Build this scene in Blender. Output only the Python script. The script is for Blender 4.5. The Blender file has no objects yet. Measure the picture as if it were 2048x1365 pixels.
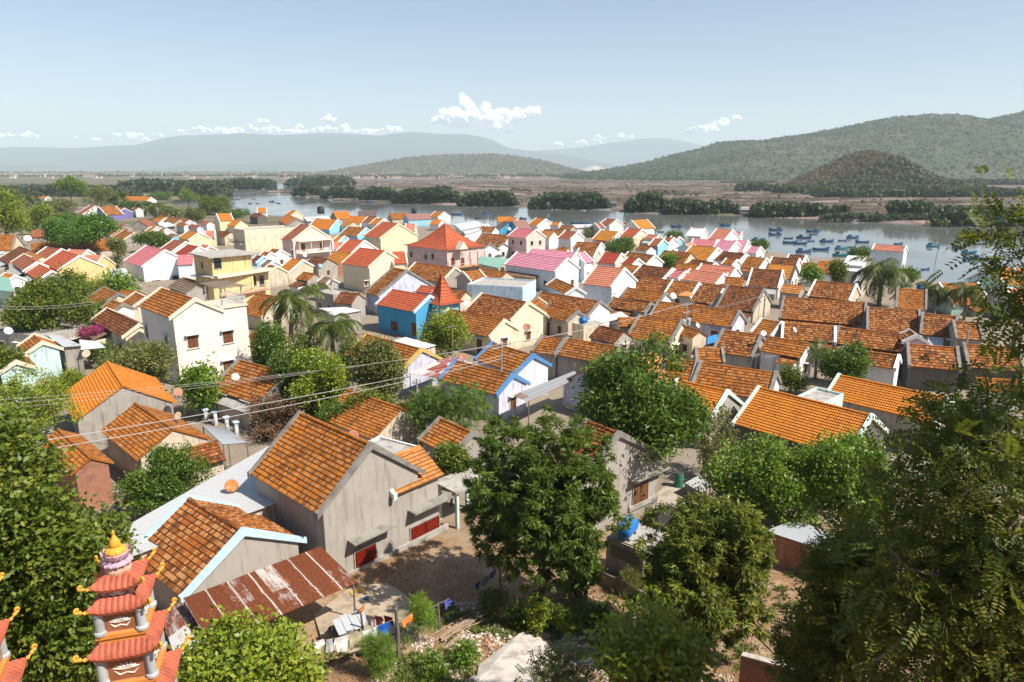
import bpy, bmesh, math, random
import numpy as np
from mathutils import Vector, Matrix

# ------------------------------------------------------------------ camera, sky, sun, exposure
S = bpy.context.scene
CAM_Z = 25.0
PITCH = math.radians(14.14)
FPX = 1365.0                                   # focal length in pixels of a 2048 px wide frame
cam_d = bpy.data.cameras.new('camera'); cam = bpy.data.objects.new('camera', cam_d)
S.collection.objects.link(cam); S.camera = cam
cam.location = (0, 0, CAM_Z); cam.rotation_euler = (math.pi/2 - PITCH, 0, 0)
cam_d.sensor_width = 36; cam_d.lens = 36*FPX/2048; cam_d.clip_start = 0.3; cam_d.clip_end = 200000

SUN_ELEV = math.radians(50); SUN_DIR_XY = Vector((0.90, -0.44)).normalized()
W = bpy.data.worlds.new('World'); S.world = W; W.use_nodes = True
nt = W.node_tree; nt.nodes.clear()
sky = nt.nodes.new('ShaderNodeTexSky'); sky.sky_type = 'NISHITA'; sky.sun_disc = False
sky.sun_elevation = SUN_ELEV
sky.sun_rotation = math.atan2(SUN_DIR_XY.x, SUN_DIR_XY.y)
sky.altitude = 0; sky.air_density = 1.0; sky.dust_density = 0.6; sky.ozone_density = 1.5
bg = nt.nodes.new('ShaderNodeBackground'); bg.inputs['Strength'].default_value = 0.083
out = nt.nodes.new('ShaderNodeOutputWorld')
nt.links.new(sky.outputs[0], bg.inputs[0]); nt.links.new(bg.outputs[0], out.inputs[0])

sun_d = bpy.data.lights.new('sun', 'SUN'); sun = bpy.data.objects.new('sun', sun_d)
S.collection.objects.link(sun)
sun_d.energy = 5.0; sun_d.angle = math.radians(0.5); sun_d.color = (1.0, 0.93, 0.82)
to_sun = Vector((SUN_DIR_XY.x*math.cos(SUN_ELEV), SUN_DIR_XY.y*math.cos(SUN_ELEV), math.sin(SUN_ELEV)))
sun.rotation_euler = to_sun.to_track_quat('Z', 'Y').to_euler(); sun.location = to_sun*300

S.view_settings.view_transform = 'Standard'; S.view_settings.look = 'None'
S.view_settings.exposure = 0.70; S.view_settings.gamma = 1.0
S.render.engine = 'CYCLES'
S.cycles.max_bounces = 6; S.cycles.diffuse_bounces = 3; S.cycles.glossy_bounces = 3
S.cycles.transmission_bounces = 3; S.cycles.volume_bounces = 1; S.cycles.transparent_max_bounces = 6
S.cycles.caustics_reflective = False; S.cycles.caustics_refractive = False
# ------------------------------------------------------------------ helpers
COL = S.collection
ST, CT = math.sin(PITCH), math.cos(PITCH)
def ray(px, py):
    x = (px-1024)/FPX; d = (py-682.5)/FPX
    return Vector((x, CT - d*ST, -ST - d*CT))
PROF = [(-60, 24), (0, 19), (5, 15.5), (10, 11.4), (16, 7.4), (21, 5.0), (26, 3.6), (31, 2.9), (40, 2.3), (80, 1.6), (130, 1.3),
        (230, 1.1), (400, 0.8), (60000, 0.8)]
PX_, PZ_ = np.array([p[0] for p in PROF], float), np.array([p[1] for p in PROF], float)
def ground(y): return float(np.interp(y, PX_, PZ_))
def pix(px, py, h=0.0):
    """point on the sight line of a photo pixel, h metres above the ground there"""
    d = ray(px, py); lo, hi = 2.0, 30000.0
    f = lambda t: CAM_Z + d.z*t - (ground(d.y*t) + h)
    if f(hi) > 0: return Vector((0, 0, CAM_Z)) + d*hi
    for _ in range(60):
        m = (lo+hi)/2
        if f(m) > 0: lo = m
        else: hi = m
    return Vector((0, 0, CAM_Z)) + d*lo
def pixz(px, py, z):
    d = ray(px, py); return Vector((0, 0, CAM_Z)) + d*((z-CAM_Z)/d.z)
def pixy(px, py, Y):
    d = ray(px, py); return Vector((0, 0, CAM_Z)) + d*(Y/d.y)
REG = {'R3': (0, 350, 3.9), 'R4': (512, 350, 3.9), 'R5': (1024, 350, 3.9), 'R6': (1536, 350, 3.9),
       'S1': (0, 650, 3.791), 'S2': (512, 650, 3.791), 'S3': (1024, 650, 3.791), 'S4': (1536, 650, 3.791),
       'T1': (0, 1000, 3.74), 'T2': (512, 1000, 3.74), 'T3': (1024, 1000, 3.74), 'T4': (1536, 1000, 3.74), 'P': (0, 0, 1)}
def rp(reg, x, y):
    a, b, s = REG[reg]; return (a + x/s, b + y/s)

def link(o, parent=None):
    COL.objects.link(o)
    if parent is not None: o.parent = parent
    return o
def tag(o, label=None, cat=None, group=None, kind=None):
    if label: o['label'] = label
    if cat: o['category'] = cat; o['kind'] = 'thing'
    if group: o['group'] = group
    if kind: o['kind'] = kind
    return o
def empty(name, loc, rz=0.0, label=None, cat=None, group=None):
    o = bpy.data.objects.new(name, None); o.empty_display_size = 0.3
    o.location = loc; o.rotation_euler = (0, 0, rz); link(o)
    return tag(o, label, cat, group)
def copy_tree(o, parent=None):
    c = o.copy(); COL.objects.link(c); c.parent = parent
    for ch in list(o.children): copy_tree(ch, c)
    return c

class MB:
    """collects geometry, then builds it as ONE mesh object"""
    def __init__(s): s.v = []; s.f = []; s.uv = []; s.smooth = False
    def face(s, pts, uvs=None):
        n = len(s.v); s.v += [tuple(p) for p in pts]; s.f.append(tuple(range(n, n+len(pts))))
        s.uv.append(uvs or [(p[0]+p[1], p[2]) for p in pts]); return s
    def box(s, x0, x1, y0, y1, z0, z1, M=None):
        c = [(x0,y0,z0),(x1,y0,z0),(x1,y1,z0),(x0,y1,z0),(x0,y0,z1),(x1,y0,z1),(x1,y1,z1),(x0,y1,z1)]
        if M is not None: c = [tuple(M @ Vector(p)) for p in c]
        for q in ((0,3,2,1),(4,5,6,7),(0,1,5,4),(1,2,6,5),(2,3,7,6),(3,0,4,7)): s.face([c[i] for i in q])
        return s
    def tube(s, pts, r, n=6, cap=True):
        pts = [Vector(p) for p in pts]; m = len(pts)
        rr = r if isinstance(r, (list, tuple)) else [r]*m
        rings = []; up0 = Vector((0.31, 0.17, 0.93))
        for i, p in enumerate(pts):
            d = (pts[min(i+1, m-1)] - pts[max(i-1, 0)])
            d = d.normalized() if d.length > 1e-9 else Vector((0, 0, 1))
            a = d.cross(up0)
            if a.length < 0.1: a = d.cross(Vector((1, 0, 0)))
            a.normalize(); b = d.cross(a)
            rings.append([p + (a*math.cos(2*math.pi*k/n) + b*math.sin(2*math.pi*k/n))*rr[i] for k in range(n)])
        base = len(s.v)
        for R in rings: s.v += [tuple(q) for q in R]
        for i in range(m-1):
            for k in range(n):
                k2 = (k+1) % n
                s.f.append((base+i*n+k, base+i*n+k2, base+(i+1)*n+k2, base+(i+1)*n+k))
                s.uv.append([(k/n, i), ((k+1)/n, i), ((k+1)/n, i+1), (k/n, i+1)])
        if cap:
            for i, o in ((0, 1), (m-1, -1)):
                idx = [base+i*n+k for k in range(n)]
                s.f.append(tuple(idx[::-1] if o == 1 else idx)); s.uv.append([(0, 0)]*n)
        return s
    def lathe(s, prof, n=16, M=None):
        """prof: list of (r, z)"""
        base = len(s.v)
        for r, z in prof:
            for k in range(n):
                p = Vector((r*math.cos(2*math.pi*k/n), r*math.sin(2*math.pi*k/n), z))
                s.v.append(tuple(M @ p if M is not None else p))
        for i in range(len(prof)-1):
            for k in range(n):
                k2 = (k+1) % n
                s.f.append((base+i*n+k, base+i*n+k2, base+(i+1)*n+k2, base+(i+1)*n+k)); s.uv.append([(0, 0)]*4)
        return s
    def prism(s, poly, d0, d1, M=None):
        """poly: (x,z) outline, extruded along y from d0 to d1"""
        a = [Vector((x, d0, z)) for x, z in poly]; b = [Vector((x, d1, z)) for x, z in poly]
        if M is not None: a = [M @ p for p in a]; b = [M @ p for p in b]
        n = len(poly); s.face(a); s.face(b[::-1])
        for i in range(n): s.face([a[i], b[i], b[(i+1) % n], a[(i+1) % n]])
        return s
    def mesh(s, name, mat):
        me = bpy.data.meshes.new(name); me.from_pydata(s.v, [], s.f)
        uvl = me.uv_layers.new(name='UVMap')
        flat = np.array([c for f in s.uv for p in f for c in p], 'f'); uvl.data.foreach_set('uv', flat)
        me.materials.append(mat)
        if s.smooth: me.polygons.foreach_set('use_smooth', [True]*len(me.polygons))
        me.update(); return me
    def build(s, name, mat, parent=None):
        return link(bpy.data.objects.new(name, s.mesh(name, mat)), parent)

def np_mesh(name, V, F, mat, smooth=False):
    """V (n,3), F (m,k) numpy -> mesh datablock, fast"""
    me = bpy.data.meshes.new(name); V = np.asarray(V, 'f'); F = np.asarray(F, 'i')
    m, k = F.shape
    me.vertices.add(len(V)); me.vertices.foreach_set('co', V.ravel())
    me.loops.add(m*k); me.loops.foreach_set('vertex_index', F.ravel())
    me.polygons.add(m); me.polygons.foreach_set('loop_start', np.arange(0, m*k, k, dtype='i'))
    if smooth: me.polygons.foreach_set('use_smooth', np.ones(m, bool))
    me.materials.append(mat); me.update(calc_edges=True); me.validate(); return me

# ------------------------------------------------------------------ materials
class NT:
    def __init__(s, name):
        s.m = bpy.data.materials.new(name); s.m.use_nodes = True; s.t = s.m.node_tree; s.t.nodes.clear()
        s.out = s.n('ShaderNodeOutputMaterial')
    def n(s, typ, **kw):
        x = s.t.nodes.new(typ)
        for k, v in kw.items(): setattr(x, k, v)
        return x
    def l(s, a, b): s.t.links.new(a, b)
    def val(s, sock, v):
        if hasattr(v, 'is_output') or isinstance(v, bpy.types.NodeSocket): s.l(v, sock)
        else: sock.default_value = v
    def math(s, op, a, b=0.0, c=0.0, clamp=False):
        x = s.n('ShaderNodeMath', operation=op); x.use_clamp = clamp
        s.val(x.inputs[0], a); s.val(x.inputs[1], b)
        if len(x.inputs) > 2: s.val(x.inputs[2], c)
        return x.outputs[0]
    def mix(s, f, a, b, blend='MIX'):
        x = s.n('ShaderNodeMix', data_type='RGBA', blend_type=blend); x.clamp_factor = True
        s.val(x.inputs[0], f); s.val(x.inputs[6], a if not isinstance(a, tuple) else c4(a)); s.val(x.inputs[7], b if not isinstance(b, tuple) else c4(b))
        return x.outputs[2]
    def noise(s, vec, scale, detail=3.0, rough=0.6, dist=0.0):
        x = s.n('ShaderNodeTexNoise'); s.l(vec, x.inputs['Vector'])
        x.inputs['Scale'].default_value = scale; x.inputs['Detail'].default_value = detail
        x.inputs['Roughness'].default_value = rough; x.inputs['Distortion'].default_value = dist
        return x.outputs[0]
    def ramp(s, f, stops, interp='LINEAR'):
        x = s.n('ShaderNodeValToRGB'); x.color_ramp.interpolation = interp; s.l(f, x.inputs[0])
        e = x.color_ramp.elements
        while len(e) < len(stops): e.new(0.5)
        for q, (p, c) in zip(e, stops): q.position = p; q.color = c4(c) if isinstance(c, tuple) else (c, c, c, 1)
        return x.outputs[0]
    def step(s, f, lo, hi):
        x = s.n('ShaderNodeMapRange'); x.interpolation_type = 'SMOOTHSTEP'
        s.l(f, x.inputs[0]); x.inputs[1].default_value = lo; x.inputs[2].default_value = hi
        return x.outputs[0]
    def vmul(s, v, sc):
        x = s.n('ShaderNodeVectorMath', operation='MULTIPLY'); s.l(v, x.inputs[0]); x.inputs[1].default_value = sc
        return x.outputs[0]
    def vadd(s, v, w):
        x = s.n('ShaderNodeVectorMath', operation='ADD'); s.l(v, x.inputs[0]); s.val(x.inputs[1], w); return x.outputs[0]
    def objpos(s, rnd=True):
        o = s.n('ShaderNodeTexCoord').outputs['Object']
        if not rnd: return o
        r = s.n('ShaderNodeObjectInfo').outputs['Random']
        return s.vadd(o, s.math('MULTIPLY', r, 97.0))
    def geo(s): return s.n('ShaderNodeNewGeometry').outputs['Position']
    def bsdf(s, col, rough=0.85, spec=0.25, bump=None, bstr=0.4, bdist=0.03, metal=0.0):
        p = s.n('ShaderNodeBsdfPrincipled'); s.val(p.inputs['Base Color'], c4(col) if isinstance(col, tuple) else col)
        s.val(p.inputs['Roughness'], rough); p.inputs['Specular IOR Level'].default_value = spec
        s.val(p.inputs['Metallic'], metal)
        if bump is not None:
            b = s.n('ShaderNodeBump'); b.inputs['Strength'].default_value = bstr; b.inputs['Distance'].default_value = bdist
            s.l(bump, b.inputs['Height']); s.l(b.outputs[0], p.inputs['Normal'])
        s.l(p.outputs[0], s.out.inputs[0]); return p
def c4(c): return (c[0], c[1], c[2], 1.0)
_M = {}
def cached(fn):
    def g(*a):
        k = (fn.__name__,)+a
        if k not in _M: _M[k] = fn(*a)
        return _M[k]
    return g

@cached
def stucco(name, col, dirt=0.5):
    dirt = min(1.0, dirt*1.25+.1)
    t = NT(name); o = t.objpos()
    n1 = t.noise(o, 0.8, 5, 0.65); n2 = t.noise(t.vmul(o, (2.2, 2.2, 0.25)), 1.6, 4, 0.6); n3 = t.noise(o, 14, 3, 0.6)
    c = t.mix(t.math('MULTIPLY', t.step(n1, 0.42, 0.68), 0.7*dirt), col, tuple(x*0.62+0.02 for x in col))
    c = t.mix(t.math('MULTIPLY', t.step(n2, 0.50, 0.70), 0.95*dirt), c, (col[0]*0.42, col[1]*0.40, col[2]*0.37))
    z = t.n('ShaderNodeSeparateXYZ'); t.l(t.n('ShaderNodeTexCoord').outputs['Object'], z.inputs[0])
    foot = t.math('MULTIPLY', t.math('SUBTRACT', 1.0, t.step(t.math('ADD', z.outputs[2], t.math('MULTIPLY', n1, -1.2)), -0.5, 0.6)), 0.5*dirt)
    c = t.mix(foot, c, (0.16, 0.14, 0.11))
    c = t.mix(t.math('MULTIPLY', n3, 0.14), c, tuple(x*0.7 for x in col))
    t.bsdf(c, 0.9, 0.15, n3, 0.25, 0.01); return t.m

@cached
def tiles(name, cols, stain, stain_amt, tan_amt):
    """clay tiles: UV is in tile units, so every tile gets its own shade; lichen grows in patches"""
    t = NT(name); uv = t.n('ShaderNodeUVMap').outputs[0]; o = t.objpos()
    fl = t.n('ShaderNodeVectorMath', operation='FLOOR'); t.l(uv, fl.inputs[0])
    rnd = t.n('ShaderNodeObjectInfo').outputs['Random']
    wn = t.n('ShaderNodeTexWhiteNoise', noise_dimensions='3D'); t.l(t.vadd(fl.outputs[0], t.math('MULTIPLY', rnd, 53.0)), wn.inputs[0])
    base = t.ramp(wn.outputs[0], [(0.0, cols[0]), (0.35, cols[1]), (0.7, cols[2]), (1.0, cols[3])])
    n1 = t.noise(o, 0.45, 6, 0.68); n2 = t.noise(o, 2.3, 5, 0.7); wn2 = t.math('MULTIPLY', wn.outputs[0], 0.22)
    s = t.step(t.math('ADD', t.math('ADD', t.math('MULTIPLY', n1, 0.65), t.math('MULTIPLY', n2, 0.35)), t.math('SUBTRACT', wn2, 0.11)), 0.41, 0.59)
    c = t.mix(t.math('MULTIPLY', s, stain_amt), base, stain)
    # paler, sun bleached tiles in drifts
    wn3 = t.n('ShaderNodeTexWhiteNoise', noise_dimensions='3D'); t.l(t.vadd(fl.outputs[0], (7.3, 3.1, 1.7)), wn3.inputs[0])
    pale = t.math('MULTIPLY', t.step(t.math('ADD', t.math('MULTIPLY', wn3.outputs[0], 0.5), t.math('MULTIPLY', t.noise(o, 0.9, 4, 0.6), 0.8)), 0.62, 0.92), tan_amt)
    c = t.mix(pale, c, (0.50, 0.235, 0.085))
    # dark line where each course laps the next
    fr = t.n('ShaderNodeVectorMath', operation='FRACTION'); t.l(uv, fr.inputs[0])
    sx = t.n('ShaderNodeSeparateXYZ'); t.l(fr.outputs[0], sx.inputs[0])
    lap = t.math('MULTIPLY', t.math('MAXIMUM', t.step(sx.outputs[1], 0.80, 0.97), t.math('SUBTRACT', 1.0, t.step(sx.outputs[1], 0.0, 0.14))), 0.74)
    c = t.mix(lap, c, (0.07, 0.035, 0.02))
    gap = t.math('MULTIPLY', t.step(t.math('ABSOLUTE', t.math('SUBTRACT', sx.outputs[0], 0.5)), 0.40, 0.5), 0.45)
    c = t.mix(gap, c, (0.09, 0.045, 0.03))
    hgt = t.math('ADD', t.math('SINE', t.math('MULTIPLY', sx.outputs[0], math.pi)), t.math('MULTIPLY', n2, 0.3))
    t.bsdf(c, 0.85, 0.2, hgt, 0.6, 0.03); return t.m
def rc(*c): return tuple(c)
ROOF = {
 'old':    tiles('weathered_brown_tiles', (rc(0.219,0.062,0.013), rc(0.307,0.092,0.015), rc(0.380,0.122,0.020), rc(0.175,0.055,0.015)), rc(0.062,0.026,0.013), 0.78, 0.75),
 'dark':   tiles('dark_brown_tiles', (rc(0.153,0.042,0.014), rc(0.214,0.061,0.018), rc(0.260,0.076,0.021), rc(0.115,0.038,0.018)), rc(0.046,0.022,0.014), 0.8, 0.35),
 'oldor':  tiles('weathered_orange_tiles', (rc(0.341,0.103,0.013), rc(0.423,0.137,0.015), rc(0.464,0.165,0.019), rc(0.259,0.079,0.013)), rc(0.109,0.039,0.012), 0.72, 0.5),
 'orange': tiles('orange_tiles', (rc(0.583,0.181,0.015), rc(0.631,0.204,0.017), rc(0.615,0.219,0.027), rc(0.518,0.151,0.015)), rc(0.340,0.106,0.017), 0.4, 0.2),
 'yellow': tiles('ochre_tiles', (rc(0.616,0.238,0.022), rc(0.651,0.271,0.030), rc(0.581,0.213,0.022), rc(0.510,0.180,0.022)), rc(0.317,0.123,0.022), 0.45, 0.35),
 'peach':  tiles('pale_orange_tiles', (rc(0.535,0.217,0.062), rc(0.583,0.248,0.072), rc(0.502,0.194,0.050), rc(0.454,0.163,0.043)), rc(0.275,0.108,0.036), 0.4, 0.4),
 'red':    tiles('red_painted_tiles', (rc(.50,.095,.035), rc(.56,.115,.045), rc(.60,.14,.06), rc(.44,.08,.035)), rc(.34,.075,.045), 0.45, 0.15),
 'salmon': tiles('salmon_tiles', (rc(.60,.20,.12), rc(.64,.23,.145), rc(.67,.27,.18), rc(.54,.17,.10)), rc(.40,.15,.10), 0.45, 0.2),
 'pink':   tiles('pink_tiles', (rc(.62,.17,.19), rc(.66,.20,.225), rc(.69,.25,.27), rc(.56,.14,.16)), rc(.50,.12,.15), 0.25, 0.05),
 'lilac':  tiles('lilac_pink_tiles', (rc(.66,.24,.33), rc(.70,.28,.37), rc(.72,.33,.42), rc(.60,.20,.29)), rc(.50,.20,.26), 0.25, 0.05),
 'rust':   tiles('rust_red_tiles', (rc(0.342,0.093,0.048), rc(0.396,0.119,0.064), rc(0.432,0.145,0.080), rc(0.288,0.076,0.040)), rc(0.180,0.060,0.036), 0.5, 0.2),
 'maroon': tiles('dark_red_tiles', (rc(.38,.045,.025), rc(.44,.055,.03), rc(.46,.07,.035), rc(.32,.04,.025)), rc(.2,.04,.03), 0.4, 0.08),
 'slate':  tiles('dark_grey_tiles', (rc(.14,.10,.095), rc(.17,.125,.115), rc(.19,.14,.13), rc(.12,.09,.085)), rc(.09,.07,.065), 0.4, 0.0),
 'mauve':  tiles('mauve_brown_tiles', (rc(.33,.17,.15), rc(.36,.19,.17), rc(.39,.21,.18), rc(.3,.15,.13)), rc(.24,.13,.12), 0.4, 0.05),
 'greyt':  tiles('grey_weathered_tiles', (rc(.20,.15,.11), rc(.26,.19,.14), rc(.3,.2,.14), rc(.16,.12,.09)), rc(.1,.08,.06), 0.6, 0.3),
}
WALLC = {'white': (.80,.79,.76), 'creamw': (.80,.71,.63), 'paleb': (.58,.72,.80), 'cream': (.78,.66,.48), 'beige': (.62,.53,.41), 'grey': (.40,.365,.325), 'pink': (.76,.56,.49), 'rose': (.70,.52,.48),
 'yellow': (.78,.58,.28), 'paley': (.80,.70,.45), 'blue': (.075,.36,.60), 'ltblue': (.30,.60,.78), 'lav': (.60,.60,.72), 'teal': (.32,.62,.64),
 'dark': (.14,.125,.11), 'brick': (.42,.19,.10), 'whiteb': (.70,.76,.80), 'green': (.50,.68,.60), 'purple': (.20,.18,.42), 'mint': (.55,.74,.70)}
def wallm(k, dirt=0.5): return brickm('brick_wall') if k == 'brick' else stucco('render_'+{'ltblue':'pale_blue','paley':'pale_yellow','whiteb':'bluish_white','lav':'lavender'}.get(k, k), WALLC[k], dirt)
@cached
def plain(name, col, rough=0.6, spec=0.3, metal=0.0, var=0.25):
    t = NT(name); o = t.objpos(); n = t.noise(o, 3.0, 4, 0.65)
    c = t.mix(t.math('MULTIPLY', t.step(n, 0.4, 0.75), var*2), col, tuple(x*0.6 for x in col))
    t.bsdf(c, rough, spec, metal=metal); return t.m
@cached
def wood(name, col):
    t = NT(name); o = t.objpos(); n = t.noise(t.vmul(o, (9, 9, 0.9)), 2.0, 5, 0.7)
    c = t.mix(t.step(n, 0.35, 0.75), col, tuple(x*0.45 for x in col)); t.bsdf(c, 0.75, 0.2, n, 0.4, 0.01); return t.m
@cached
def concrete(name, col=(.34,.32,.29)):
    t = NT(name); o = t.objpos(); n = t.noise(o, 1.4, 6, 0.7); n2 = t.noise(o, 22, 3, 0.6)
    c = t.mix(t.step(n, 0.42, 0.7), col, tuple(x*0.5 for x in col)); c = t.mix(t.math('MULTIPLY', n2, 0.3), c, tuple(x*0.75 for x in col))
    t.bsdf(c, 0.92, 0.15, n2, 0.4, 0.015); return t.m
@cached
def corrugated(name, clean, rust, amt):
    """corrugated iron; rust spreads in streaks down the sheet (UV v runs down the slope, u across)"""
    t = NT(name); uv = t.n('ShaderNodeUVMap').outputs[0]; o = t.objpos()
    fl = t.n('ShaderNodeVectorMath', operation='FLOOR'); t.l(t.vmul(uv, (1.15, 0.45, 1)), fl.inputs[0])
    wn = t.n('ShaderNodeTexWhiteNoise', noise_dimensions='3D'); t.l(fl.outputs[0], wn.inputs[0])
    n1 = t.noise(t.vmul(uv, (2.4, 0.7, 1)), 1.2, 6, 0.7); n2 = t.noise(uv, 9, 4, 0.7)
    r = t.step(t.math('ADD', t.math('MULTIPLY', n1, 0.55), t.math('ADD', t.math('MULTIPLY', wn.outputs[0], 0.5), t.math('MULTIPLY', n2, 0.18))), 0.92-amt*0.75, 1.08-amt*0.75)
    if amt > .6:
        sx = t.n('ShaderNodeSeparateXYZ'); t.l(uv, sx.inputs[0]); fu = t.math('FRACT', t.math('MULTIPLY', t.math('ADD', sx.outputs[0], t.math('MULTIPLY', n1, .25)), 0.95))
        r = t.math('MULTIPLY', r, t.step(t.math('ABSOLUTE', t.math('SUBTRACT', fu, 0.1)), 0.012, 0.05))
    rc_ = t.mix(t.step(n2, 0.3, 0.7), rust, tuple(x*0.45 for x in rust)); rc_ = t.mix(t.math('MULTIPLY', t.step(n1, 0.55, 0.75), 0.75), rc_, (0.52, 0.19, 0.045))
    c = t.mix(r, t.mix(t.math('MULTIPLY', n2, 0.35), clean, tuple(x*0.6 for x in clean)), rc_)
    t.bsdf(c, 0.6, 0.35); return t.m
@cached
def brickm(name):
    t = NT(name); o = t.objpos(False); b = t.n('ShaderNodeTexBrick'); cx = t.n('ShaderNodeSeparateXYZ'); t.l(o, cx.inputs[0])
    co = t.n('ShaderNodeCombineXYZ'); t.l(t.math('ADD', cx.outputs[0], cx.outputs[1]), co.inputs[0]); t.l(cx.outputs[2], co.inputs[1])
    t.l(co.outputs[0], b.inputs['Vector']); b.inputs['Scale'].default_value = 1.0; b.inputs['Brick Width'].default_value = 0.22; b.inputs['Row Height'].default_value = 0.08
    b.inputs['Mortar Size'].default_value = 0.009; b.inputs['Color1'].default_value = (.42,.15,.075,1); b.inputs['Color2'].default_value = (.30,.10,.055,1); b.inputs['Mortar'].default_value = (.32,.27,.22,1)
    n = t.noise(o, 1.5, 5, 0.65); c = t.mix(t.math('MULTIPLY', t.step(n, 0.45, 0.7), 0.6), b.outputs[0], (.16, .10, .075))
    t.bsdf(c, 0.9, 0.15, b.outputs[1], 0.5, -0.01); return t.m
@cached
def foliage(name, c1, c2, c3, rough=0.42, trans=0.35):
    """leaves: each leaf its own green, drifts of older and younger growth, a little light through the blade"""
    t = NT(name); g = t.n('ShaderNodeNewGeometry'); r = g.outputs['Random Per Island']; o = t.objpos()
    n = t.noise(o, 0.9, 3, 0.6)
    f = t.math('ADD', t.math('MULTIPLY', r, 0.6), t.math('MULTIPLY', t.step(n, 0.35, 0.7), 0.4))
    c = t.ramp(f, [(0.05, c1), (0.5, c2), (0.95, c3)])
    p = t.n('ShaderNodeBsdfPrincipled'); t.l(c, p.inputs['Base Color']); p.inputs['Roughness'].default_value = rough
    p.inputs['Specular IOR Level'].default_value = 0.38
    tr = t.n('ShaderNodeBsdfTranslucent'); t.l(t.mix(0.5, c, (0.20, 0.22, 0.015)), tr.inputs[0])
    m = t.n('ShaderNodeMixShader'); m.inputs[0].default_value = trans
    t.l(p.outputs[0], m.inputs[1]); t.l(tr.outputs[0], m.inputs[2]); t.l(m.outputs[0], t.out.inputs[0]); return t.m
@cached
def barkm(name, col=(.17, .125, .09)):
    t = NT(name); o = t.objpos(); n = t.noise(t.vmul(o, (6, 6, 1.5)), 2.0, 5, 0.7)
    t.bsdf(t.mix(t.step(n, 0.35, 0.7), col, tuple(x*0.4 for x in col)), 0.9, 0.15, n, 0.5, 0.02); return t.m
# ------------------------------------------------------------------ ground, river, hills
RNG = np.random.default_rng(7)
def snoise(x, y, seed=0, octs=4, f=1.0):
    """cheap smooth pseudo noise, about -1..1"""
    r = np.random.default_rng(seed); s = 0; a = 1.0; tot = 0
    for o in range(octs):
        for k in range(3):
            th = r.uniform(0, 6.28); ph = r.uniform(0, 6.28); ff = f*2**o*r.uniform(.7, 1.3)
            s = s + a*np.sin((x*np.cos(th)+y*np.sin(th))*ff+ph + 1.3*np.sin((x*np.sin(th)-y*np.cos(th))*ff*.7+ph*2)); tot += a*0.6
        a *= 0.5
    return s/tot
RIVER_PX = [(330,404),(395,393),(440,384),(540,373),(560,367),(584,365),(588,391),(650,397),(720,402),(915,411),(1030,414),(1215,421),(1260,427),(1480,432),(1520,436),
 (1660,438),(1700,443),(1780,446),(1880,450),(2100,456),(2600,470),(2600,660),(2048,606),(1975,578),(1850,566),(1838,548),(1800,522),(1745,512),(1700,520),(1640,520),(1560,508),
 (1500,494),(1450,487),(1330,475),(1200,470),(1130,464),(1000,460),(900,452),(760,442),(560,434),(480,428),(430,421),(370,413)]
PONDS_PX = [[(1690,412),(1760,408),(1990,404),(2010,428),(1880,434),(1700,436)], [(1480,404),(1600,400),(1640,404),(1500,408)], [(900,374),(1010,371),(1020,375),(905,378)], [(1150,374),(1270,371),(1280,376),(1150,379)], [(1300,390),(1420,387),(1430,393),(1300,396)], [(1050,386),(1180,383),(1190,389),(1055,392)], [(760,376),(900,373),(905,378),(765,380)], [(1440,378),(1550,376),(1550,381),(1440,384)], [(640,371),(760,369),(765,373),(640,375)],
            [(600,383),(720,380),(800,383),(720,388),(610,389)], [(1010,404),(1060,402),(1110,406),(1060,411)], [(1210,396),(1250,394),(1262,412),(1222,414)]]
def poly_world(pp): return np.array([pixz(a, b, 0.0)[:2] for a, b in pp])
RIVER = poly_world(RIVER_PX); PONDS = [poly_world(p) for p in PONDS_PX]
def sdist(P, X, Y):
    n = len(P); d = np.full(X.shape, 1e18); ins = np.zeros(X.shape, bool)
    for i in range(n):
        a = P[i]; b = P[(i+1) % n]; e = b-a; L = (e**2).sum()+1e-9
        t = np.clip(((X-a[0])*e[0]+(Y-a[1])*e[1])/L, 0, 1)
        d = np.minimum(d, (X-a[0]-t*e[0])**2+(Y-a[1]-t*e[1])**2)
        c = ((a[1] > Y) != (b[1] > Y)) & (X < (b[0]-a[0])*(Y-a[1])/(b[1]-a[1]+1e-12)+a[0])
        ins ^= c
    d = np.sqrt(d); return np.where(ins, d, -d)
ys = np.concatenate([np.linspace(-40, 4, 10), np.geomspace(5, 30, 120)[0:], np.geomspace(31, 150, 90), np.geomspace(152, 1100, 190), np.geomspace(1150, 15000, 40)])
us = np.linspace(-1, 1, 281)
YY = np.repeat(ys[:, None], len(us), 1); XX = us[None, :]*(1.25*np.maximum(YY, 0)+55)
ZZ = np.interp(YY, PX_, PZ_)
ZZ = ZZ + 0.10*snoise(XX, YY, 3, 4, 1.1)*np.clip((33-YY)/8, 0, 1) + 0.06*snoise(XX, YY, 4, 3, 0.5)*(YY < 100)
sd = sdist(RIVER, XX, YY)
for p in PONDS: sd = np.maximum(sd, sdist(p, XX, YY))
slope = np.where(sd > 0, 0.5, 0.25)
ZZ = np.where(sd > -6, np.minimum(ZZ, np.clip(-sd*slope, -2.5, 3)+0.0), ZZ)
n0, n1 = ZZ.shape
idx = np.arange(n0*n1).reshape(n0, n1)
F = np.stack([idx[:-1, :-1], idx[:-1, 1:], idx[1:, 1:], idx[1:, :-1]], -1).reshape(-1, 4)
V = np.stack([XX, YY, ZZ], -1).reshape(-1, 3)
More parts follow.
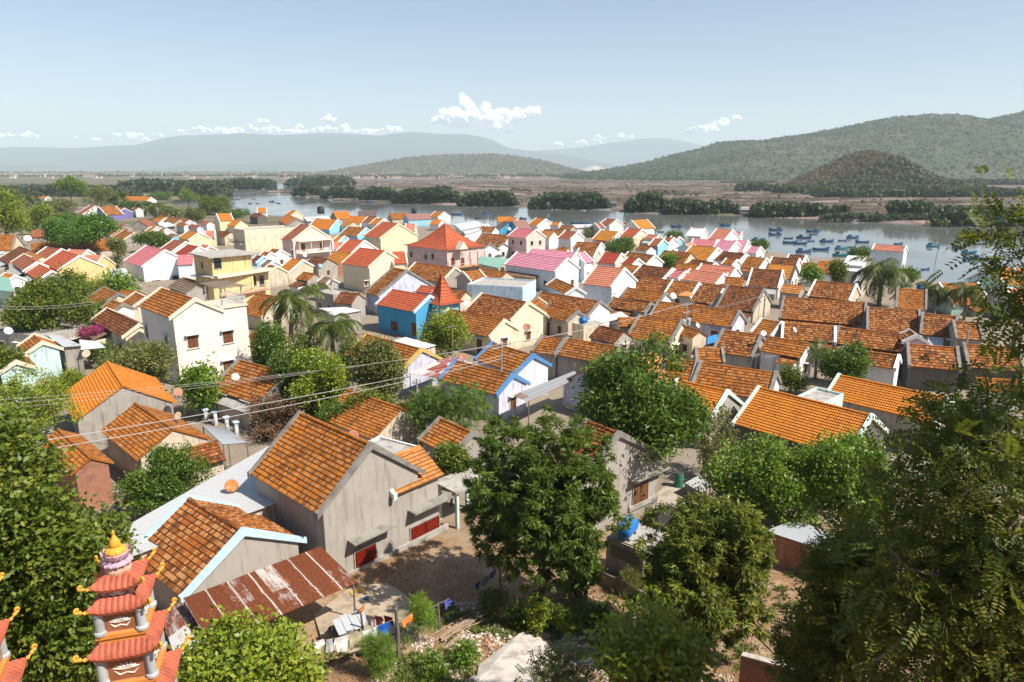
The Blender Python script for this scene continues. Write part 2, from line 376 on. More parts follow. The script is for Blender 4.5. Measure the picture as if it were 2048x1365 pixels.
def ground_material():
    t = NT('ground_soil'); g = t.geo(); xyz = t.n('ShaderNodeSeparateXYZ'); t.l(g, xyz.inputs[0]); Yc = xyz.outputs[1]; Xc = xyz.outputs[0]
    nb = t.noise(g, 0.35, 6, 0.7); nf = t.noise(g, 4.0, 5, 0.7); nv = t.noise(g, 18.0, 3, 0.6)
    dirt = t.ramp(nb, [(0.3, (.19,.105,.052)), (0.5, (.27,.165,.088)), (0.62, (.36,.255,.16)), (0.75, (.22,.14,.08))])
    dirt = t.mix(t.step(nf, 0.52, 0.68), dirt, (.13,.075,.04)); dirt = t.mix(t.math('MULTIPLY', t.step(nv, 0.58, 0.66), 0.8), dirt, (.50,.42,.33))
    town = t.ramp(nb, [(0.3, (.20,.16,.125)), (0.55, (.29,.245,.195)), (0.75, (.16,.13,.095))]); town = t.mix(t.math('MULTIPLY', nf, 0.6), town, (.22,.17,.12))
    c = t.mix(t.step(t.math('ADD', Yc, t.math('MULTIPLY', nb, 14)), 43, 52), dirt, town)
    # salt pans and mud flats beyond the river: long low rectangles between dark banks
    def brick(rot, bw, rh, mort, off):
        mp = t.n('ShaderNodeMapping'); mp.inputs['Rotation'].default_value = (0, 0, rot); t.l(g, mp.inputs[0])
        b = t.n('ShaderNodeTexBrick'); t.l(mp.outputs[0], b.inputs['Vector']); b.inputs['Scale'].default_value = 1; b.inputs['Brick Width'].default_value = bw; b.inputs['Row Height'].default_value = rh
        b.inputs['Mortar Size'].default_value = mort; b.inputs['Mortar Smooth'].default_value = 0.0; b.offset = off; b.inputs['Color1'].default_value = (0, 0, 0, 1); b.inputs['Color2'].default_value = (1, 1, 1, 1); b.inputs['Mortar'].default_value = (.5, .5, .5, 1)
        return b
    b = brick(0.10, 140, 48, 3.5, 0.37); b2 = brick(-0.06, 60, 19, 2.0, 0.5)
    pan = t.ramp(t.math('ADD', t.math('MULTIPLY', b.outputs[0], 0.7), t.math('MULTIPLY', b2.outputs[0], 0.3)), [(0.0, (.26,.175,.165)), (0.2, (.11,.08,.07)), (0.32, (.31,.215,.205)), (0.44, (.09,.075,.065)), (0.56, (.24,.225,.25)), (0.68, (.13,.09,.075)), (0.8, (.36,.26,.25)), (1.0, (.11,.09,.085))])
    nl = t.noise(t.vmul(g, (0.004, 0.02, 0.01)), 1.0, 5, 0.65); pan = t.mix(t.math('MULTIPLY', t.step(nl, 0.42, 0.62), 0.5), pan, (.15,.115,.085))
    pan = t.mix(t.math('MULTIPLY', b.outputs[1], 0.85), pan, (.085,.07,.045)); pan = t.mix(t.math('MULTIPLY', b2.outputs[1], 0.6), pan, (.11,.085,.06))
    nl2 = t.noise(t.vmul(g, (0.003, 0.012, 0.01)), 1.7, 6, 0.7)
    pan = t.mix(t.math('MULTIPLY', t.step(nl2, 0.52, 0.64), 0.85), pan, (.085,.105,.045))
    green = t.ramp(nl, [(0.35, (.06,.08,.035)), (0.5, (.11,.115,.055)), (0.65, (.25,.19,.13))])
    leftm = t.step(t.math('ADD', Xc, t.math('MULTIPLY', Yc, 0.33)), 60, -90)
    pan = t.mix(t.math('MULTIPLY', leftm, t.step(nl2, 0.38, 0.55)), pan, green)
    pan = t.mix(t.math('MULTIPLY', t.step(Yc, 1500, 3200), 0.65), pan, green)
    c = t.mix(t.step(t.math('ADD', Yc, t.math('MULTIPLY', nb, 20)), 300, 330), c, pan)
    t.bsdf(c, 0.95, 0.1, nf, 0.5, 0.06); return t.m
tag(link(bpy.data.objects.new('ground', np_mesh('ground', V, F, ground_material(), True))), kind='structure')

def water_material():
    t = NT('river_water'); g = t.geo(); n = t.noise(t.vmul(g, (1.0, 0.35, 1)), 0.55, 4, 0.6); n2 = t.noise(t.vmul(g, (0.02, 0.006, 1)), 1.0, 3, 0.5)
    p = t.bsdf(t.mix(n2, (.12,.125,.12), (.16,.165,.155)), t.math('ADD', 0.06, t.math('MULTIPLY', t.step(n2, 0.4, 0.65), 0.10)), 0.5, n, 0.10, 0.10)
    p.inputs['IOR'].default_value = 1.33; return t.m
m = MB(); m.face([(-900, 90, 0), (1500, 90, 0), (1500, 1400, 0), (-900, 1400, 0)])
tag(m.build('river', water_material()), kind='structure')

def hill_material(name, cols, sc):
    t = NT(name); g = t.geo(); a = t.noise(g, sc, 6, 0.7); b = t.noise(g, sc*9, 5, 0.75); c2 = t.noise(g, sc*0.3, 4, 0.6)
    c = t.ramp(t.math('ADD', t.math('MULTIPLY', a, 0.5), t.math('MULTIPLY', c2, 0.5)), [(0.36, cols[0]), (0.5, cols[1]), (0.64, cols[2])])
    c = t.mix(t.math('MULTIPLY', t.step(b, 0.45, 0.6), 0.75), c, cols[3]); t.bsdf(c, 0.95, 0.05, b, 1.0, 0.25/sc*0.06); return t.m
def hill(name, prof, Yr, Yf, cols, sc, rough=0.1, ncol=160, seed=1, back=0.7):
    pxs = np.linspace(prof[0][0], prof[-1][0], ncol); pys = np.interp(pxs, [p[0] for p in prof], [p[1] for p in prof])
    k = np.array([1, 2, 3, 2, 1.])/9; pys = np.convolve(np.pad(pys, 2, 'edge'), k, 'valid')
    R = np.array([pixy(a, b, Yr) for a, b in zip(pxs, pys)]); R[:, 2] = np.maximum(R[:, 2], 0.3)
    ts = np.concatenate([np.linspace(0, 1, 44), np.linspace(1.05, 2, 14)])
    T = np.repeat(ts[:, None], ncol, 1); X = np.repeat(R[None, :, 0], len(ts), 0)
    Y = np.where(T < 1, Yf + (Yr-Yf)*T, Yr + (Yr-Yf)*back*(T-1))
    amp = R[None, :, 2]
    sh = np.where(T < 1, 1-(1-T)**1.5, np.clip(2-T, 0, 1)**0.8)
    gl = snoise(X/(Yr-Yf)*6, Y/(Yr-Yf)*2.2, seed, 5, 1.0)
    Zh = amp*sh*(1+rough*gl*np.clip(1.1-np.abs(T-0.5)*2.15, 0.03, 1)) - 0.8*(T <= 0) - 1.0*(T >= 2) + 0.3
    I = np.arange(X.size).reshape(X.shape); F = np.stack([I[:-1, :-1], I[:-1, 1:], I[1:, 1:], I[1:, :-1]], -1).reshape(-1, 4)
    V = np.stack([X, Y, Zh], -1).reshape(-1, 3)
    tag(link(bpy.data.objects.new(name, np_mesh(name, V, F, hill_material(name+'_cover', cols, sc), True))), kind='structure')
    return X, Y, Zh, T
HC = ((.05,.07,.035), (.085,.10,.055), (.16,.14,.09), (.032,.055,.024))
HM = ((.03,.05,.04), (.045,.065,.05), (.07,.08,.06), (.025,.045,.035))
h_small = hill('hill', [(1520,392),(1545,385),(1580,366),(1620,347),(1660,329),(1690,313),(1715,305),(1740,303),(1765,316),(1790,335),(1815,351),(1845,364),(1885,380),(1910,390)],
               880, 730, ((.085,.085,.04), (.17,.125,.075), (.25,.17,.12), (.05,.06,.025)), 0.035, 0.34, 120, 5)
h_big = hill('hill', [(1100,352),(1170,346),(1230,337),(1290,325),(1330,314),(1400,297),(1440,284),(1470,283),(1500,284),(1530,282),(1560,275),(1600,270),(1650,262),(1700,252),(1750,243),(1790,237),
               (1830,239),(1870,245),(1920,246),(1970,240),(2048,223),(2150,205),(2300,190),(2500,225),(2700,300)], 2500, 1480, HC, 0.012, 0.24, 260, 9)
h_low = hill('hill', [(670,349),(720,335),(760,328),(810,318),(850,314),(930,311),(980,310),(1030,314),(1080,322),(1120,334),(1170,348)], 3900, 3300, HC, 0.008, 0.10, 120, 12)
hill('hill', [(1148,348),(1165,338),(1185,331),(1200,334),(1228,347)], 5200, 5000, ((.42,.38,.33),(.5,.46,.42),(.3,.26,.2),(.2,.2,.14)), 0.01, 0.25, 40, 3)
hill('hill', [(-200,332),(0,331),(50,329),(100,330),(140,334),(190,338),(330,338),(390,328),(420,325),(440,330),(480,328),(530,326),(560,322),(600,328),(640,330),(700,340)], 8200, 7800, HC, 0.004, 0.08, 160, 14)
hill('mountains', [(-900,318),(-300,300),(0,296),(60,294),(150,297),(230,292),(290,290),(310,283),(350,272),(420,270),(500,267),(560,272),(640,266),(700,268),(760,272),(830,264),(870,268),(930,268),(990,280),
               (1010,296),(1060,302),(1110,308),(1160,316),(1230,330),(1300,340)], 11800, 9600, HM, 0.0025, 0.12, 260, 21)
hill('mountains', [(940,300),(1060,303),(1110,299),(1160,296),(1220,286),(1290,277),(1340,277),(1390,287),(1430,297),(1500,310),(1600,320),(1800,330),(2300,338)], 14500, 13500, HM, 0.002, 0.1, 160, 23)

# --- leaf soup used for far vegetation: every clump is a handful of tilted leaf-mass faces
def soup(P, size, per, spread, seed, flat=0.75):
    r = np.random.default_rng(seed); n = len(P)*per
    C = np.repeat(P, per, 0); sz = np.repeat(np.broadcast_to(size, (len(P),)), per)
    off = r.normal(size=(n, 3)); off /= np.linalg.norm(off, axis=1, keepdims=True)+1e-9
    off *= r.uniform(.35, 1, (n, 1))**0.6; off[:, 2] = off[:, 2]*flat
    C = C + off*sz[:, None]*spread
    d = off + r.normal(size=(n, 3))*0.55; d /= np.linalg.norm(d, axis=1, keepdims=True)
    a = np.cross(d, r.normal(size=(n, 3))); a /= np.linalg.norm(a, axis=1, keepdims=True)+1e-9; b = np.cross(d, a)
    s = (sz*r.uniform(.28, .6, n))[:, None]
    V = np.stack([C-a*s, C-b*s*.75+d*s*.15, C+a*s, C+b*s*.75+d*s*.1], 1).reshape(-1, 3)
    return V, np.arange(n*4).reshape(-1, 4)
LEAF_MANGROVE = foliage('mangrove_leaves', (.022,.045,.016), (.036,.068,.022), (.06,.095,.03), 0.55, 0.25)
LEAF_SCRUB = foliage('dry_scrub', (.036,.062,.028), (.06,.088,.04), (.10,.112,.055), 0.8, 0.15)
LEAF_SCRUB2 = foliage('brown_scrub', (.075,.085,.03), (.15,.12,.06), (.26,.185,.10), 0.8, 0.15)
LEAF_FAR = foliage('far_trees', (.035,.055,.025), (.05,.07,.03), (.08,.09,.04), 0.8, 0.15)
def scatter_hill(H, n, size, name, mat, per, seed, tmax=1.15):
    X, Y, Z, T = H; r = np.random.default_rng(seed)
    nr = int((T[:, 0] < tmax).sum()); i = r.random(n)*(nr-1.01); j = r.random(n)*(X.shape[1]-1.01)
    i0 = i.astype(int); j0 = j.astype(int); fi = i-i0; fj = j-j0
    def bl(A): return A[i0, j0]*(1-fi)*(1-fj)+A[i0+1, j0]*fi*(1-fj)+A[i0, j0+1]*(1-fi)*fj+A[i0+1, j0+1]*fi*fj
    P = np.stack([bl(X), bl(Y), bl(Z)], -1); keep = P[:, 2] > 1.0
    keep &= (snoise(P[:, 0]/60, P[:, 1]/60, seed+2) + r.normal(size=n)*0.6) > -0.5
    P = P[keep]; sz = size*r.uniform(.5, 1.5, len(P)); P[:, 2] += sz*0.25
    V, F = soup(P, sz, per, 0.9, seed+1)
    tag(link(bpy.data.objects.new(name, np_mesh(name, V, F, mat))), kind='stuff')
scatter_hill(h_small, 9000, 1.9, 'scrub', LEAF_SCRUB2, 7, 31)
scatter_hill(h_small, 1500, 3.6, 'scrub', LEAF_SCRUB, 7, 33, 0.5)
scatter_hill(h_big, 24000, 4.6, 'scrub', LEAF_SCRUB, 5, 41)
scatter_hill(h_low, 4000, 9, 'scrub', LEAF_SCRUB2, 5, 51)

def band(name, x0, x1, ytop, ybot, Y, n, depth, mat, size, seed, label=None, ragged=0.5, trunk=False, z0=0.6):
    """a belt of trees that reads as one mass, between two photo columns, standing at distance Y"""
    r = np.random.default_rng(seed); top = pixy((x0+x1)/2, ytop, Y).z; xa = pixy(x0, ybot, Y).x; xb = pixy(x1, ybot, Y).x
    h = top - z0; u = r.random(n); X = xa+(xb-xa)*u
    prof = 1-ragged*0.5*(0.5+0.5*snoise(X/(h*1.6), X*0, seed+5, 3)) ; endf = np.clip(np.minimum(u, 1-u)*(xb-xa)/(h*0.7), 0, 1)**0.5
    w = r.random(n)**0.55; Zc = z0 + h*prof*(0.25+0.75*endf)*np.clip(w, .05, 1) - size*0.3
    Yc = Y + (r.random(n))*depth*(0.4+0.6*endf)
    P = np.stack([X, Yc, np.maximum(Zc, z0+size*0.25)], -1)
    V, F = soup(P, size*r.uniform(.6, 1.3, n), 7, 0.9, seed+1)
    o = link(bpy.data.objects.new(name, np_mesh(name, V, F, mat))); tag(o, label, None, None, 'stuff'); return o
def waterY(y): return pixz(1024, y, 0.3).y
for k, (x0, x1, yt, yb, n, lab) in enumerate([
  (583,645,367,391,420,'dark mangrove clump where the river bends'), (640,718,372,397,420,'low mangrove clump just after the river bend'),
  (718,792,370,401,600,'mangrove clump with a rounded top'), (785,918,369,406,1100,'longest and tallest mangrove belt on the far bank'),
  (918,1031,381,411,800,'mangrove belt right of the tallest one'), (1062,1217,385,417,1000,'long even mangrove belt in the middle of the far bank'),
  (1257,1343,384,424,700,'tall mangrove clump beside the small stilt hut'), (1336,1425,398,427,420,'thin mangrove row with trunks showing'),
  (1418,1482,397,427,460,'mangrove clump left of the white roofed hut'), (1515,1662,399,433,1000,'wide mangrove belt right of the white roofed hut')]):
    band('mangrove_belt', x0, x1, yt, yb, waterY(yb)-.018*waterY(yb)-2, n, 18, LEAF_MANGROVE, 2.3, 100+k, lab, 0.7)
band('mangrove_belt', 1668, 1702, 405, 438, waterY(438), 160, 8, LEAF_FAR, 2.0, 130, 'yellowish bush by the sandy path', 0.8)
band('mangrove_belt', 1640, 1880, 425, 443, waterY(444), 420, 6, LEAF_SCRUB, 1.3, 131, 'low green reeds along the far bank', 0.8)
band('mangrove_belt', 1786, 1872, 399, 437, waterY(440), 420, 10, LEAF_MANGROVE, 2.4, 132, 'open crowned mangrove clump on thin stems', 0.8, z0=3.2)
band('mangrove_belt', 1880, 2080, 408, 452, waterY(453), 700, 14, LEAF_MANGROVE, 2.2, 133, 'shady mangroves behind the orange stilt hut')
band('woodland', 228, 430, 356, 383, 740, 1200, 60, LEAF_MANGROVE, 4.0, 140, 'dark woodland on the left bank of the river', 0.6)
band('woodland', 330, 440, 362, 388, 640, 700, 50, LEAF_FAR, 3.5, 141, 'woodland beside the inlet', 0.6)
band('woodland', 425, 540, 358, 372, 880, 700, 40, LEAF_MANGROVE, 3.5, 142, 'thin wood at the river mouth', 0.6)
band('woodland', -60, 240, 368, 388, 620, 800, 60, LEAF_FAR, 3.5, 143, 'hazy wood behind the left of the village', 0.8)
band('woodland', 568, 700, 353, 366, 1050, 500, 60, LEAF_MANGROVE, 4.5, 144, 'wood behind the river bend', 0.7)
band('woodland', 1560, 1850, 368, 392, 690, 1500, 30, LEAF_MANGROVE, 3.2, 145, 'tree belt along the foot of the small hill', 0.7)
band('woodland', 1640, 2060, 376, 402, 610, 1600, 30, LEAF_MANGROVE, 3.2, 146, 'tree belt right of the small hill', 0.6)
band('woodland', 1830, 2150, 358, 377, 1100, 900, 50, LEAF_FAR, 5.0, 147, 'hazy wood under the big hill', 0.7)
band('woodland', 1480, 1580, 362, 380, 760, 300, 30, LEAF_SCRUB, 3.0, 148, 'pale scrub at the left foot of the small hill', 0.8)
for k, (x0, x1, yt, yb, Y, n) in enumerate([(-80,240,350,356,2300,400),(180,560,348,355,2500,420),(560,860,348,355,2200,420),(840,1140,347,354,2300,460),(1130,1520,348,357,1900,620),
   (-80,600,342,347,4200,600),(560,1150,343,348,3600,600),(1280,1560,356,362,1500,300),(1450,1560,360,366,1250,200),(860,1000,352,356,1700,120),(1020,1060,372,377,760,30),(1290,1370,378,384,620,50)]):
    band('treeline', x0, x1, yt, yb, Y, n, 40, LEAF_FAR, max(2.0, (yb-yt)*Y/FPX*0.45), 160+k, 'far treeline across the plain', 1.0)
# far-off town and works on the plain: a mass of tiny pale buildings
mw, mr = MB(), MB()
rr = random.Random(5)
for k in range(150):
    Yt = rr.choice([1900, 2300, 2700, 3200]); px_ = rr.choice([rr.uniform(560, 1050), rr.uniform(560, 800), rr.uniform(-20, 560)])
    p = pixy(px_, 350, Yt); s = rr.uniform(4, 11); h = rr.uniform(3.5, 7)
    (mw).box(p.x-s, p.x+s, Yt-4, Yt+4, 0.5, h)
    mr.prism([(p.x-s-.5, h+.02), (p.x+s+.5, h+.02), (p.x+s-1, h+2.2), (p.x-s+1, h+2.2)], Yt-4.5, Yt+4.5)
tag(mw.build('far_town', plain('far_town_walls', (.62,.58,.52))), 'scattered pale buildings far across the plain', None, None, 'stuff')
tag(mr.build('far_town_roofs', plain('far_town_roof', (.45,.22,.13))), 'orange and grey roofs of the far town', None, None, 'stuff')

# mud banks between the salt pans, and the bushes that grow on them
bm_, rb = MB(), random.Random(77); bushes = []
for k in range(430):
    Yb = rb.choice([rb.uniform(345, 640), rb.uniform(420, 1000), rb.uniform(700, 1500)]); px_ = rb.uniform(560, 2000) if Yb < 900 else rb.uniform(640, 1560); c = pixy(px_, 370, Yb)
    if sdist(RIVER, np.array([c.x]), np.array([Yb]))[0] > -14: continue
    ln = rb.uniform(25, 120)*(.6+Yb/900); a = rb.gauss(.06, .05) if rb.random() < .86 else 1.5+rb.gauss(0, .3); ln = ln if a < 1 else ln*.35
    if abs(sdist(RIVER, np.array([c.x-ln/2, c.x+ln/2]), np.array([Yb, Yb])).max()) < 12 and Yb < 520: continue
    M_ = Matrix.Translation((c.x, Yb, 0)) @ Matrix.Rotation(a, 4, 'Z'); h = rb.uniform(.5, 1.1); bm_.prism([(-2.4, .5), (2.4, .5), (.7, .8+h), (-.7, .8+h)], -ln/2, ln/2, M_ @ Matrix.Rotation(math.pi/2, 4, 'Z'))
    for _ in range(rb.choice([0, 0, 1, 2, 5])): bushes.append(M_ @ Vector((rb.uniform(-ln/2, ln/2), 0, 1.4)))
BK = NT('mud_bank'); BK.bsdf(BK.ramp(BK.noise(BK.geo(), .02, 5, .7), [(.35, (.05,.045,.028)), (.5, (.09,.07,.05)), (.68, (.26,.20,.17))]), .95, .1)
tag(bm_.build('salt_pan_banks', BK.m), 'mud banks between the salt pans', None, None, 'stuff')
B_ = np.array([b[:] for b in bushes]); V, F = soup(B_, 1.6*np.random.default_rng(3).uniform(.6, 1.6, len(B_)), 9, .9, 78); tag(link(bpy.data.objects.new('bushes', np_mesh('bushes', V, F, LEAF_FAR))), 'bushes on the salt pan banks', None, None, 'stuff')
# ------------------------------------------------------------------ house kit
HR = random.Random(11)
ZUP = Vector((0, 0, 1))
def roof_slab(mb, L0, L1, w, zr, s, side, tile_w, dl, near, lift=0.06):
    """one tiled slope from the ridge (y=0,z=zr) down to y=side*w; courses really lap, near roofs get rolled tiles"""
    ca = 1/math.sqrt(1+s*s); sl = w/ca; rows = max(3, round(sl/dl)); d = sl/rows
    st = 0.045 if near else 0.05
    ln = L1-L0; nu = max(2, int(ln/tile_w*(4 if near else 0.34)))
    nu = min(nu, 260)
    us = [L0+ln*i/nu for i in range(nu+1)]
    vv, lf, tv = [], [], []
    for k in range(rows):
        vv += [k*d, (k+1)*d]; lf += [0.0, st]; tv += [k+0.001, k+0.999]
    base = len(mb.v)
    for v, l_, q in zip(vv, lf, tv):
        for i, u in enumerate(us):
            wv = 0.018*math.sin(2*math.pi*(u-L0)/tile_w) if near else 0.0
            h = lift + l_ + wv
            y = v*ca; z = zr - v*ca*s
            mb.v.append((u, side*(y+h*s*ca), z+h*ca))
    n = nu+1; nl = len(vv)
    for j in range(nl-1):
        for i in range(nu):
            q = (base+j*n+i, base+j*n+i+1, base+(j+1)*n+i+1, base+(j+1)*n+i)
            uvq = [((us[i]-L0)/tile_w, tv[j]), ((us[i+1]-L0)/tile_w, tv[j]), ((us[i+1]-L0)/tile_w, tv[j+1]), ((us[i]-L0)/tile_w, tv[j+1])]
            if side < 0: mb.f.append(q); mb.uv.append(uvq)
            else: mb.f.append(q[::-1]); mb.uv.append(uvq[::-1])
    # underside and edges
    t = 0.07
    def P(u, v, h): return (u, side*(v*ca+h*s*ca), zr-v*ca*s+h*ca)
    a, b, c_, d_ = P(L0, 0, lift-t), P(L1, 0, lift-t), P(L1, sl, lift-t), P(L0, sl, lift-t)
    A, B, C_, D_ = P(L0, 0, lift), P(L1, 0, lift), P(L1, sl, lift+st), P(L0, sl, lift+st)
    z4 = [(0.5, 0.5)]*4
    mb.face([a, b, c_, d_], z4); mb.face([D_, C_, c_, d_], z4); mb.face([A, D_, d_, a], z4); mb.face([B, C_, c_, b], z4)

def ridge_caps(mb, L0, L1, zr, near, r=0.13):
    """half round ridge tiles, each lapping the next"""
    step_ = 0.42 if near else 3.0
    n = max(1, int((L1-L0)/step_)); st = (L1-L0)/n
    for i in range(n):
        a, b = L0+i*st, L0+(i+1)*st+(0.03 if near else 0)
        for k in range(5):
            t0, t1 = math.pi*k/5, math.pi*(k+1)/5
            ra, rb = r, r*1.12 if near else r
            q = [(a, ra*math.cos(t0), zr+ra*math.sin(t0)), (b, rb*math.cos(t0), zr+rb*math.sin(t0)), (b, rb*math.cos(t1), zr+rb*math.sin(t1)), (a, ra*math.cos(t1), zr+ra*math.sin(t1))]
            mb.face(q, [(i+.2, k+.3), (i+.8, k+.3), (i+.8, k+.7), (i+.2, k+.7)])
        if near:
            mb.face([(b, r*1.12*math.cos(math.pi*k/5), zr+r*1.12*math.sin(math.pi*k/5)) for k in range(6)], [(i+.5, .5)]*6)

def coping_mesh(mb, x0, x1, w, zr, s, up=0.2, dn=0.16, foot=True):
    """raised parapet band that follows both rakes of a gable"""
    we = w+0.03; ze = zr-we*s
    out_ = [(-we, ze+up), (0, zr+up*1.15), (we, ze+up), (we, ze-dn), (0, zr-dn), (-we, ze-dn)]
    if foot: out_ = [(-we-.12, ze+up-.03), (-we+.1, ze+up+.05), (0, zr+up*1.2), (we-.1, ze+up+.05), (we+.12, ze+up-.03), (we+.12, ze-dn), (0, zr-dn), (-we-.12, ze-dn)]
    a = [(x0, y, z) for y, z in out_]; b = [(x1, y, z) for y, z in out_]
    n = len(out_); h = n//2
    # split the concave outline into two halves so it fills cleanly
    if foot: L = [0, 1, 2, 6, 7]; R = [2, 3, 4, 5, 6]
    else: L = [0, 1, 4, 5]; R = [1, 2, 3, 4]
    for G in (L, R):
        mb.face([a[i] for i in G]); mb.face([b[i] for i in G][::-1])
    for i in range(n): mb.face([a[i], b[i], b[(i+1) % n], a[(i+1) % n]])

SHUT = {'brown': wood('brown_shutter_wood', (.20,.085,.035)), 'red': plain('red_shutter_paint', (.17,.012,.005), 0.5, 0.3, 0, .4), 'blue': plain('blue_shutter_paint', (.06,.22,.42), 0.5),
        'dark': plain('dark_window_glass', (.025,.028,.03), 0.15, 0.6), 'green': plain('green_shutter_paint', (.12,.28,.22), 0.5)}
FRAME = {'white': plain('white_trim', (.74,.72,.68), 0.7), 'grey': concrete('concrete_trim'), 'brown': wood('brown_frame_wood', (.16,.07,.035)), 'cream': plain('cream_trim', (.70,.62,.48), 0.7)}
_WM = {}
def window(parent, M, w=0.95, h=1.15, kind='brown', frame='white', hood=True, name='window', door=False, arched=False):
    """M: local matrix, x along the wall, y outward, z up, origin at the middle of the sill"""
    key = (w, h, kind, frame, hood, door, arched)
    if key not in _WM:
        f = MB(); t = 0.07
        top = h
        f.box(-w/2-t, -w/2, 0.0, .07, 0, h); f.box(w/2, w/2+t, 0.0, .07, 0, h); f.box(-w/2-t, w/2+t, 0.0, .07, h, h+t)
        if not door: f.box(-w/2-.14, w/2+.14, 0.0, .13, -.09, 0)
        if hood: f.box(-w/2-.25, w/2+.25, 0.0, .45, h+.16, h+.23)
        if arched:
            pts = [(w/2*math.cos(a), h+w/2*math.sin(a)) for a in [math.pi*k/8 for k in range(9)]]
            for k in range(8):
                (xa, za), (xb, zb) = pts[k], pts[k+1]
                f.tube([(xa*1.04, .04, za), (xb*1.04, .04, zb)], .05, 4)
        p = MB()
        if kind == 'dark':
            p.box(-w/2, w/2, .004, .02, 0, h); p.box(-.02, .02, .02, .05, 0, h); p.box(-w/2, w/2, .02, .045, h*.62, h*.62+.04)
        else:
            for sx in (-1, 1):
                x0, x1 = (-w/2, -.012) if sx < 0 else (.012, w/2)
                p.box(x0, x1, .004, .03, 0, h)
                for zc in ((.06, .46), (.54, .94)) if not door else ((.04, .3), (.36, .62), (.68, .95)):
                    p.box(x0+.07, x1-.07, .03, .062, h*zc[0], h*zc[1]); p.box(x0+.11, x1-.11, .062, .075, h*zc[0]+.04, h*zc[1]-.04)
            p.box(-.02, .02, .03, .055, 0, h)
        if arched:
            p.face([(w/2*math.cos(math.pi*k/8), .012, h+w/2*math.sin(math.pi*k/8)) for k in range(9)])
        _WM[key] = (f.mesh('window_frame', FRAME[frame]), p.mesh('window_shutters' if kind != 'dark' else 'window_pane', SHUT[kind]))
    a, b = _WM[key]
    o = link(bpy.data.objects.new('door' if door else name, a), parent); o.matrix_local = M
    q = link(bpy.data.objects.new('door_leaf' if door else ('shutters' if kind != 'dark' else 'pane'), b), o)
    return o
def wall_matrix(o, xdir, z):
    """local matrix on a wall: origin o=(x,y), along xdir (unit 2-D), outward is to the right of xdir"""
    x = Vector((xdir[0], xdir[1], 0)); y = Vector((xdir[1], -xdir[0], 0))
    M = Matrix((x, y, ZUP)).transposed().to_4x4(); M.translation = (o[0], o[1], z); return M

def solve(reg, ax, ay, bx, by, cx, cy, hr, s, yaw=None):
    A, B, C = rp(reg, ax, ay), rp(reg, bx, by), rp(reg, cx, cy)
    a = pix(*A, hr); b = pixz(*B, a.z); u = (b-a); u.z = 0; L = u.length
    if yaw is not None: u = Vector((math.cos(yaw), math.sin(yaw), 0))*(1 if u.x*math.cos(yaw)+u.y*math.sin(yaw) > 0 else -1)
    u.normalize(); L = min(max(L, 3.0), 30)
    best = None; d = ray(*C); o = Vector((0, 0, CAM_Z))
    for sg in (1, -1):
        n = Vector((-u.y, u.x, 0))*sg; N = u.cross(n - ZUP*s)
        den = N.dot(d)
        if abs(den) < 1e-9: continue
        t = N.dot(a-o)/den; P = o+d*t; w = (P-a).dot(n)
        if t > 0 and w > 0.4 and (best is None or w < best[0]): best = (w, n)
    if best is None: best = (2.5, Vector((-u.y, u.x, 0)) if u.x < 0 else Vector((u.y, -u.x, 0)))
    return a, u, L, best[0], best[1]

LR = random.Random(99); HOUSES = []; INFO = {}
def on_wall(root, which, px, py):
    """where the sight line of a photo pixel meets a wall of a house: wall 'A' = gable at the ridge end A, 'C' = eave wall under the slope that shows,
    for flat houses 'F' = front, 'R' = right end, 'L' = left end.  returns (local origin xy, along, height)"""
    i = INFO[root.name]
    o, xd = {'A': lambda: ((i['a'], 0), (0, 1) if i['a'] > 0 else (0, -1)), 'C': lambda: ((0, -i['hw']), (1, 0)),
             'F': lambda: ((0, -i['hy']), (1, 0)), 'R': lambda: ((i['hx'], 0), (0, 1)), 'L': lambda: ((-i['hx'], 0), (0, -1))}[which]()
    M = Matrix.Translation(root.location) @ Matrix.Rotation(root.rotation_euler.z, 4, 'Z'); Mi = M.inverted()
    p = Mi @ Vector((0, 0, CAM_Z)); d = Mi.to_3x3() @ ray(px, py); n = Vector((xd[1], -xd[0], 0))
    t = (Vector((o[0], o[1], 0))-p).dot(n)/d.dot(n); q = p+d*t; return (q.x, q.y), xd, q.z
def window_at(root, which, px, py, **k):
    o, xd, z = on_wall(root, which, px, py); return window(root, wall_matrix(o, xd, z), **k)
def wall_box(root, which, px0, py0, px1, out_, th, mat, name, inset=0.0):
    """a slab standing out of a wall, its lower edge running between two photo columns at the height of pixel (px0,py0)"""
    o, xd, z = on_wall(root, which, px0, py0); o2, _, _ = on_wall(root, which, px1, py0)
    w = (Vector(o2)-Vector(o)).dot(Vector(xd)); mb = MB(); M = wall_matrix(o, xd, z)
    mb.box(min(0, w), max(0, w), inset, out_, 0, th, M); return mb.build(name, mat, root), M, w
def railing(root, M, w, out_, h, mat, name='railing', side=True, z0=0.12, gap=0.16):
    mb = MB(); x0, x1 = min(0, w), max(0, w)
    mb.box(x0, x1, out_-.09, out_-.04, z0+h-.05, z0+h, M); mb.box(x0, x1, out_-.09, out_-.04, z0+.08, z0+.11, M)
    n = int((x1-x0)/gap)
    for k in range(n+1):
        x = x0+.02+(x1-x0-.06)*k/max(n, 1); mb.box(x, x+.022, out_-.078, out_-.052, z0, z0+h-.05, M)
    if side:
        for x in (x0, x1-.04):
            mb.box(x, x+.04, .02, out_-.092, z0+h-.05, z0+h, M)
            for k in range(int(out_/gap)): mb.box(x+.008, x+.03, .05+k*gap, .072+k*gap, z0, z0+h-.05, M)
    return mb.build(name, mat, root)
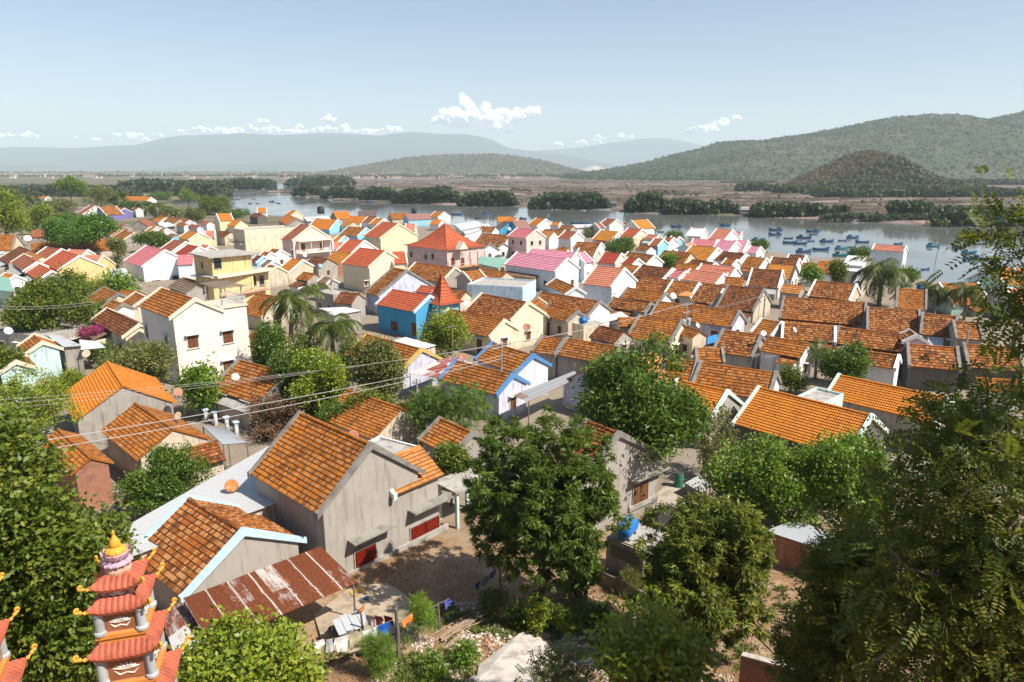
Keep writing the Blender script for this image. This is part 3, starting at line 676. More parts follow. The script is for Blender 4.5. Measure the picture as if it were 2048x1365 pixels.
def hip_roof(root, hx, hy, ze, za, roof, n=14, curve=1.6, over=0.5, near=False, top=0.03, name='roof', centre=(0, 0)):
    """four sided tiled roof that sweeps up to a point"""
    mb = MB(); X, Y = hx+over, hy+over; cx, cy = centre
    prof = []
    for k in range(n+1):
        t = k/n; prof.append((1-t*(1-top), ze+(za-ze)*t**curve))
    for k in range(n):
        (s0, z0), (s1, z1) = prof[k], prof[k+1]; st = .05*(1 if k else 0)
        a = [(-X*s0, -Y*s0), (X*s0, -Y*s0), (X*s0, Y*s0), (-X*s0, Y*s0)]; b = [(-X*s1, -Y*s1), (X*s1, -Y*s1), (X*s1, Y*s1), (-X*s1, Y*s1)]
        for i in range(4):
            j = (i+1) % 4; l0 = math.dist(a[i], a[j])/.3; l1 = math.dist(b[i], b[j])/.3
            mb.face([(a[i][0]+cx, a[i][1]+cy, z0+st), (a[j][0]+cx, a[j][1]+cy, z0+st), (b[j][0]+cx, b[j][1]+cy, z1), (b[i][0]+cx, b[i][1]+cy, z1)], [(-l0/2, n-k-.001), (l0/2, n-k-.001), (l1/2, n-k-.999), (-l1/2, n-k-.999)])
            if k: mb.face([(a[i][0]+cx, a[i][1]+cy, z0), (a[j][0]+cx, a[j][1]+cy, z0), (a[j][0]+cx, a[j][1]+cy, z0+st), (a[i][0]+cx, a[i][1]+cy, z0+st)], [(0, .95)]*4)
    mb.face([(x+cx, y+cy, ze-.05) for x, y in [(-X, -Y), (-X, Y), (X, Y), (X, -Y)]])
    for (x0, y0), (x1, y1) in (((-X, -Y), (X, -Y)), ((X, -Y), (X, Y)), ((X, Y), (-X, Y)), ((-X, Y), (-X, -Y))): mb.face([(x0+cx, y0+cy, ze-.05), (x1+cx, y1+cy, ze-.05), (x1+cx, y1+cy, ze), (x0+cx, y0+cy, ze)])
    r = mb.build(name, ROOF[roof], root)
    mb = MB()
    for sx, sy in ((1, 1), (1, -1), (-1, 1), (-1, -1)):
        mb.tube([(sx*X*s+cx, sy*Y*s+cy, z+.05) for s, z in prof], .10, 5)
    mb.tube([(cx, cy, za-.1), (cx, cy, za+.25), (cx, cy, za+.5)], [.14, .07, .02], 6); mb.build('hip_tiles', ROOF[roof], r); return r
def house(reg, A, B, C, hr=4.6, roof='old', wall='white', cop='w', label='', s=0.6, yaw=None, wmax=6.2, win='auto', shut='brown', name='tiled_house', ends=(1, 1), rear=1.0, trimf='white', dirt=0.5, frame=None, roofdrop=True):
    """A,B: photo points of the ridge ends (A the nearer), C: a photo point on the eave of the slope that shows"""
    if hr < 5.8 and not frame and roofdrop: hr -= 0.45
    a, u, L, w, n = frame or solve(reg, A[0], A[1], B[0], B[1], C[0], C[1], hr, s, yaw)
    w = min(max(w, 1.3), wmax)
    mid = a + u*(L/2); gz = ground(mid.y)
    # local frame: x along the ridge from A towards B, visible slope on -y
    x = u; y = -n
    if x.cross(y).z < 0: x = -u; flip = True       # keep it right handed: A end is then at +L/2
    else: flip = False
    base = Vector((mid.x, mid.y, gz)); rz = math.atan2(x.y, x.x)
    root = empty(name, base, rz, label, 'house', 'tiled houses of the village')
    zr = a.z - gz; L0, L1 = -L/2, L/2; ze = zr - s*w
    dist = mid.y; near = dist < 62
    ov = 0.3 if dist < 120 else 0.2
    # walls, one prism with both gables
    hw = w-ov; zw = zr - s*hw - 0.02; xi = 0.12
    mb = MB()
    b0 = -1.6
    q = [(hw, b0), (hw, zw), (0, zr-.03), (-hw, zw), (-hw, b0)]
    for xx, fl in ((L0+xi, 1), (L1-xi, 0)):
        f = [(xx, yy, zz) for yy, zz in q]; mb.face(f if fl else f[::-1], [(p[1], p[2]) for p in (f if fl else f[::-1])])
    for i in range(4):
        if i in (1, 2): continue
        (y0, z0), (y1, z1) = q[i], q[i+1]
        f = [(L0+xi, y0, z0), (L0+xi, y1, z1), (L1-xi, y1, z1), (L1-xi, y0, z0)]; mb.face(f[::-1] if i == 0 else f[::-1])
    W_ = mb.build('wall', wallm(wall, dirt), root)
    # roof
    mb = MB(); tw = 0.19 if near else 0.26; dl = 0.29 if dist < 62 else (0.40 if dist < 110 else 0.5)
    for sd_ in (-1, 1): roof_slab(mb, L0+(0 if ends[0] else -.15), L1+(0 if ends[1] else .15), w, zr, s, sd_, tw, dl, near and sd_ < 0 or (near and dist < 40))
    R_ = mb.build('roof', ROOF[roof], root)
    mb = MB(); ridge_caps(mb, L0, L1, zr+0.05, near); mb.build('ridge_tiles', ROOF[roof], R_)
    if cop:
        cm = {'w': FRAME['white'], 'g': concrete('weathered_coping', (.27,.25,.225)), 'c': FRAME['cream'], 'b': plain('blue_coping_paint', (.10,.25,.50), 0.6), 'k': plain('dark_coping', (.10,.09,.085), 0.8),
              'lb': plain('pale_blue_coping_paint', (.50,.68,.80), 0.6), 'y': plain('yellow_coping_paint', (.55,.40,.12), 0.7), 'm': plain('pale_green_coping_paint', (.62,.72,.66), 0.7)}[cop]
        cw = 0.2 if dist < 60 else 0.26
        for e, xx in ((ends[0], L0), (ends[1], L1)):
            if not e: continue
            mb = MB(); x0, x1 = (xx-.06, xx+cw) if xx < 0 else (xx-cw, xx+.06)
            coping_mesh(mb, x0, x1, w, zr, s, up=0.24 if dist < 60 else 0.27); mb.build('gable_coping', cm, R_)
    # windows on the walls that face the open side
    if win == 'auto' and dist < 200:
        cd = Vector((0, 0, 0)) - base; cd.z = 0; cd.normalize()
        X = Vector((math.cos(rz), math.sin(rz), 0)); Y = Vector((-math.sin(rz), math.cos(rz), 0))
        walls = [((0, -hw), (1, 0), L-1.2, -Y, zw), ((0, hw), (-1, 0), L-1.2, Y, zw), ((L1-xi, 0), (0, 1), 2*hw-.8, X, zw), ((L0+xi, 0), (0, -1), 2*hw-.8, -X, zw)]
        for (o_, xd, span, nn, top) in walls:
            if nn.dot(cd) < 0.15 or span < 1.6: continue
            nw = max(1, min(3, int(span/2.6))); z0 = 0.95
            levels = [z0] if zw < 5.2 else [z0, z0+3.1]
            dk = HR.randrange(nw) if nw > 1 else -1
            for lv in levels:
                if lv+1.5 > top: continue
                for k in range(nw):
                    off = span*((k+.5)/nw-.5)
                    oo = (o_[0]+xd[0]*off, o_[1]+xd[1]*off)
                    dr = (lv == z0 and k == dk)
                    window(root, wall_matrix(oo, xd, 0.05 if dr else lv), 0.9 if not dr else 1.0, 1.15 if not dr else 2.05, HR.choice([shut, shut, 'dark']), trimf, dist < 110, door=dr)
    # many houses have a lean-to along the eave that faces the lane
    if dist > 44 and dist < 230 and zw < 4.6 and L > 3.6 and not frame and win == 'auto' and LR.random() < .62:
        dp = LR.uniform(1.3, 2.3); fl = LR.uniform(.45, .95); x0 = L0+.2+(L-.4)*(1-fl)*LR.random(); x1 = x0+(L-.4)*fl; z1 = min(zw-.25, 3.0); z0 = z1-dp*.34
        mb = MB(); mb.face([(x0, -hw-.01, z1), (x0, -hw-dp, z0), (x1, -hw-dp, z0), (x1, -hw-.01, z1)], [(0, 0), (0, dp/.35), ((x1-x0)/.26, dp/.35), ((x1-x0)/.26, 0)])
        mb.face([(x0, -hw-.01, z1-.07), (x1, -hw-.01, z1-.07), (x1, -hw-dp, z0-.07), (x0, -hw-dp, z0-.07)]); mb.face([(x0, -hw-dp, z0), (x0, -hw-dp, z0-.07), (x1, -hw-dp, z0-.07), (x1, -hw-dp, z0)])
        lt = mb.build('lean_to', ROOF[LR.choice([roof, 'old', 'dark', 'oldor', 'greyt'])] if LR.random() < .6 else LR.choice([concrete('lean_to_concrete', (.42, .40, .37)), plain('lean_to_sheet', (.50, .50, .49), .5, .3, 0, .5), plain('lean_to_rust', (.22, .075, .035), .8, .2, 0, .5)]), root)
        mb = MB(); mb.box(x0+.1, x1-.1, -hw-dp+.15, -hw-.02, -1.2, z0-.09); mb.build('lean_to_wall', wallm(LR.choice([wall, 'grey', 'beige', 'white']), .8), lt)
    HOUSES.append((label, round(L, 1), round(w, 1), round(math.degrees(rz) % 90, 0), round(dist), round(ze, 1)))
    INFO[root.name] = dict(L=L, w=w, zr=zr, zw=zw, hw=hw, a=(1 if flip else -1)*(L/2-.12))
    return root

def flat_house(reg, A, B, C, h=3.6, wall='white', label='', name='flat_roofed_house', parapet=0.35, depth=None, roofm=None, win=True, shut='dark', cat='house', group='flat roofed houses of the village', slab=0.0, trim='white'):
    """A,B: photo points of the top front edge (left, right); C: photo point of a back corner of the top"""
    a = pix(*rp(reg, *A), h); b = pixz(*rp(reg, *B), a.z); c = pixz(*rp(reg, *C), a.z)
    u = b-a; L = u.length; u.normalize(); n = Vector((-u.y, u.x, 0)); D = depth or min(max((c-a).dot(n), 2.0), 16)
    mid = (a+b)/2 + n*D/2; gz = ground(mid.y); zt = a.z-gz
    root = empty(name, (mid.x, mid.y, gz), math.atan2(u.y, u.x), label, cat, group)
    mb = MB(); hx, hy = L/2, D/2; t = 0.14
    mb.box(-hx, hx, -hy, hy, -1.6, zt-parapet)
    if parapet > .05:
        mb.box(-hx, hx, -hy, -hy+t, zt-parapet, zt); mb.box(-hx, hx, hy-t, hy, zt-parapet, zt)
        mb.box(-hx, -hx+t, -hy+t, hy-t, zt-parapet, zt); mb.box(hx-t, hx, -hy+t, hy-t, zt-parapet, zt)
    mb.build('wall', wallm(wall, 0.6), root)
    mb = MB(); e = slab
    mb.box(-hx+t+.01-e*1.5, hx-t-.01+e*1.5, -hy+t+.01-e*1.5, hy-t-.01+e*1.5, zt-parapet+.01, zt-parapet+.06+e*.3); mb.build('roof', roofm or concrete('roof_concrete', (.44,.41,.37)), root)
    if win and mid.y < 170:
        cd = (-Vector((mid.x, mid.y, 0))).normalized()
        for (o_, xd, span) in (((0, -hy), (1, 0), L), ((hx, 0), (0, 1), D), ((-hx, 0), (0, -1), D)):
            nn = Vector((xd[1], -xd[0], 0)); nn.rotate(Matrix.Rotation(root.rotation_euler.z, 3, 'Z'))
            if nn.dot(cd) < 0.15 or span < 2: continue
            nw = max(1, min(4, int(span/2.6)))
            for lv in ([1.0] if zt < 5 else [1.0, 4.1] if zt < 8 else [1.0, 4.1, 7.2]):
                if lv+1.4 > zt-parapet: continue
                for k in range(nw):
                    off = span*((k+.5)/nw-.5)
                    window(root, wall_matrix((o_[0]+xd[0]*off, o_[1]+xd[1]*off), xd, lv), 0.95, 1.1, shut, trim, mid.y < 110)
    INFO[root.name] = dict(L=L, D=D, zt=zt, hx=L/2, hy=D/2)
    return root

def sheet(name, reg, pts, hs, mat, label, cat='roof', corr=0.09, amp=0.018, posts=True, wall=None, group=None, postmat=None, th=0.012):
    """a sheet roof: four photo points (far-left, far-right, near-right, near-left, i.e. down the slope) each at its own height"""
    P = [pix(*rp(reg, *p), h) for p, h in zip(pts, hs)]
    mid = sum(P, Vector())/4; gz = ground(mid.y)
    root = empty(name, (mid.x, mid.y, gz), 0, label, cat, group); o = Vector((mid.x, mid.y, gz))
    Q = [p-o for p in P]; wdt = (Q[1]-Q[0]).length; dep = (Q[3]-Q[0]).length
    nu = min(400, max(2, int(wdt/corr*4))) if amp else 1; nv = 6
    nrm = (Q[1]-Q[0]).cross(Q[3]-Q[0]).normalized()
    if nrm.z < 0: nrm = -nrm
    mb = MB(); base = 0
    for lay, off in ((0, 0.0), (1, -th)):
        base = len(mb.v)
        for j in range(nv+1):
            for i in range(nu+1):
                p = Q[0].lerp(Q[1], i/nu).lerp(Q[3].lerp(Q[2], i/nu), j/nv) + nrm*(amp*math.sin(2*math.pi*i/nu*wdt/corr)+off)
                mb.v.append(tuple(p))
        for j in range(nv):
            for i in range(nu):
                k = base+j*(nu+1)+i; q = (k, k+nu+1, k+nu+2, k+1)
                mb.f.append(q if lay == 0 else q[::-1]); mb.uv.append([(i/nu*wdt, j/nv*dep), (i/nu*wdt, (j+1)/nv*dep), ((i+1)/nu*wdt, (j+1)/nv*dep), ((i+1)/nu*wdt, j/nv*dep)])
    mb.build('roof_sheets', mat, root)
    if wall:
        mb = MB(); c = sum(Q, Vector())/4
        S_ = [c+(q-c)*0.93 for q in Q]
        for i in range(4):
            p, q = S_[i], S_[(i+1) % 4]
            dz = .06
            mb.face([(p.x, p.y, -1.5), (q.x, q.y, -1.5), (q.x, q.y, q.z-dz), (p.x, p.y, p.z-dz)])
        mb.build('wall', wallm(wall, 0.7), root)
    elif posts:
        c = sum(Q, Vector())/4
        for q in Q:
            r = c+(q-c)*0.94; mb = MB(); mb.tube([(r.x, r.y, -.4), (r.x, r.y, r.z-.03)], 0.05, 6); mb.build('post', postmat or wood('grey_post_wood', (.22,.18,.14)), root)
        mb = MB()
        for i in range(4):
            p, q = c+(Q[i]-c)*0.94, c+(Q[(i+1) % 4]-c)*0.94
            mb.tube([p-ZUP*.06, q-ZUP*.06], .035, 5)
        mb.build('roof_frame', postmat or wood('grey_post_wood', (.22,.18,.14)), root)
    return root
# ------------------------------------------------------------------ the village, left half
H = house
# far left
H('R3', (128,470), (-40,475), (170,587), 6.0, 'oldor', 'cream', 'g', 'long orange roofed house cut by the left edge of the photo')
H('R3', (408,430), (255,432), (405,487), 4.2, 'rust', 'grey', None, 'small rust roofed grey house left of the dark almond tree')
H('R3', (845,505), (240,536), (845,590), 4.8, 'oldor', 'beige', None, 'very long low orange roof below the dark almond tree')
H('R3', (745,246), (700,240), (668,316), 6.6, 'rust', 'white', 'w', 'white gabled house behind the almond tree, joined to a purple veranda', win=None)
H('R3', (905,247), (768,253), (832,318), 6.2, 'oldor', 'purple', 'w', 'orange roofed house with a purple veranda front', win='auto')
H('R3', (972,262), (915,252), (968,308), 5.6, 'rust', 'purple', 'w', 'narrow rust roof end piece right of the purple veranda')
H('R3', (540,242), (500,236), (464,287), 5.2, 'rust', 'grey', None, 'grey gabled house above the white block, rust roof on its left')
H('R3', (470,297), (402,302), (452,333), 4.4, 'rust', 'grey', None, 'small low rust roof in front of the grey gable at far left')
H('R3', (1180,172), (957,168), (1150,205), 5.0, 'orange', 'white', None, 'long orange roofed hall near the inlet trees')
H('R3', (375,168), (330,165), (370,188), 4.5, 'orange', 'white', None, 'tiny orange roofed house in the trees at far left')
H('R3', (1085,262), (1055,250), (1065,285), 5.0, 'oldor', 'white', 'w', 'small white gabled house among palms by the inlet')
H('R3', (1325,310), (1270,303), (1215,368), 4.8, 'orange', 'white', None, 'orange roofed house with a broad left slope near the inlet palms')
H('R3', (1150,350), (1080,358), (1140,402), 4.4, 'rust', 'grey', None, 'rust roofed grey house with dark open front near the inlet palms')
H('R3', (1405,345), (1322,331), (1365,380), 4.4, 'oldor', 'grey', None, 'orange brown roof just behind the white canopy')
H('R3', (1480,347), (1425,336), (1440,382), 4.4, 'oldor', 'lav', None, 'small orange roof with a bluish wall by the riverside bushes')
H('R3', (1560,400), (1490,388), (1525,418), 4.2, 'rust', 'lav', None, 'low rust roof with bluish walls near the riverside')
H('R3', (1640,365), (1590,362), (1605,390), 4.2, 'rust', 'whiteb', None, 'tiny rust roof beside the yellow house by the river')
H('R3', (1460,385), (1400,375), (1430,405), 4.2, 'oldor', 'whiteb', None, 'tiny orange roof amid the low riverside sheds')
H('R3', (1228,411), (1185,405), (1112,470), 5.0, 'orange', 'white', 'w', 'orange roofed house with a wide white gable behind the round bush')
H('R3', (1300,425), (1262,420), (1240,470), 4.6, 'rust', 'whiteb', 'w', 'small rust roofed house with bluish walls right of the wide white gable')
H('R3', (1370,470), (1330,460), (1310,490), 4.4, 'rust', 'ltblue', None, 'low rust roofed pale blue house behind the pale yellow gable')
H('R3', (985,392), (930,386), (880,420), 4.6, 'rust', 'grey', 'g', 'grey gabled house right behind the almond tree')
H('R3', (1000,425), (905,415), (945,485), 4.6, 'oldor', 'grey', None, 'orange brown roof tucked right of the almond tree')
H('R3', (1045,456), (965,432), (962,530), 5.0, 'oldor', 'grey', 'c', 'grey gabled house with an orange left slope by the round bush')
H('R3', (1000,440), (935,432), (915,492), 4.7, 'rust', 'grey', 'c', 'rust roofed house squeezed between almond tree and grey gable')
H('R3', (1555,452), (1470,437), (1480,512), 5.6, 'yellow', 'paley', 'w', 'pale yellow gabled house with an ochre roof, left of the dark slate roof')
H('R3', (1680,440), (1600,442), (1665,490), 5.4, 'salmon', 'paley', 'w', 'salmon roof wing right of the pale yellow gable')
H('R3', (1560,565), (1460,546), (1398,632), 5.0, 'maroon', 'white', 'w', 'dark red roof between the pink roofed house and the yellow block')
H('R3', (1640,560), (1580,545), (1600,600), 4.8, 'salmon', 'beige', 'w', 'small salmon roof right behind the dark red roof')
H('R3', (1450,526), (1352,508), (1360,607), 5.4, 'rust', 'white', 'w', 'rust brown roof with white gable just behind the pink roofed house')
H('R3', (1800,450), (1720,440), (1765,490), 4.6, 'dark', 'beige', None, 'dark brown roof left of the cream balcony building')
# red roofed cluster
H('R3', (622,636), (487,590), (530,782), 6.4, 'red', 'yellow', 'w', 'bright red roofed house with a yellow gable, left of the pink roofed house', win=None)
H('R3', (808,632), (640,632), (840,742), 5.6, 'salmon', 'yellow', 'c', 'salmon roofed wing with cream coping, right of the yellow gable', win=None)
H('R3', (690,592), (540,588), (700,640), 6.2, 'salmon', 'cream', 'w', 'pale salmon roof behind the yellow gabled house')
H('R3', (482,583), (360,568), (400,720), 6.0, 'rust', 'beige', 'w', 'rust brown roof behind the bright red one at left')
H('R3', (290,686), (185,622), (210,775), 5.4, 'rust', 'grey', 'w', 'rust roofed grey house with white coping at the left, above the bushes')
H('R3', (405,756), (305,700), (325,845), 5.0, 'red', 'grey', 'w', 'small bright red roof above the big leafy tree at left')
H('R3', (225,590), (150,560), (50,690), 5.4, 'dark', 'grey', None, 'dark brown roof beside the left edge, behind the rust roofed grey house')
H('R3', (330,640), (215,600), (260,680), 5.2, 'peach', 'beige', None, 'pale brown roof glimpsed behind the rust roofed grey house')
H('R3', (120,790), (40,770), (90,850), 4.6, 'orange', 'white', 'w', 'small orange roof with white coping at the left edge')
# pink roof
pk = H('R3', (1290,592), (1140,556), (1140,728), 6.4, 'pink', 'whiteb', 'w', 'pink roofed house with a broad bluish white gable', win=None, dirt=0.15)
H('R3', (1510,628), (1390,632), (1480,702), 5.6, 'pink', 'whiteb', None, 'pink roofed wing joining the bluish white gable to the yellow block', win=None, dirt=0.15)
# brown roofs left of the villa
H('R3', (925,932), (805,882), (765,1032), 5.0, 'oldor', 'beige', 'g', 'old orange roof above the bougainvillea, farthest of three left of the villa')
H('R3', (965,1014), (870,982), (900,1085), 4.8, 'oldor', 'white', 'g', 'old orange roof in the middle of three left of the villa')
H('R3', (1140,965), (1055,922), (1000,1100), 5.0, 'oldor', 'beige', 'c', 'brown tiled roof with cream coping touching the villa')
H('R3', (1095,1173), (832,1048), (985,1287), 5.0, 'dark', 'cream', 'c', 'dark brown roof with cream coping beside the bougainvillea')
H('R3', (1535,862), (1400,812), (1450,935), 5.4, 'greyt', 'grey', None, 'grey weathered tile roof just behind the villa', win=None)
H('R3', (1525,830), (1425,805), (1480,842), 5.0, 'oldor', 'white', None, 'small orange strip of roof beneath the yellow block')
H('R3', (1090,915), (940,905), (1050,945), 4.8, 'oldor', 'white', None, 'low orange roof behind the cream coped brown roof', win=None)
# teal houses, lower left
H('S1', (325,140), (258,82), (203,234), 4.6, 'oldor', 'mint', 'c', 'pale teal gabled house with thick cream coping, farther of two', win=None, wmax=8)
H('S1', (122,288), (55,200), (-22,382), 4.6, 'oldor', 'mint', 'c', 'pale teal gabled house with thick cream coping, nearer of two at the left edge', win=None, wmax=8)
# orange and brown houses, lower left
H('S1', (935,470), (815,285), (566,766), 5.6, 'orange', 'grey', None, 'bright orange roofed house with bare grey gable, lower left', win=None, wmax=8)
H('S1', (1315,798), (1022,602), (1045,1040), 4.6, 'oldor', 'beige', None, 'brown tiled house below the bright orange roof', win=None, wmax=8)
H('S1', (690,1018), (440,800), (318,905), 4.2, 'oldor', 'brick', None, 'orange brown roof on a brick house behind the lower left tree', win=None, wmax=6)
H('P', (582,750), (478,722), (530,815), 4.8, 'oldor', 'beige', 'g', 'old brown roofed house right of the villa with a grey coping ridge line', wmax=7, shut='blue')
# behind the palms
H('R4', (190,958), (0,930), (40,1112), 5.0, 'oldor', 'beige', None, 'old orange roof seen behind the tall palm', win=None)
H('P', (560,668), (512,660), (540,700), 4.6, 'dark', 'beige', None, 'dark roof hidden low behind the tall palm', win=None)
# row of houses along the left riverside
H('R4', (85,259), (10,260), (48,296), 5.0, 'orange', 'white', 'w', 'orange roofed white gable by the river, left of the dark grey gable')
H('R4', (45,306), (-15,300), (0,332), 5.0, 'dark', 'dark', None, 'dark grey gabled house near the river with a dark roof')
H('R4', (320,342), (205,290), (245,394), 5.4, 'orange', 'grey', 'g', 'grey gabled house with an orange left slope near the river', win=None)
H('R4', (320,283), (277,278), (278,316), 5.0, 'orange', 'cream', 'c', 'cream gabled house with a small orange roof near the river')
H('R4', (720,286), (600,290), (735,346), 5.0, 'orange', 'grey', None, 'orange roofed house left of the grey slate roof by the river')
H('R4', (935,282), (795,284), (955,326), 5.0, 'slate', 'dark', None, 'grey slate roof by the river among orange roofs')
H('R4', (860,326), (735,322), (855,392), 5.0, 'orange', 'white', None, 'plain orange roof in front of the grey slate roof')
H('R4', (950,335), (870,330), (930,375), 4.8, 'oldor', 'white', 'w', 'small orange roof between plain orange roof and blue walled house')
H('R4', (1000,345), (935,340), (985,395), 4.6, 'orange', 'white', 'w', 'orange roof behind the red roofed yellow house')
H('R4', (1190,298), (1042,302), (1195,346), 5.0, 'oldor', 'beige', None, 'brown orange roof left of the mauve roof by the river')
H('R4', (1350,306), (1165,312), (1365,348), 5.6, 'mauve', 'ltblue', None, 'mauve brown roof on pale blue walls by the river')
H('R4', (1470,293), (1400,287), (1440,335), 5.0, 'orange', 'white', 'w', 'orange roof with twin white gables by the river')
H('R4', (1450,352), (1378,350), (1430,392), 4.6, 'orange', 'white', None, 'low orange roof behind the red spired villa')
H('R4', (640,352), (460,346), (560,430), 5.6, 'orange', 'ltblue', 'lb', 'orange roofed house with sky blue gable and blue coping')
H('R4', (330,412), (135,400), (213,506), 6.0, 'slate', 'whiteb', None, 'large dark slate roof left of the pink villa', win=None)
H('R4', (860,416), (715,406), (790,482), 5.2, 'oldor', 'ltblue', 'lb', 'old orange roof with a pale blue edge behind the yellow house')
H('R4', (760,370), (680,362), (730,405), 4.8, 'peach', 'beige', None, 'pale orange roof behind the sky blue gable')
H('R4', (850,516), (722,505), (745,612), 6.0, 'red', 'white', 'w', 'red roof between the pink villa and the yellow red roofed house')
H('R4', (690,528), (615,530), (650,585), 5.6, 'salmon', 'white', 'w', 'small salmon roof right of the pink villa')
H('R4', (690,482), (640,478), (660,530), 5.0, 'orange', 'ltblue', 'w', 'little orange roof with blue white gable behind the small salmon roof')
H('R4', (1115,384), (985,368), (1050,512), 8.6, 'red', 'paley', 'c', 'tall pale yellow house with a red roof and stepped gables', name='tall_house')
H('R4', (1250,385), (1165,385), (1290,440), 7.6, 'salmon', 'paley', 'c', 'salmon roofed wing of the tall pale yellow house', win=None)
H('R4', (735,618), (618,598), (640,728), 5.4, 'yellow', 'brick', None, 'ochre tiled roof just left of the cream villa')
H('R4', (560,656), (450,640), (520,728), 5.0, 'dark', 'grey', None, 'dark brown roof left of the ochre tiled one')
H('R4', (370,670), (272,656), (265,778), 5.0, 'orange', 'beige', 'w', 'orange roof with white copings and a plain beige gable', win=None)
H('R4', (166,716), (140,713), (82,792), 4.6, 'oldor', 'beige', 'c', 'beige gable end beside the orange roof with white copings', win=None)
H('R4', (460,776), (370,762), (400,832), 4.6, 'oldor', 'grey', None, 'small old roof below the orange one with white copings')
H('R4', (195,590), (120,580), (150,646), 4.8, 'oldor', 'white', 'w', 'small old orange roof in front of the pink villa, left')
H('R4', (120,610), (60,605), (80,650), 4.6, 'oldor', 'white', 'w', 'tiny old orange roof farthest left in front of the pink villa')
H('R4', (140,675), (95,668), (105,720), 4.6, 'greyt', 'whiteb', 'w', 'little grey roofed gable in front of the pink villa')
H('R4', (60,640), (0,632), (20,690), 4.6, 'dark', 'ltblue', 'lb', 'pale blue edged dark roof right of the yellow block')
H('R4', (1180,750), (1068,730), (945,946), 7.0, 'old', 'lav', 'g', 'two storey house with old brown roof and stained lavender gable', dirt=0.9, win=None, shut='brown')
H('R4', (1555,727), (1240,690), (1440,837), 5.2, 'old', 'grey', 'c', 'long old brown roof with a grey stucco gable below the spired villa', win=None)
H('R4', (1745,748), (1612,765), (1775,815), 4.8, 'oldor', 'grey', 'c', 'small orange brown roof right of the grey stucco gable', win=None)
H('R4', (1960,762), (1760,732), (1780,806), 4.8, 'oldor', 'beige', None, 'low old orange roof beneath the green sheet roof')
H('R4', (1480,470), (1400,462), (1440,500), 5.0, 'salmon', 'white', 'w', 'small salmon roof tip right behind the spired villa', win=None)
H('R4', (1640,480), (1560,470), (1620,500), 4.8, 'oldor', 'white', 'w', 'orange roof strip right of the spired villa', win=None)
H('R4', (1985,472), (1760,460), (1900,545), 5.0, 'old', 'white', None, 'old brown roof right of the spired villa')
H('R4', (1870,410), (1760,405), (1850,450), 5.0, 'old', 'white', None, 'smaller old brown roof behind the one right of the spired villa')
H('R4', (1825,542), (1790,535), (1755,602), 5.0, 'old', 'whiteb', 'g', 'white gabled house with old roof right of the spired villa')
H('R4', (1930,536), (1890,530), (1885,570), 4.8, 'old', 'white', 'g', 'small white gable behind the green sheet roof')
H('R4', (1975,372), (1935,365), (1886,446), 5.0, 'slate', 'blue', 'k', 'dark blue gabled house near the river')
H('R4', (1990,330), (1882,331), (1870,372), 5.0, 'orange', 'green', None, 'orange roofed green house near the river')
H('R4', (600,815), (520,800), (560,850), 4.6, 'greyt', 'grey', 'c', 'low grey roof behind the stained concrete block', win=None)
H('R4', (800,930), (660,920), (700,1010), 4.6, 'dark', 'grey', None, 'dark lean roof between concrete block and two storey house', win=None)
H('R4', (1640,915), (1545,905), (1600,985), 4.6, 'old', 'beige', None, 'old brown roof right behind the spire of the blue house', win=None)
# middle foreground rows
H('S2', (1262,193), (832,78), (1092,357), 4.8, 'oldor', 'lav', 'y', 'brown roofed house with lavender gable and yellow coping, below the blue house', win=None)
H('S2', (800,86), (720,66), (750,142), 4.8, 'oldor', 'beige', 'g', 'short brown roof left of the lavender gable')
H('S2', (1955,388), (1510,278), (1857,547), 4.6, 'oldor', 'lav', 'b', 'brown roof with the smaller of two blue edged gables', win='auto', wmax=5)
H('S2', (2107,240), (1790,142), (2100,420), 5.0, 'oldor', 'whiteb', 'b', 'brown roof with the larger of two blue edged gables', win=None, wmax=5)
H('S2', (1105,642), (690,500), (870,870), 4.4, 'oldor', 'beige', None, 'orange brown roof behind the grey stucco house, laundry at its end', win=None, wmax=5)
H('S2', (1650,830), (1390,716), (1425,972), 4.6, 'oldor', 'grey', 'g', 'brown roof half hidden by the mango tree, behind the white coping', win=None, wmax=5)
window_at(pk, 'A', 315, 577, w=1.3, h=1.7, kind='red', frame='white')
window_at(pk, 'A', 352, 566, w=1.2, h=1.6, kind='dark', frame='white')
# ------------------------------------------------------------------ the village, right half
# riverside rows
H('R5', (265,346), (190,338), (225,404), 5.2, 'orange', 'white', 'w', 'orange roofed white gabled house by the river, left of the moored blue boats')
H('R5', (380,375), (310,372), (360,398), 4.8, 'orange', 'white', 'w', 'low orange annex right of the white riverside gable')
H('R5', (110,356), (0,360), (190,427), 5.6, 'mauve', 'blue', None, 'mauve brown roof on dark blue walls behind the small pink villa')
H('R5', (40,340), (-20,338), (20,362), 4.8, 'orange', 'white', None, 'small orange roof by the river left of the mauve one')
H('R5', (190,432), (40,416), (130,502), 8.0, 'pink', 'pink', 'w', 'small pink villa with a pink roof and tiny dormer', name='villa', shut='red', dirt=0.2)
H('R5', (330,446), (235,440), (365,502), 5.6, 'peach', 'white', None, 'peach coloured roof right of the small pink villa')
H('R5', (515,449), (412,440), (475,506), 6.2, 'rust', 'white', 'w', 'white gabled house with rust roof right of the peach roof')
H('R5', (415,436), (250,426), (370,472), 5.0, 'old', 'white', 'w', 'long old brown roof behind the white gabled rust roof')
H('R5', (480,402), (385,396), (440,432), 4.8, 'old', 'grey', None, 'old brown roof by the riverside shrubs')
H('R5', (840,447), (690,435), (800,522), 5.6, 'yellow', 'white', 'w', 'ochre roofed house with white gable above the green tree')
H('R5', (1020,428), (905,418), (975,502), 6.0, 'red', 'cream', 'w', 'orange red roofed house with a cream gable near the river')
H('R5', (1150,475), (1060,465), (1130,505), 5.0, 'salmon', 'cream', 'w', 'small salmon roof right of the cream gable')
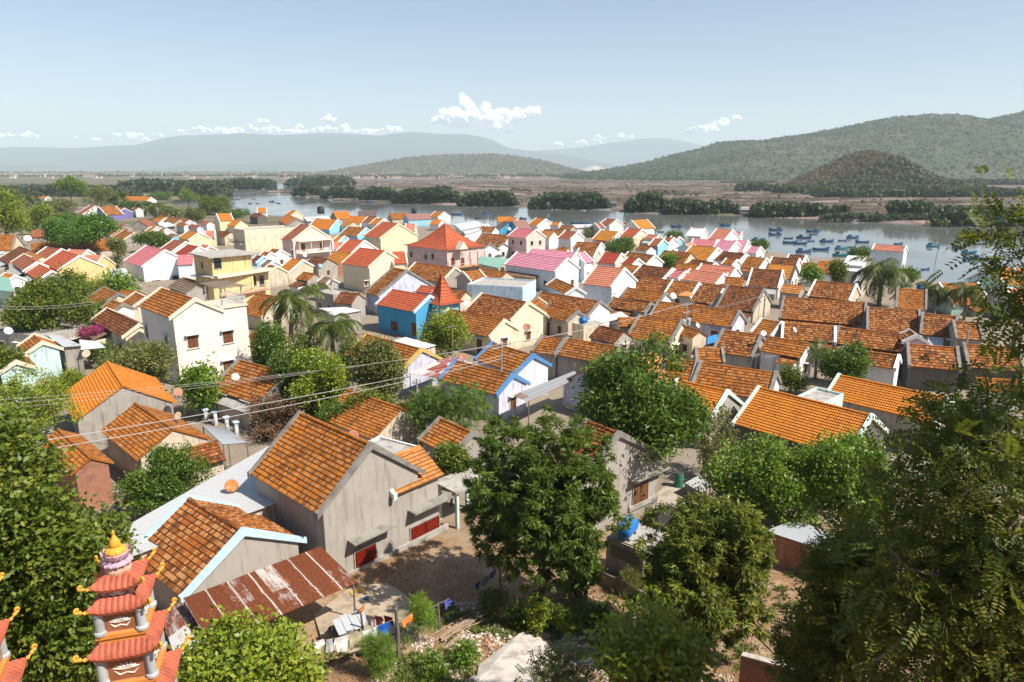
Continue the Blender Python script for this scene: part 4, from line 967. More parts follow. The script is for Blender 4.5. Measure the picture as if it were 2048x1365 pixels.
H('R5', (820,351), (735,343), (780,402), 6.2, 'rust', 'white', 'w', 'rust roofed white house with two gables at the water', win='auto')
H('R5', (690,378), (660,380), (680,420), 5.4, 'rust', 'whiteb', 'w', 'small left gable beside the rust roofed white house at the water')
H('R5', (900,382), (850,376), (880,412), 5.0, 'rust', 'white', None, 'low rust roof between two riverside houses')
H('R5', (1055,352), (930,358), (1120,416), 6.2, 'yellow', 'white', 'w', 'golden roofed house on a white base at the water')
H('R5', (1505,421), (1400,416), (1470,482), 5.6, 'salmon', 'white', 'w', 'white house left of the red roofs at the water', name='tiled_house')
H('R5', (1725,433), (1595,424), (1690,514), 5.8, 'salmon', 'white', 'w', 'larger of the salmon roofed houses at the water')
H('R5', (1795,448), (1745,446), (1770,492), 5.2, 'pink', 'white', 'w', 'smaller pink roof right of the salmon riverside house')
H('R5', (1600,512), (1410,503), (1590,560), 5.0, 'pink', 'white', 'w', 'long low pink roof below the white riverside house')
H('R5', (1755,522), (1615,511), (1700,607), 5.4, 'lilac', 'white', 'w', 'lilac roofed white gable, left of a pair')
H('R5', (1845,518), (1720,511), (1800,607), 5.2, 'lilac', 'white', 'w', 'lilac roofed white gable, right of a pair')
H('R5', (1945,566), (1875,560), (1925,618), 4.8, 'lilac', 'white', 'w', 'smallest lilac roof by the riverside bush')
H('R5', (1610,574), (1400,554), (1530,673), 5.2, 'yellow', 'white', 'w', 'golden tiled roof below the lilac pair')
H('R5', (1185,506), (1110,500), (1150,562), 6.0, 'rust', 'ltblue', 'w', 'narrow house with white gable and blue side wall')
H('R5', (1265,496), (1198,490), (1240,545), 5.6, 'rust', 'white', 'w', 'narrow white gable right beside the blue walled one')
H('R5', (1310,488), (1265,484), (1300,525), 5.4, 'rust', 'ltblue', 'w', 'rust roof over pale blue walls right of the narrow white gables')
H('R5', (1395,530), (1345,545), (1375,590), 4.8, 'salmon', 'white', 'w', 'white gable end left of the golden tiled roof')
H('R5', (1090,560), (1000,548), (1060,600), 5.0, 'old', 'white', None, 'old brown roof right of the green tree in the rows')
H('R5', (700,537), (500,525), (660,582), 5.2, 'old', 'white', 'w', 'old brown roof with white gable left of the green tree')
H('R5', (670,586), (520,578), (617,652), 5.0, 'old', 'beige', 'w', 'old brown roof with beige gable below the white gabled one')
H('R5', (440,575), (370,570), (400,600), 4.8, 'oldor', 'white', None, 'low orange strip behind the lilac roofed row')
H('R5', (860,619), (715,608), (800,697), 5.4, 'maroon', 'pink', 'w', 'dark red roofed house with a pinkish gable', dirt=0.2)
H('R5', (990,661), (900,648), (965,707), 5.0, 'maroon', 'white', 'w', 'smaller dark red roof right of the pinkish gable')
H('R5', (1120,632), (905,606), (1075,707), 5.0, 'old', 'white', 'w', 'old brown roof with white gable left of the small bright tree')
H('R5', (1400,612), (1185,593), (1370,692), 5.0, 'old', 'beige', None, 'long old brown roof right above the small bright tree')
H('R5', (1590,692), (1400,662), (1560,717), 5.0, 'dark', 'beige', 'w', 'dark old roof beneath the golden tiled roof')
H('R5', (1450,706), (1290,692), (1430,752), 4.8, 'oldor', 'beige', None, 'orange brown roof right below the small bright tree')
H('R5', (1830,622), (1640,599), (1780,692), 5.0, 'dark', 'white', 'w', 'dark rust roof with white gable left of the palm rows')
H('R5', (1760,668), (1690,660), (1740,712), 4.7, 'oldor', 'white', 'w', 'small orange brown roof under the dark rust roof')
H('R5', (1990,656), (1830,641), (1940,737), 5.0, 'oldor', 'white', 'w', 'mottled orange roof with white gable at the start of the right hand rows')
H('R5', (1755,726), (1475,700), (1700,802), 5.2, 'salmon', 'white', 'w', 'longer of two pale red roofs among the brown rows', dirt=0.2)
H('R5', (1660,777), (1385,742), (1620,860), 5.0, 'salmon', 'white', 'w', 'nearer of two pale red roofs among the brown rows', dirt=0.2)
H('R5', (1360,758), (1310,750), (1320,818), 4.8, 'pink', 'white', 'w', 'short pink roof end left of the two pale red roofs')
H('R5', (1000,716), (860,702), (960,782), 4.8, 'oldor', 'white', None, 'orange brown roof right behind the white house with salmon roof')
H('R5', (1255,737), (1010,706), (1190,827), 5.0, 'dark', 'white', 'w', 'dark brown roof with white gable between red roofs and pale red roofs')
H('R5', (1240,827), (1010,801), (1190,917), 4.9, 'old', 'beige', None, 'mottled brown roof right of the white house with salmon roof')
H('R5', (1465,852), (1250,829), (1400,962), 4.9, 'oldor', 'beige', 'w', 'mottled orange roof with a short white parapet in the brown rows')
H('R5', (1205,927), (900,886), (1160,1002), 4.8, 'oldor', 'white', 'g', 'orange brown roof with white gable beside the satellite dishes')
H('R5', (1655,872), (1490,851), (1560,1012), 4.9, 'old', 'white', None, 'mottled brown roof left of the large dark one')
H('R5', (1970,897), (1680,868), (1870,1072), 5.2, 'dark', 'beige', 'g', 'large dark brown roof with a beige gable left of the power pole')
H('R5', (2117,752), (1870,736), (2062,887), 5.2, 'dark', 'white', 'w', 'dark brown roof with white gable beside the hipped tile roof')
H('R5', (1810,808), (1665,800), (1740,868), 4.7, 'oldor', 'beige', None, 'orange brown roof right of the nearer pale red roof')
H('R5', (690,992), (225,918), (592,1112), 5.2, 'old', 'white', 'g', 'long old brown roof with white gable in the centre of the village', win=None)
H('R5', (517,1072), (290,1012), (470,1162), 4.6, 'oldor', 'beige', 'g', 'low front roof beneath the long old brown one', win='auto')
H('R5', (1090,1007), (790,962), (1050,1082), 4.7, 'old', 'grey', 'g', 'old brown roof with small grey end above the curved white sheet')
H('R5', (1780,1072), (1140,992), (1712,1192), 5.0, 'oldor', 'lav', 'g', 'longest mottled orange roof with a lavender gable', wmax=5)
H('R5', (1330,1152), (990,1106), (1262,1326), 5.2, 'oldor', 'cream', 'g', 'mottled roof with a cream gable beside the power pole', win='auto')
H('R5', (1000,1120), (830,1120), (920,1190), 4.6, 'oldor', 'beige', None, 'orange slope behind the cream gabled house by the power pole')
H('R5', (880,1226), (680,1182), (830,1327), 4.2, 'dark', 'grey', None, 'low ragged dark roof left of the cream gabled house')
H('R5', (500,882), (340,812), (440,947), 5.0, 'oldor', 'whiteb', 'w', 'orange brown roof left of the white house with salmon roof', win=None)
H('R5', (1470,1225), (1400,1200), (1440,1260), 4.4, 'oldor', 'cream', None, 'small tiled porch by the power pole')
H('R5', (1950,1257), (1640,1216), (1880,1430), 4.8, 'old', 'grey', 'g', 'large old brown roof right of the blue tarpaulin', win=None)
H('R5', (2110,1160), (1940,1130), (2050,1270), 4.8, 'oldor', 'white', 'w', 'orange tan roof with white coping above the large old brown roof')
H('R5', (1690,752), (1610,742), (1660,775), 4.7, 'salmon', 'white', None, 'sliver of salmon roof amid the pale red ones', win=None)
# lilac row, white houses
H('R5', (437,657), (37,608), (382,764), 6.4, 'lilac', 'whiteb', 'w', 'long lilac roofed house with pale front gable', dirt=0.2)
H('R5', (508,610), (140,582), (470,665), 6.4, 'lilac', 'whiteb', 'w', 'rear lilac roof behind the long lilac roofed house', dirt=0.2)
H('R5', (565,606), (528,610), (612,686), 6.0, 'lilac', 'whiteb', 'w', 'short lilac roof piece at the right end of the lilac row', dirt=0.2)
H('R5', (885,738), (655,714), (757,878), 7.0, 'salmon', 'whiteb', 'w', 'white house with salmon roof and a tall blank gable', win=None, dirt=0.15)
# R6 rows
H('R6', (300,636), (160,626), (285,692), 5.0, 'dark', 'white', 'w', 'dark roof with white gable nearest the moored boats')
H('R6', (250,662), (30,646), (215,717), 5.0, 'dark', 'white', 'w', 'dark roof with white gable second from the moored boats')
H('R6', (500,702), (270,691), (440,772), 5.0, 'oldor', 'white', None, 'orange roof left of the papaya tree at the right shore')
H('R6', (560,684), (395,676), (540,705), 4.8, 'oldor', 'white', None, 'orange roof strip nearest the right shore')
H('R6', (220,717), (0,701), (180,822), 5.2, 'yellow', 'white', 'k', 'golden roof with white gable beside the papaya tree')
H('R6', (695,862), (365,830), (655,987), 5.0, 'old', 'beige', 'w', 'mottled rust roof left of the big coconut palm')
H('R6', (770,1006), (120,956), (755,1182), 5.0, 'old', 'grey', 'g', 'wide mottled brown roof in front of the big coconut palm', wmax=5)
H('R6', (1185,1067), (770,1038), (1185,1247), 5.0, 'old', 'grey', 'g', 'wide brown roof directly below the shore palms', wmax=5)
H('R6', (1480,1112), (1200,1087), (1475,1277), 5.0, 'old', 'grey', 'g', 'brown roof right of the one below the shore palms', wmax=5)
H('R6', (1650,1160), (1490,1150), (1640,1292), 5.0, 'old', 'grey', 'g', 'last brown roof of the row beside the feathery tree', wmax=5)
H('R6', (1240,907), (1005,891), (1245,1060), 5.0, 'oldor', 'white', 'g', 'bright mottled orange roof right of the big coconut palm', wmax=5)
H('R6', (1640,852), (1330,852), (1640,1018), 5.0, 'oldor', 'mint', 'w', 'orange roof on pale teal walls behind the two small palms', wmax=5, shut='green')
H('R6', (1890,730), (1720,740), (1880,865), 5.6, 'orange', 'mint', 'w', 'orange roofed teal house behind the feathery tree')
H('R6', (2080,730), (1915,735), (2060,870), 5.6, 'orange', 'mint', 'w', 'orange roofed house at the right edge behind the feathery tree')
H('R6', (1990,890), (1840,900), (2000,1000), 5.0, 'salmon', 'whiteb', 'w', 'salmon roof with bluish white walls behind the feathery tree')
H('R6', (530,1197), (110,1166), (480,1312), 4.8, 'old', 'white', 'w', 'mottled brown roof with white coping and a satellite dish')
H('R6', (1175,1267), (545,1192), (1130,1400), 4.8, 'old', 'whiteb', 'g', 'long mottled brown roof left of the small white dormer', wmax=5)
# rows behind the lower right trees
H('S4', (1440,182), (1050,150), (1400,347), 4.8, 'old', 'dark', 'g', 'brown roof right of the small white dormer', wmax=5, win=None)  # dark wall colour stands in for the shadow between the rows
H('S4', (1900,182), (1475,152), (1890,357), 4.8, 'old', 'dark', 'g', 'brown roof rightmost of the lower rows', wmax=5, win=None)  # wall painted dark as well, for the shadow between the rows
H('S4', (310,147), (0,95), (270,262), 4.8, 'oldor', 'white', None, 'orange brown roof left of the small dark palm', wmax=5)
H('S4', (1000,245), (550,180), (960,340), 4.5, 'old', 'white', 'w', 'brown roof above the leafy tree on the lower right', wmax=5, win=None)
H('S4', (1900,430), (1570,410), (1880,520), 4.5, 'oldor', 'white', None, 'orange brown roof behind the feathery branches', wmax=5, win=None)
H('S3', (828,180), (415,108), (705,302), 4.8, 'oldor', 'grey', 'g', 'mottled orange roof with grey gable above the tall centre tree', win=None)
H('S3', (405,116), (225,88), (300,232), 4.8, 'oldor', 'grey', 'g', 'orange brown roof left of the grey gabled mottled one', win=None)
H('S3', (560,345), (1090,215), (1290,420), 5.0, 'peach', 'lav', None, 'large peach orange roof behind the tall centre tree', win=None, wmax=7, ends=(0, 0))
H('S3', (1410,287), (1165,258), (1350,442), 4.7, 'oldor', 'grey', 'g', 'brown roof right of the large peach orange one', win=None, wmax=5)
H('S3', (2010,372), (1425,290), (1750,547), 4.7, 'oldor', 'whiteb', 'g', 'wide brown roof above the two bright orange roofs', win=None, wmax=5)
H('S3', (1640,512), (1250,425), (1442,752), 4.9, 'orange', 'grey', 'm', 'bright orange roof with pale green coping and grey gable', win=None, wmax=5.5)
H('S3', (1600,190), (1440,185), (1590,290), 4.6, 'oldor', 'grey', 'g', 'tan roof with small dark gable below the power pole', win=None, wmax=4)
H('P', (1745,834), (1516,777), (1600,888), 5.0, 'orange', 'dark', 'm', 'nearest bright orange roof with white coping at right', win=None, wmax=6.0)
H('P', (1900,800), (1676,752), (1720,812), 5.0, 'orange', 'grey', 'm', 'bright orange roof behind the nearest one, half under branches', win=None, wmax=5.5)
# cream house in the centre with its wing
H('R4', (1945,1142), (1500,1052), (1852,1277), 4.8, 'oldor', 'cream', 'c', 'brown roof with cream gable behind the yellow green tree', win='auto')
H('R4', (2129,1002), (1757,932), (2050,1155), 6.0, 'old', 'cream', 'c', 'tall cream gabled house with brown roof in the village centre', win='auto', name='tall_house', shut='brown')
H('R5', (205,968), (130,1010), (290,1108), 5.2, 'oldor', 'cream', 'c', 'short brown roof wing right of the tall cream gable', win=None)
# ------------------------------------------------------------------ buildings with a look of their own
WM_WHITE = corrugated('white_sheet_metal', (.60,.60,.60), (.45,.33,.25), 0.05)
WM_GREY = corrugated('grey_sheet_metal', (.50,.52,.54), (.33,.22,.15), 0.15)
WM_RUST = corrugated('rusty_sheet_metal', (.60,.55,.50), (.25,.072,.026), 0.80)
WM_RED = corrugated('red_striped_sheet', (.60,.56,.53), (.34,.06,.04), 0.5)
WM_GREEN = corrugated('green_sheet', (.22,.40,.32), (.3,.32,.22), 0.12)
WM_BLUE = plain('blue_tarpaulin', (.03,.24,.60), 0.4, 0.4)
rail_m = plain('pale_railing_paint', (.62,.63,.63), 0.5)
# grey stucco house in the foreground
gh = house('P', (744,893), (599,829), (657,1043), 7.3, 'oldor', 'grey', 'g', 'grey stucco house with red shutters and an orange tiled roof, foreground', win=None, wmax=7, name='stucco_house', dirt=0.35, s=0.8)
window_at(gh, 'A', 733, 1149, w=1.45, h=1.75, kind='red', frame='grey', hood=False)
window_at(gh, 'A', 851, 1092, w=2.3, h=1.7, kind='red', frame='grey', hood=False)
for a, b, c, d in ((694, 1084, 780, .75), (815, 1024, 893, .75)):
    wall_box(gh, 'A', a, b, c, d, .10, concrete('mossy_canopy_concrete', (.30,.29,.25)), 'window_canopy')
wall_box(gh, 'A', 669, 1172, 897, .16, .42, concrete('plinth_concrete', (.40,.38,.34)), 'plinth')
ug = Matrix.Rotation(gh.rotation_euler.z, 3, 'Z'); ig = INFO[gh.name]; sgn = 1 if ig['a'] > 0 else -1
og, _, eg = on_wall(gh, 'A', 879, 950); eg = max(eg, 3.6)
out_n = ug @ Vector((sgn, 0, 0)); side_n = ug @ Vector((0, 1, 0)); wd = 1.9
pa = gh.location + ug @ Vector((ig['a']-sgn*wd, og[1], 0)); pa.z = gh.location.z + eg + .6*(wd+.25)
house('P', None, None, None, 0, 'peach', 'grey', 'w', 'short tiled wing with white end coping on the right of the grey stucco house', win=None, wmax=4, ends=(0, 1) if (-side_n).cross(-out_n).z > 0 else (1, 0), frame=(pa, -side_n, max(og[1]-1.2, 2.0), wd+.25, out_n), dirt=.35)
house('T1', (1828,248), (1400,-5), (1350,728), 4.3, 'old', 'grey', 'lb', 'mottled brown roofed house in front of the grey stucco house', win=None, wmax=6, dirt=0.3, roofdrop=False)
sheet('awning', 'P', [(365,1197), (641,1093), (716,1165), (421,1291)], [2.9, 2.9, 2.15, 2.15], WM_RUST, 'rusty corrugated iron awning on posts beside the grey stucco house', 'awning')
sheet('awning', 'P', [(322,1232), (362,1203), (418,1268), (352,1322)], [2.3, 2.3, 1.9, 1.9], corrugated('half_rusted_sheet', (.62,.60,.58), (.26,.07,.035), 0.5), 'half rusted low awning at the corner below the mottled brown roof', 'awning')
sheet('shed_roof', 'P', [(228,1066), (548,886), (612,985), (268,1112)], [3.0, 3.2, 3.3, 3.0], WM_WHITE, 'large white sheet metal roof between the grey stucco house and lower left trees', 'shed', wall='beige')
flat_house('P', (716,892), (800,915), (790,880), 4.2, 'white', 'small white concrete annex behind the ridge of the grey stucco house', win=False, parapet=.2)
sg = house('P', (1240,870), (1175,845), (1145,1000), 6.3, 'old', 'grey', 'g', 'grey stucco house partly hidden behind the large mango tree', win=None, wmax=5, name='stucco_house', dirt=0.35)
window_at(sg, 'A', 1279, 1010, w=1.5, h=1.6, kind='brown', frame='grey', hood=False)
wall_box(sg, 'A', 1258, 962, 1326, .6, .10, concrete('mossy_canopy_concrete', (.30,.29,.25)), 'window_canopy')
wall_box(sg, 'A', 1256, 1024, 1313, .14, .35, concrete('plinth_concrete', (.40,.38,.34)), 'plinth')
# pump house with the blue tank
tb = flat_house('T3', (708,278), (985,392), (1112,242), 2.7, 'grey', 'concrete pump house with a perforated block grille, blue tank on top', name='pump_house', win=False, parapet=0.0, cat='pump house', group=None, slab=0.05)
# pink villa, left
vl = house('R3', (1525,977), (1255,890), (1347,1133), 9.4, 'oldor', 'creamw', 'c', 'large cream white two storey villa with brown shutters, left', win=None, wmax=8, name='villa', dirt=0.12, trimf='cream')
for px_, py_ in ((387, 696), (457, 686), (398, 757), (458, 745)): window_at(vl, 'A', px_, py_, w=1.15, h=1.35, kind='brown', frame='white')
for px_, py_ in ((296, 676), (336, 696)): window_at(vl, 'C', px_, py_, w=0.8, h=1.5, kind='dark', frame='white')
iv = INFO[vl.name]; sg_ = 1 if iv['a'] > 0 else -1; o_, _, _ = on_wall(vl, 'A', 497, 660); yr = max(o_[1], iv['hw']+1.5); zt2 = iv['zw']+.15
xa, xb = sorted((iv['a'], iv['a']-sg_*5.0)); mb = MB(); mb.box(xa, xb, iv['hw']+.003, yr, -1.5, zt2); wg = mb.build('side_wing', wallm('creamw', .15), vl)
mb = MB(); mb.box(xa-.15, xb+.15, iv['hw']+.1, yr+.15, zt2+.003, zt2+.16); mb.build('terrace_slab', FRAME['cream'], wg)
M_ = wall_matrix((iv['a'], (iv['hw']+yr)/2), (0, 1) if sg_ > 0 else (0, -1), zt2+.16); hwid = (yr-iv['hw'])/2
railing(vl, M_ @ Matrix.Translation((-hwid, -.1, -.12)), 2*hwid, .16, .95, rail_m, 'terrace_railing', side=False)
M_ = wall_matrix(((xa+xb)/2, yr), (-1, 0), zt2+.16); railing(vl, M_ @ Matrix.Translation((-2.5, -.1, -.12)), 5.0, .16, .95, rail_m, 'terrace_railing', side=False)
mb = MB()
for x in (xa+.3, xb-.3):
    for y in (iv['hw']+.5, yr-.3): mb.box(x-.06, x+.06, y-.06, y+.06, zt2+.17, zt2+2.2)
pg = mb.build('pergola_posts', concrete('post_concrete', (.4,.38,.35)), vl); mb = MB()
for y in (iv['hw']+.5, yr-.3): mb.box(xa-.3, xb+.3, y-.05, y+.05, zt2+2.202, zt2+2.26)
for k in range(9): x = xa-.1+(xb-xa+.2)*k/8; mb.box(x-.04, x+.04, iv['hw']+.1, yr+.2, zt2+2.263, zt2+2.34)
mb.build('pergola_slats', wood('grey_slats', (.24,.2,.17)), pg)
# yellow block
yb = flat_house('R3', (1508,618), (1648,648), (1935,616), 9.4, 'yellow', 'yellow three storey house with arched windows and balconies', name='tall_house', win=False, parapet=0.0, slab=.6, cat='house', group=None)
for which, px_, py_ in (('R', 436, 537),): window_at(yb, which, px_, py_, w=1.2, h=1.3, kind='dark', frame='grey', hood=False, arched=True)
window_at(yb, 'L' if False else 'F', 405, 536, w=0.6, h=.9, kind='dark', frame='grey', hood=False)
yl = flat_house('R3', (1532,790), (1657,806), (2085,740), 6.1, 'yellow', 'lower balcony part of the yellow three storey house', name='house_extension', win=False, parapet=0.0, slab=.5, cat='house', group=None)
for px_ in (475, 508, 524): window_at(yl, 'R', px_, 577 if px_ < 500 else 572, w=1.0, h=1.4, kind='dark', frame='grey', hood=False, arched=True)
_, M_, w_ = wall_box(yl, 'R', 440, 594, 533, 1.5, .14, plain('terracotta_slab', (.45,.2,.13)), 'balcony'); railing(yl, M_, w_, 1.5, 1.0, rail_m, gap=.25)
iy = INFO[yl.name]; mb = MB(); M_ = wall_matrix((iy['hx'], -iy['hy']), (0, 1), iy['zt']); mb.box(0, iy['D'], -.06, 1.5, 0.002, .42, M_); mb.build('balcony_parapet', FRAME['cream'], yl)
# pink villa with the pediment
pv = house('R4', (430,398), (340,388), (312,518), 8.8, 'rust', 'pink', 'c', 'pink two storey villa with a cream pediment over its veranda', win=None, wmax=8, name='villa', dirt=0.15, s=.62)
for px_, py_ in ((607, 503), (644, 500)): window_at(pv, 'A', px_, py_, w=1.2, h=2.1, kind='brown', frame='white', hood=False)
window_at(pv, 'C', 586, 510, w=.8, h=1.3, kind='dark', frame='white')
_, M_, w_ = wall_box(pv, 'A', 594, 508, 660, 1.6, .16, FRAME['white'], 'balcony'); railing(pv, M_, w_, 1.6, .9, rail_m, gap=.3)
_, M_, w_ = wall_box(pv, 'A', 592, 484, 662, 1.8, .2, FRAME['cream'], 'cornice')
mb = MB()
for k in range(4): mb.lathe([(.16, -3.1), (.13, -3.0), (.13, -.2), (.17, -.1), (.17, 0)], 8, M_ @ Matrix.Translation((w_*(k+.05)/3.1, 1.45, 0)))
mb.build('columns', FRAME['cream'], pv)
# cream villa with the salmon roof
cv = house('R4', (1020,598), (803,572), (905,728), 7.8, 'red', 'cream', 'c', 'cream two storey villa with red roof and triangular pediment', win=None, wmax=7, name='villa', dirt=0.12)
house('R4', (1165,602), (1075,605), (1205,692), 7.2, 'red', 'cream', 'c', 'red roofed right wing of the cream villa', win=None, dirt=0.12)
window_at(cv, 'A', 732, 572, w=.8, h=.9, kind='brown', frame='white', hood=True)
# red villa with a sweeping roof
rv = flat_house('R4', (1180,548), (1490,585), (1730,548), 6.2, 'rose', 'pinkish villa under a sweeping red pyramid roof with spire', name='villa', win=False, parapet=0, cat='villa', group=None)
ir = INFO[rv.name]; hip_roof(rv, ir['hx'], ir['hy'], ir['zt'], ir['zt']+5.0, 'red', 16, 1.7, .55)
for px_, py_ in ((823, 515), (852, 520), (866, 519)): window_at(rv, 'F', px_, py_, w=1.0, h=1.3, kind='brown', frame='white')
_, M_, w_ = wall_box(rv, 'R', 898, 537, 962, 1.8, .18, plain('ochre_slab', (.5,.25,.07)), 'balcony'); railing(rv, M_, w_, 1.8, .9, plain('white_railing', (.7,.68,.66)), gap=.3)
mb = MB()
for k in range(5): mb.lathe([(.14, 0.18), (.11, .3), (.11, 3.2), (.15, 3.3)], 8, M_ @ Matrix.Translation((w_*(k+.1)/4.2, 1.6, 0)))
mb.build('columns', plain('brown_columns', (.32,.14,.09)), rv)
for px_ in (906, 925): window_at(rv, 'R', px_, 532, w=1.2, h=1.9, kind='brown', frame='white', hood=False)
dm = MB(); M0 = Matrix.Translation((ir['hx']+.55, -ir['hy']*.45, ir['zt']))
dm.prism([(-1.3, 0.02), (1.3, .02), (0, 1.75)], -1.6, .1, M0 @ Matrix.Rotation(math.pi/2, 4, 'Z')); dm.build('dormer', FRAME['cream'], rv)
# bright blue house with its spired pavilion
bh = house('R4', (1362,951), (1055,897), (1262,1080), 5.8, 'red', 'blue', 'lb', 'bright blue house with a red tiled roof, centre left', win=None, wmax=6, name='blue_house', dirt=0.25)
window_at(bh, 'C', 789, 660, w=1.2, h=1.2, kind='brown', frame='brown', hood=False)
window_at(bh, 'C', 829, 672, w=1.0, h=1.9, kind='brown', frame='grey', hood=False, door=True)
sp = flat_house('R4', (1330,985), (1440,1012), (1590,992), 4.9, 'ltblue', 'blue pavilion with a pointed red roof behind the bright blue house', name='pavilion', win=False, parapet=0, cat='pavilion', group=None)
i_ = INFO[sp.name]; hip_roof(sp, i_['hx'], i_['hy'], i_['zt'], i_['zt']+3.9, 'red', 12, 2.1, .6)
house('R4', (1420,884), (1275,866), (1400,935), 5.6, 'red', 'blue', 'lb', 'red roof of the blue house rear wing under the spire', win=None)
# riverside yellow house, balcony house, white flat houses
house('R3', (1800,303), (1685,307), (1805,358), 7.4, 'orange', 'paley', 'w', 'small yellow two storey house with an orange roof near the water', wmax=5)
house('R3', (1880,358), (1818,355), (1875,405), 5.6, 'orange', 'paley', None, 'orange annex of the small yellow house near the water', win=None)
fb = flat_house('R3', (1812,415), (1905,432), (2132,380), 6.8, 'cream', 'cream flat roofed house with a brown balcony left of the slate roof', parapet=.3, shut='brown')
_, M_, w_ = wall_box(fb, 'F', 466, 484, 488, 1.2, .14, FRAME['cream'], 'balcony'); railing(fb, M_, w_, 1.2, .9, FRAME['brown'], gap=.25)
flat_house('R3', (265,372), (350,385), (480,362), 3.6, 'white', 'white low block left of the dark almond tree', parapet=.2)
flat_house('R5', (-352,852), (82,876), (332,828), 5.2, 'paleb', 'pale blue flat roofed house with a concrete roof, right of the blue pavilion', parapet=.3)
flat_house('R4', (460,905), (602,935), (655,893), 3.9, 'grey', 'stained concrete block house beside the tall palm', parapet=.25)
flat_house('R3', (-60,1215), (330,1262), (440,1168), 3.4, 'grey', 'long grey flat roofed house left of the bougainvillea', parapet=.2)
flat_house('S4', (188,552), (402,606), (440,490), 4.2, 'mint', 'small mint flat roofed house between the two bright orange roofs', parapet=.25, win=False)
flat_house('R3', (1630,1130), (1720,1160), (1800,1120), 3.2, 'white', 'low white annex hidden beside the villa', parapet=.2)
flat_house('R5', (470,1150), (560,1185), (660,1140), 3.2, 'cream', 'low cream annex carrying a blue water tank in the village centre', parapet=.15, win=False)
house('R6', (1082,562), (828,545), (1090,606), 6.0, 'salmon', 'whiteb', 'w', 'pink roofed house on the quay at the river bend', wmax=6)
house('R6', (275,872), (118,856), (255,936), 4.4, 'peach', 'grey', None, 'low tan hipped tile roof beside the power pole', win=None)
house('S4', (1128,90), (1112,78), (1096,146), 5.2, 'old', 'white', 'w', 'small white dormer gable between long brown roofs', win=None, wmax=1.6)
house('S1', (1650,890), (1195,1002), (1815,1002), 3.5, 'old', 'beige', None, 'low lean brown roof right of the lower left bush', win=None, wmax=3)
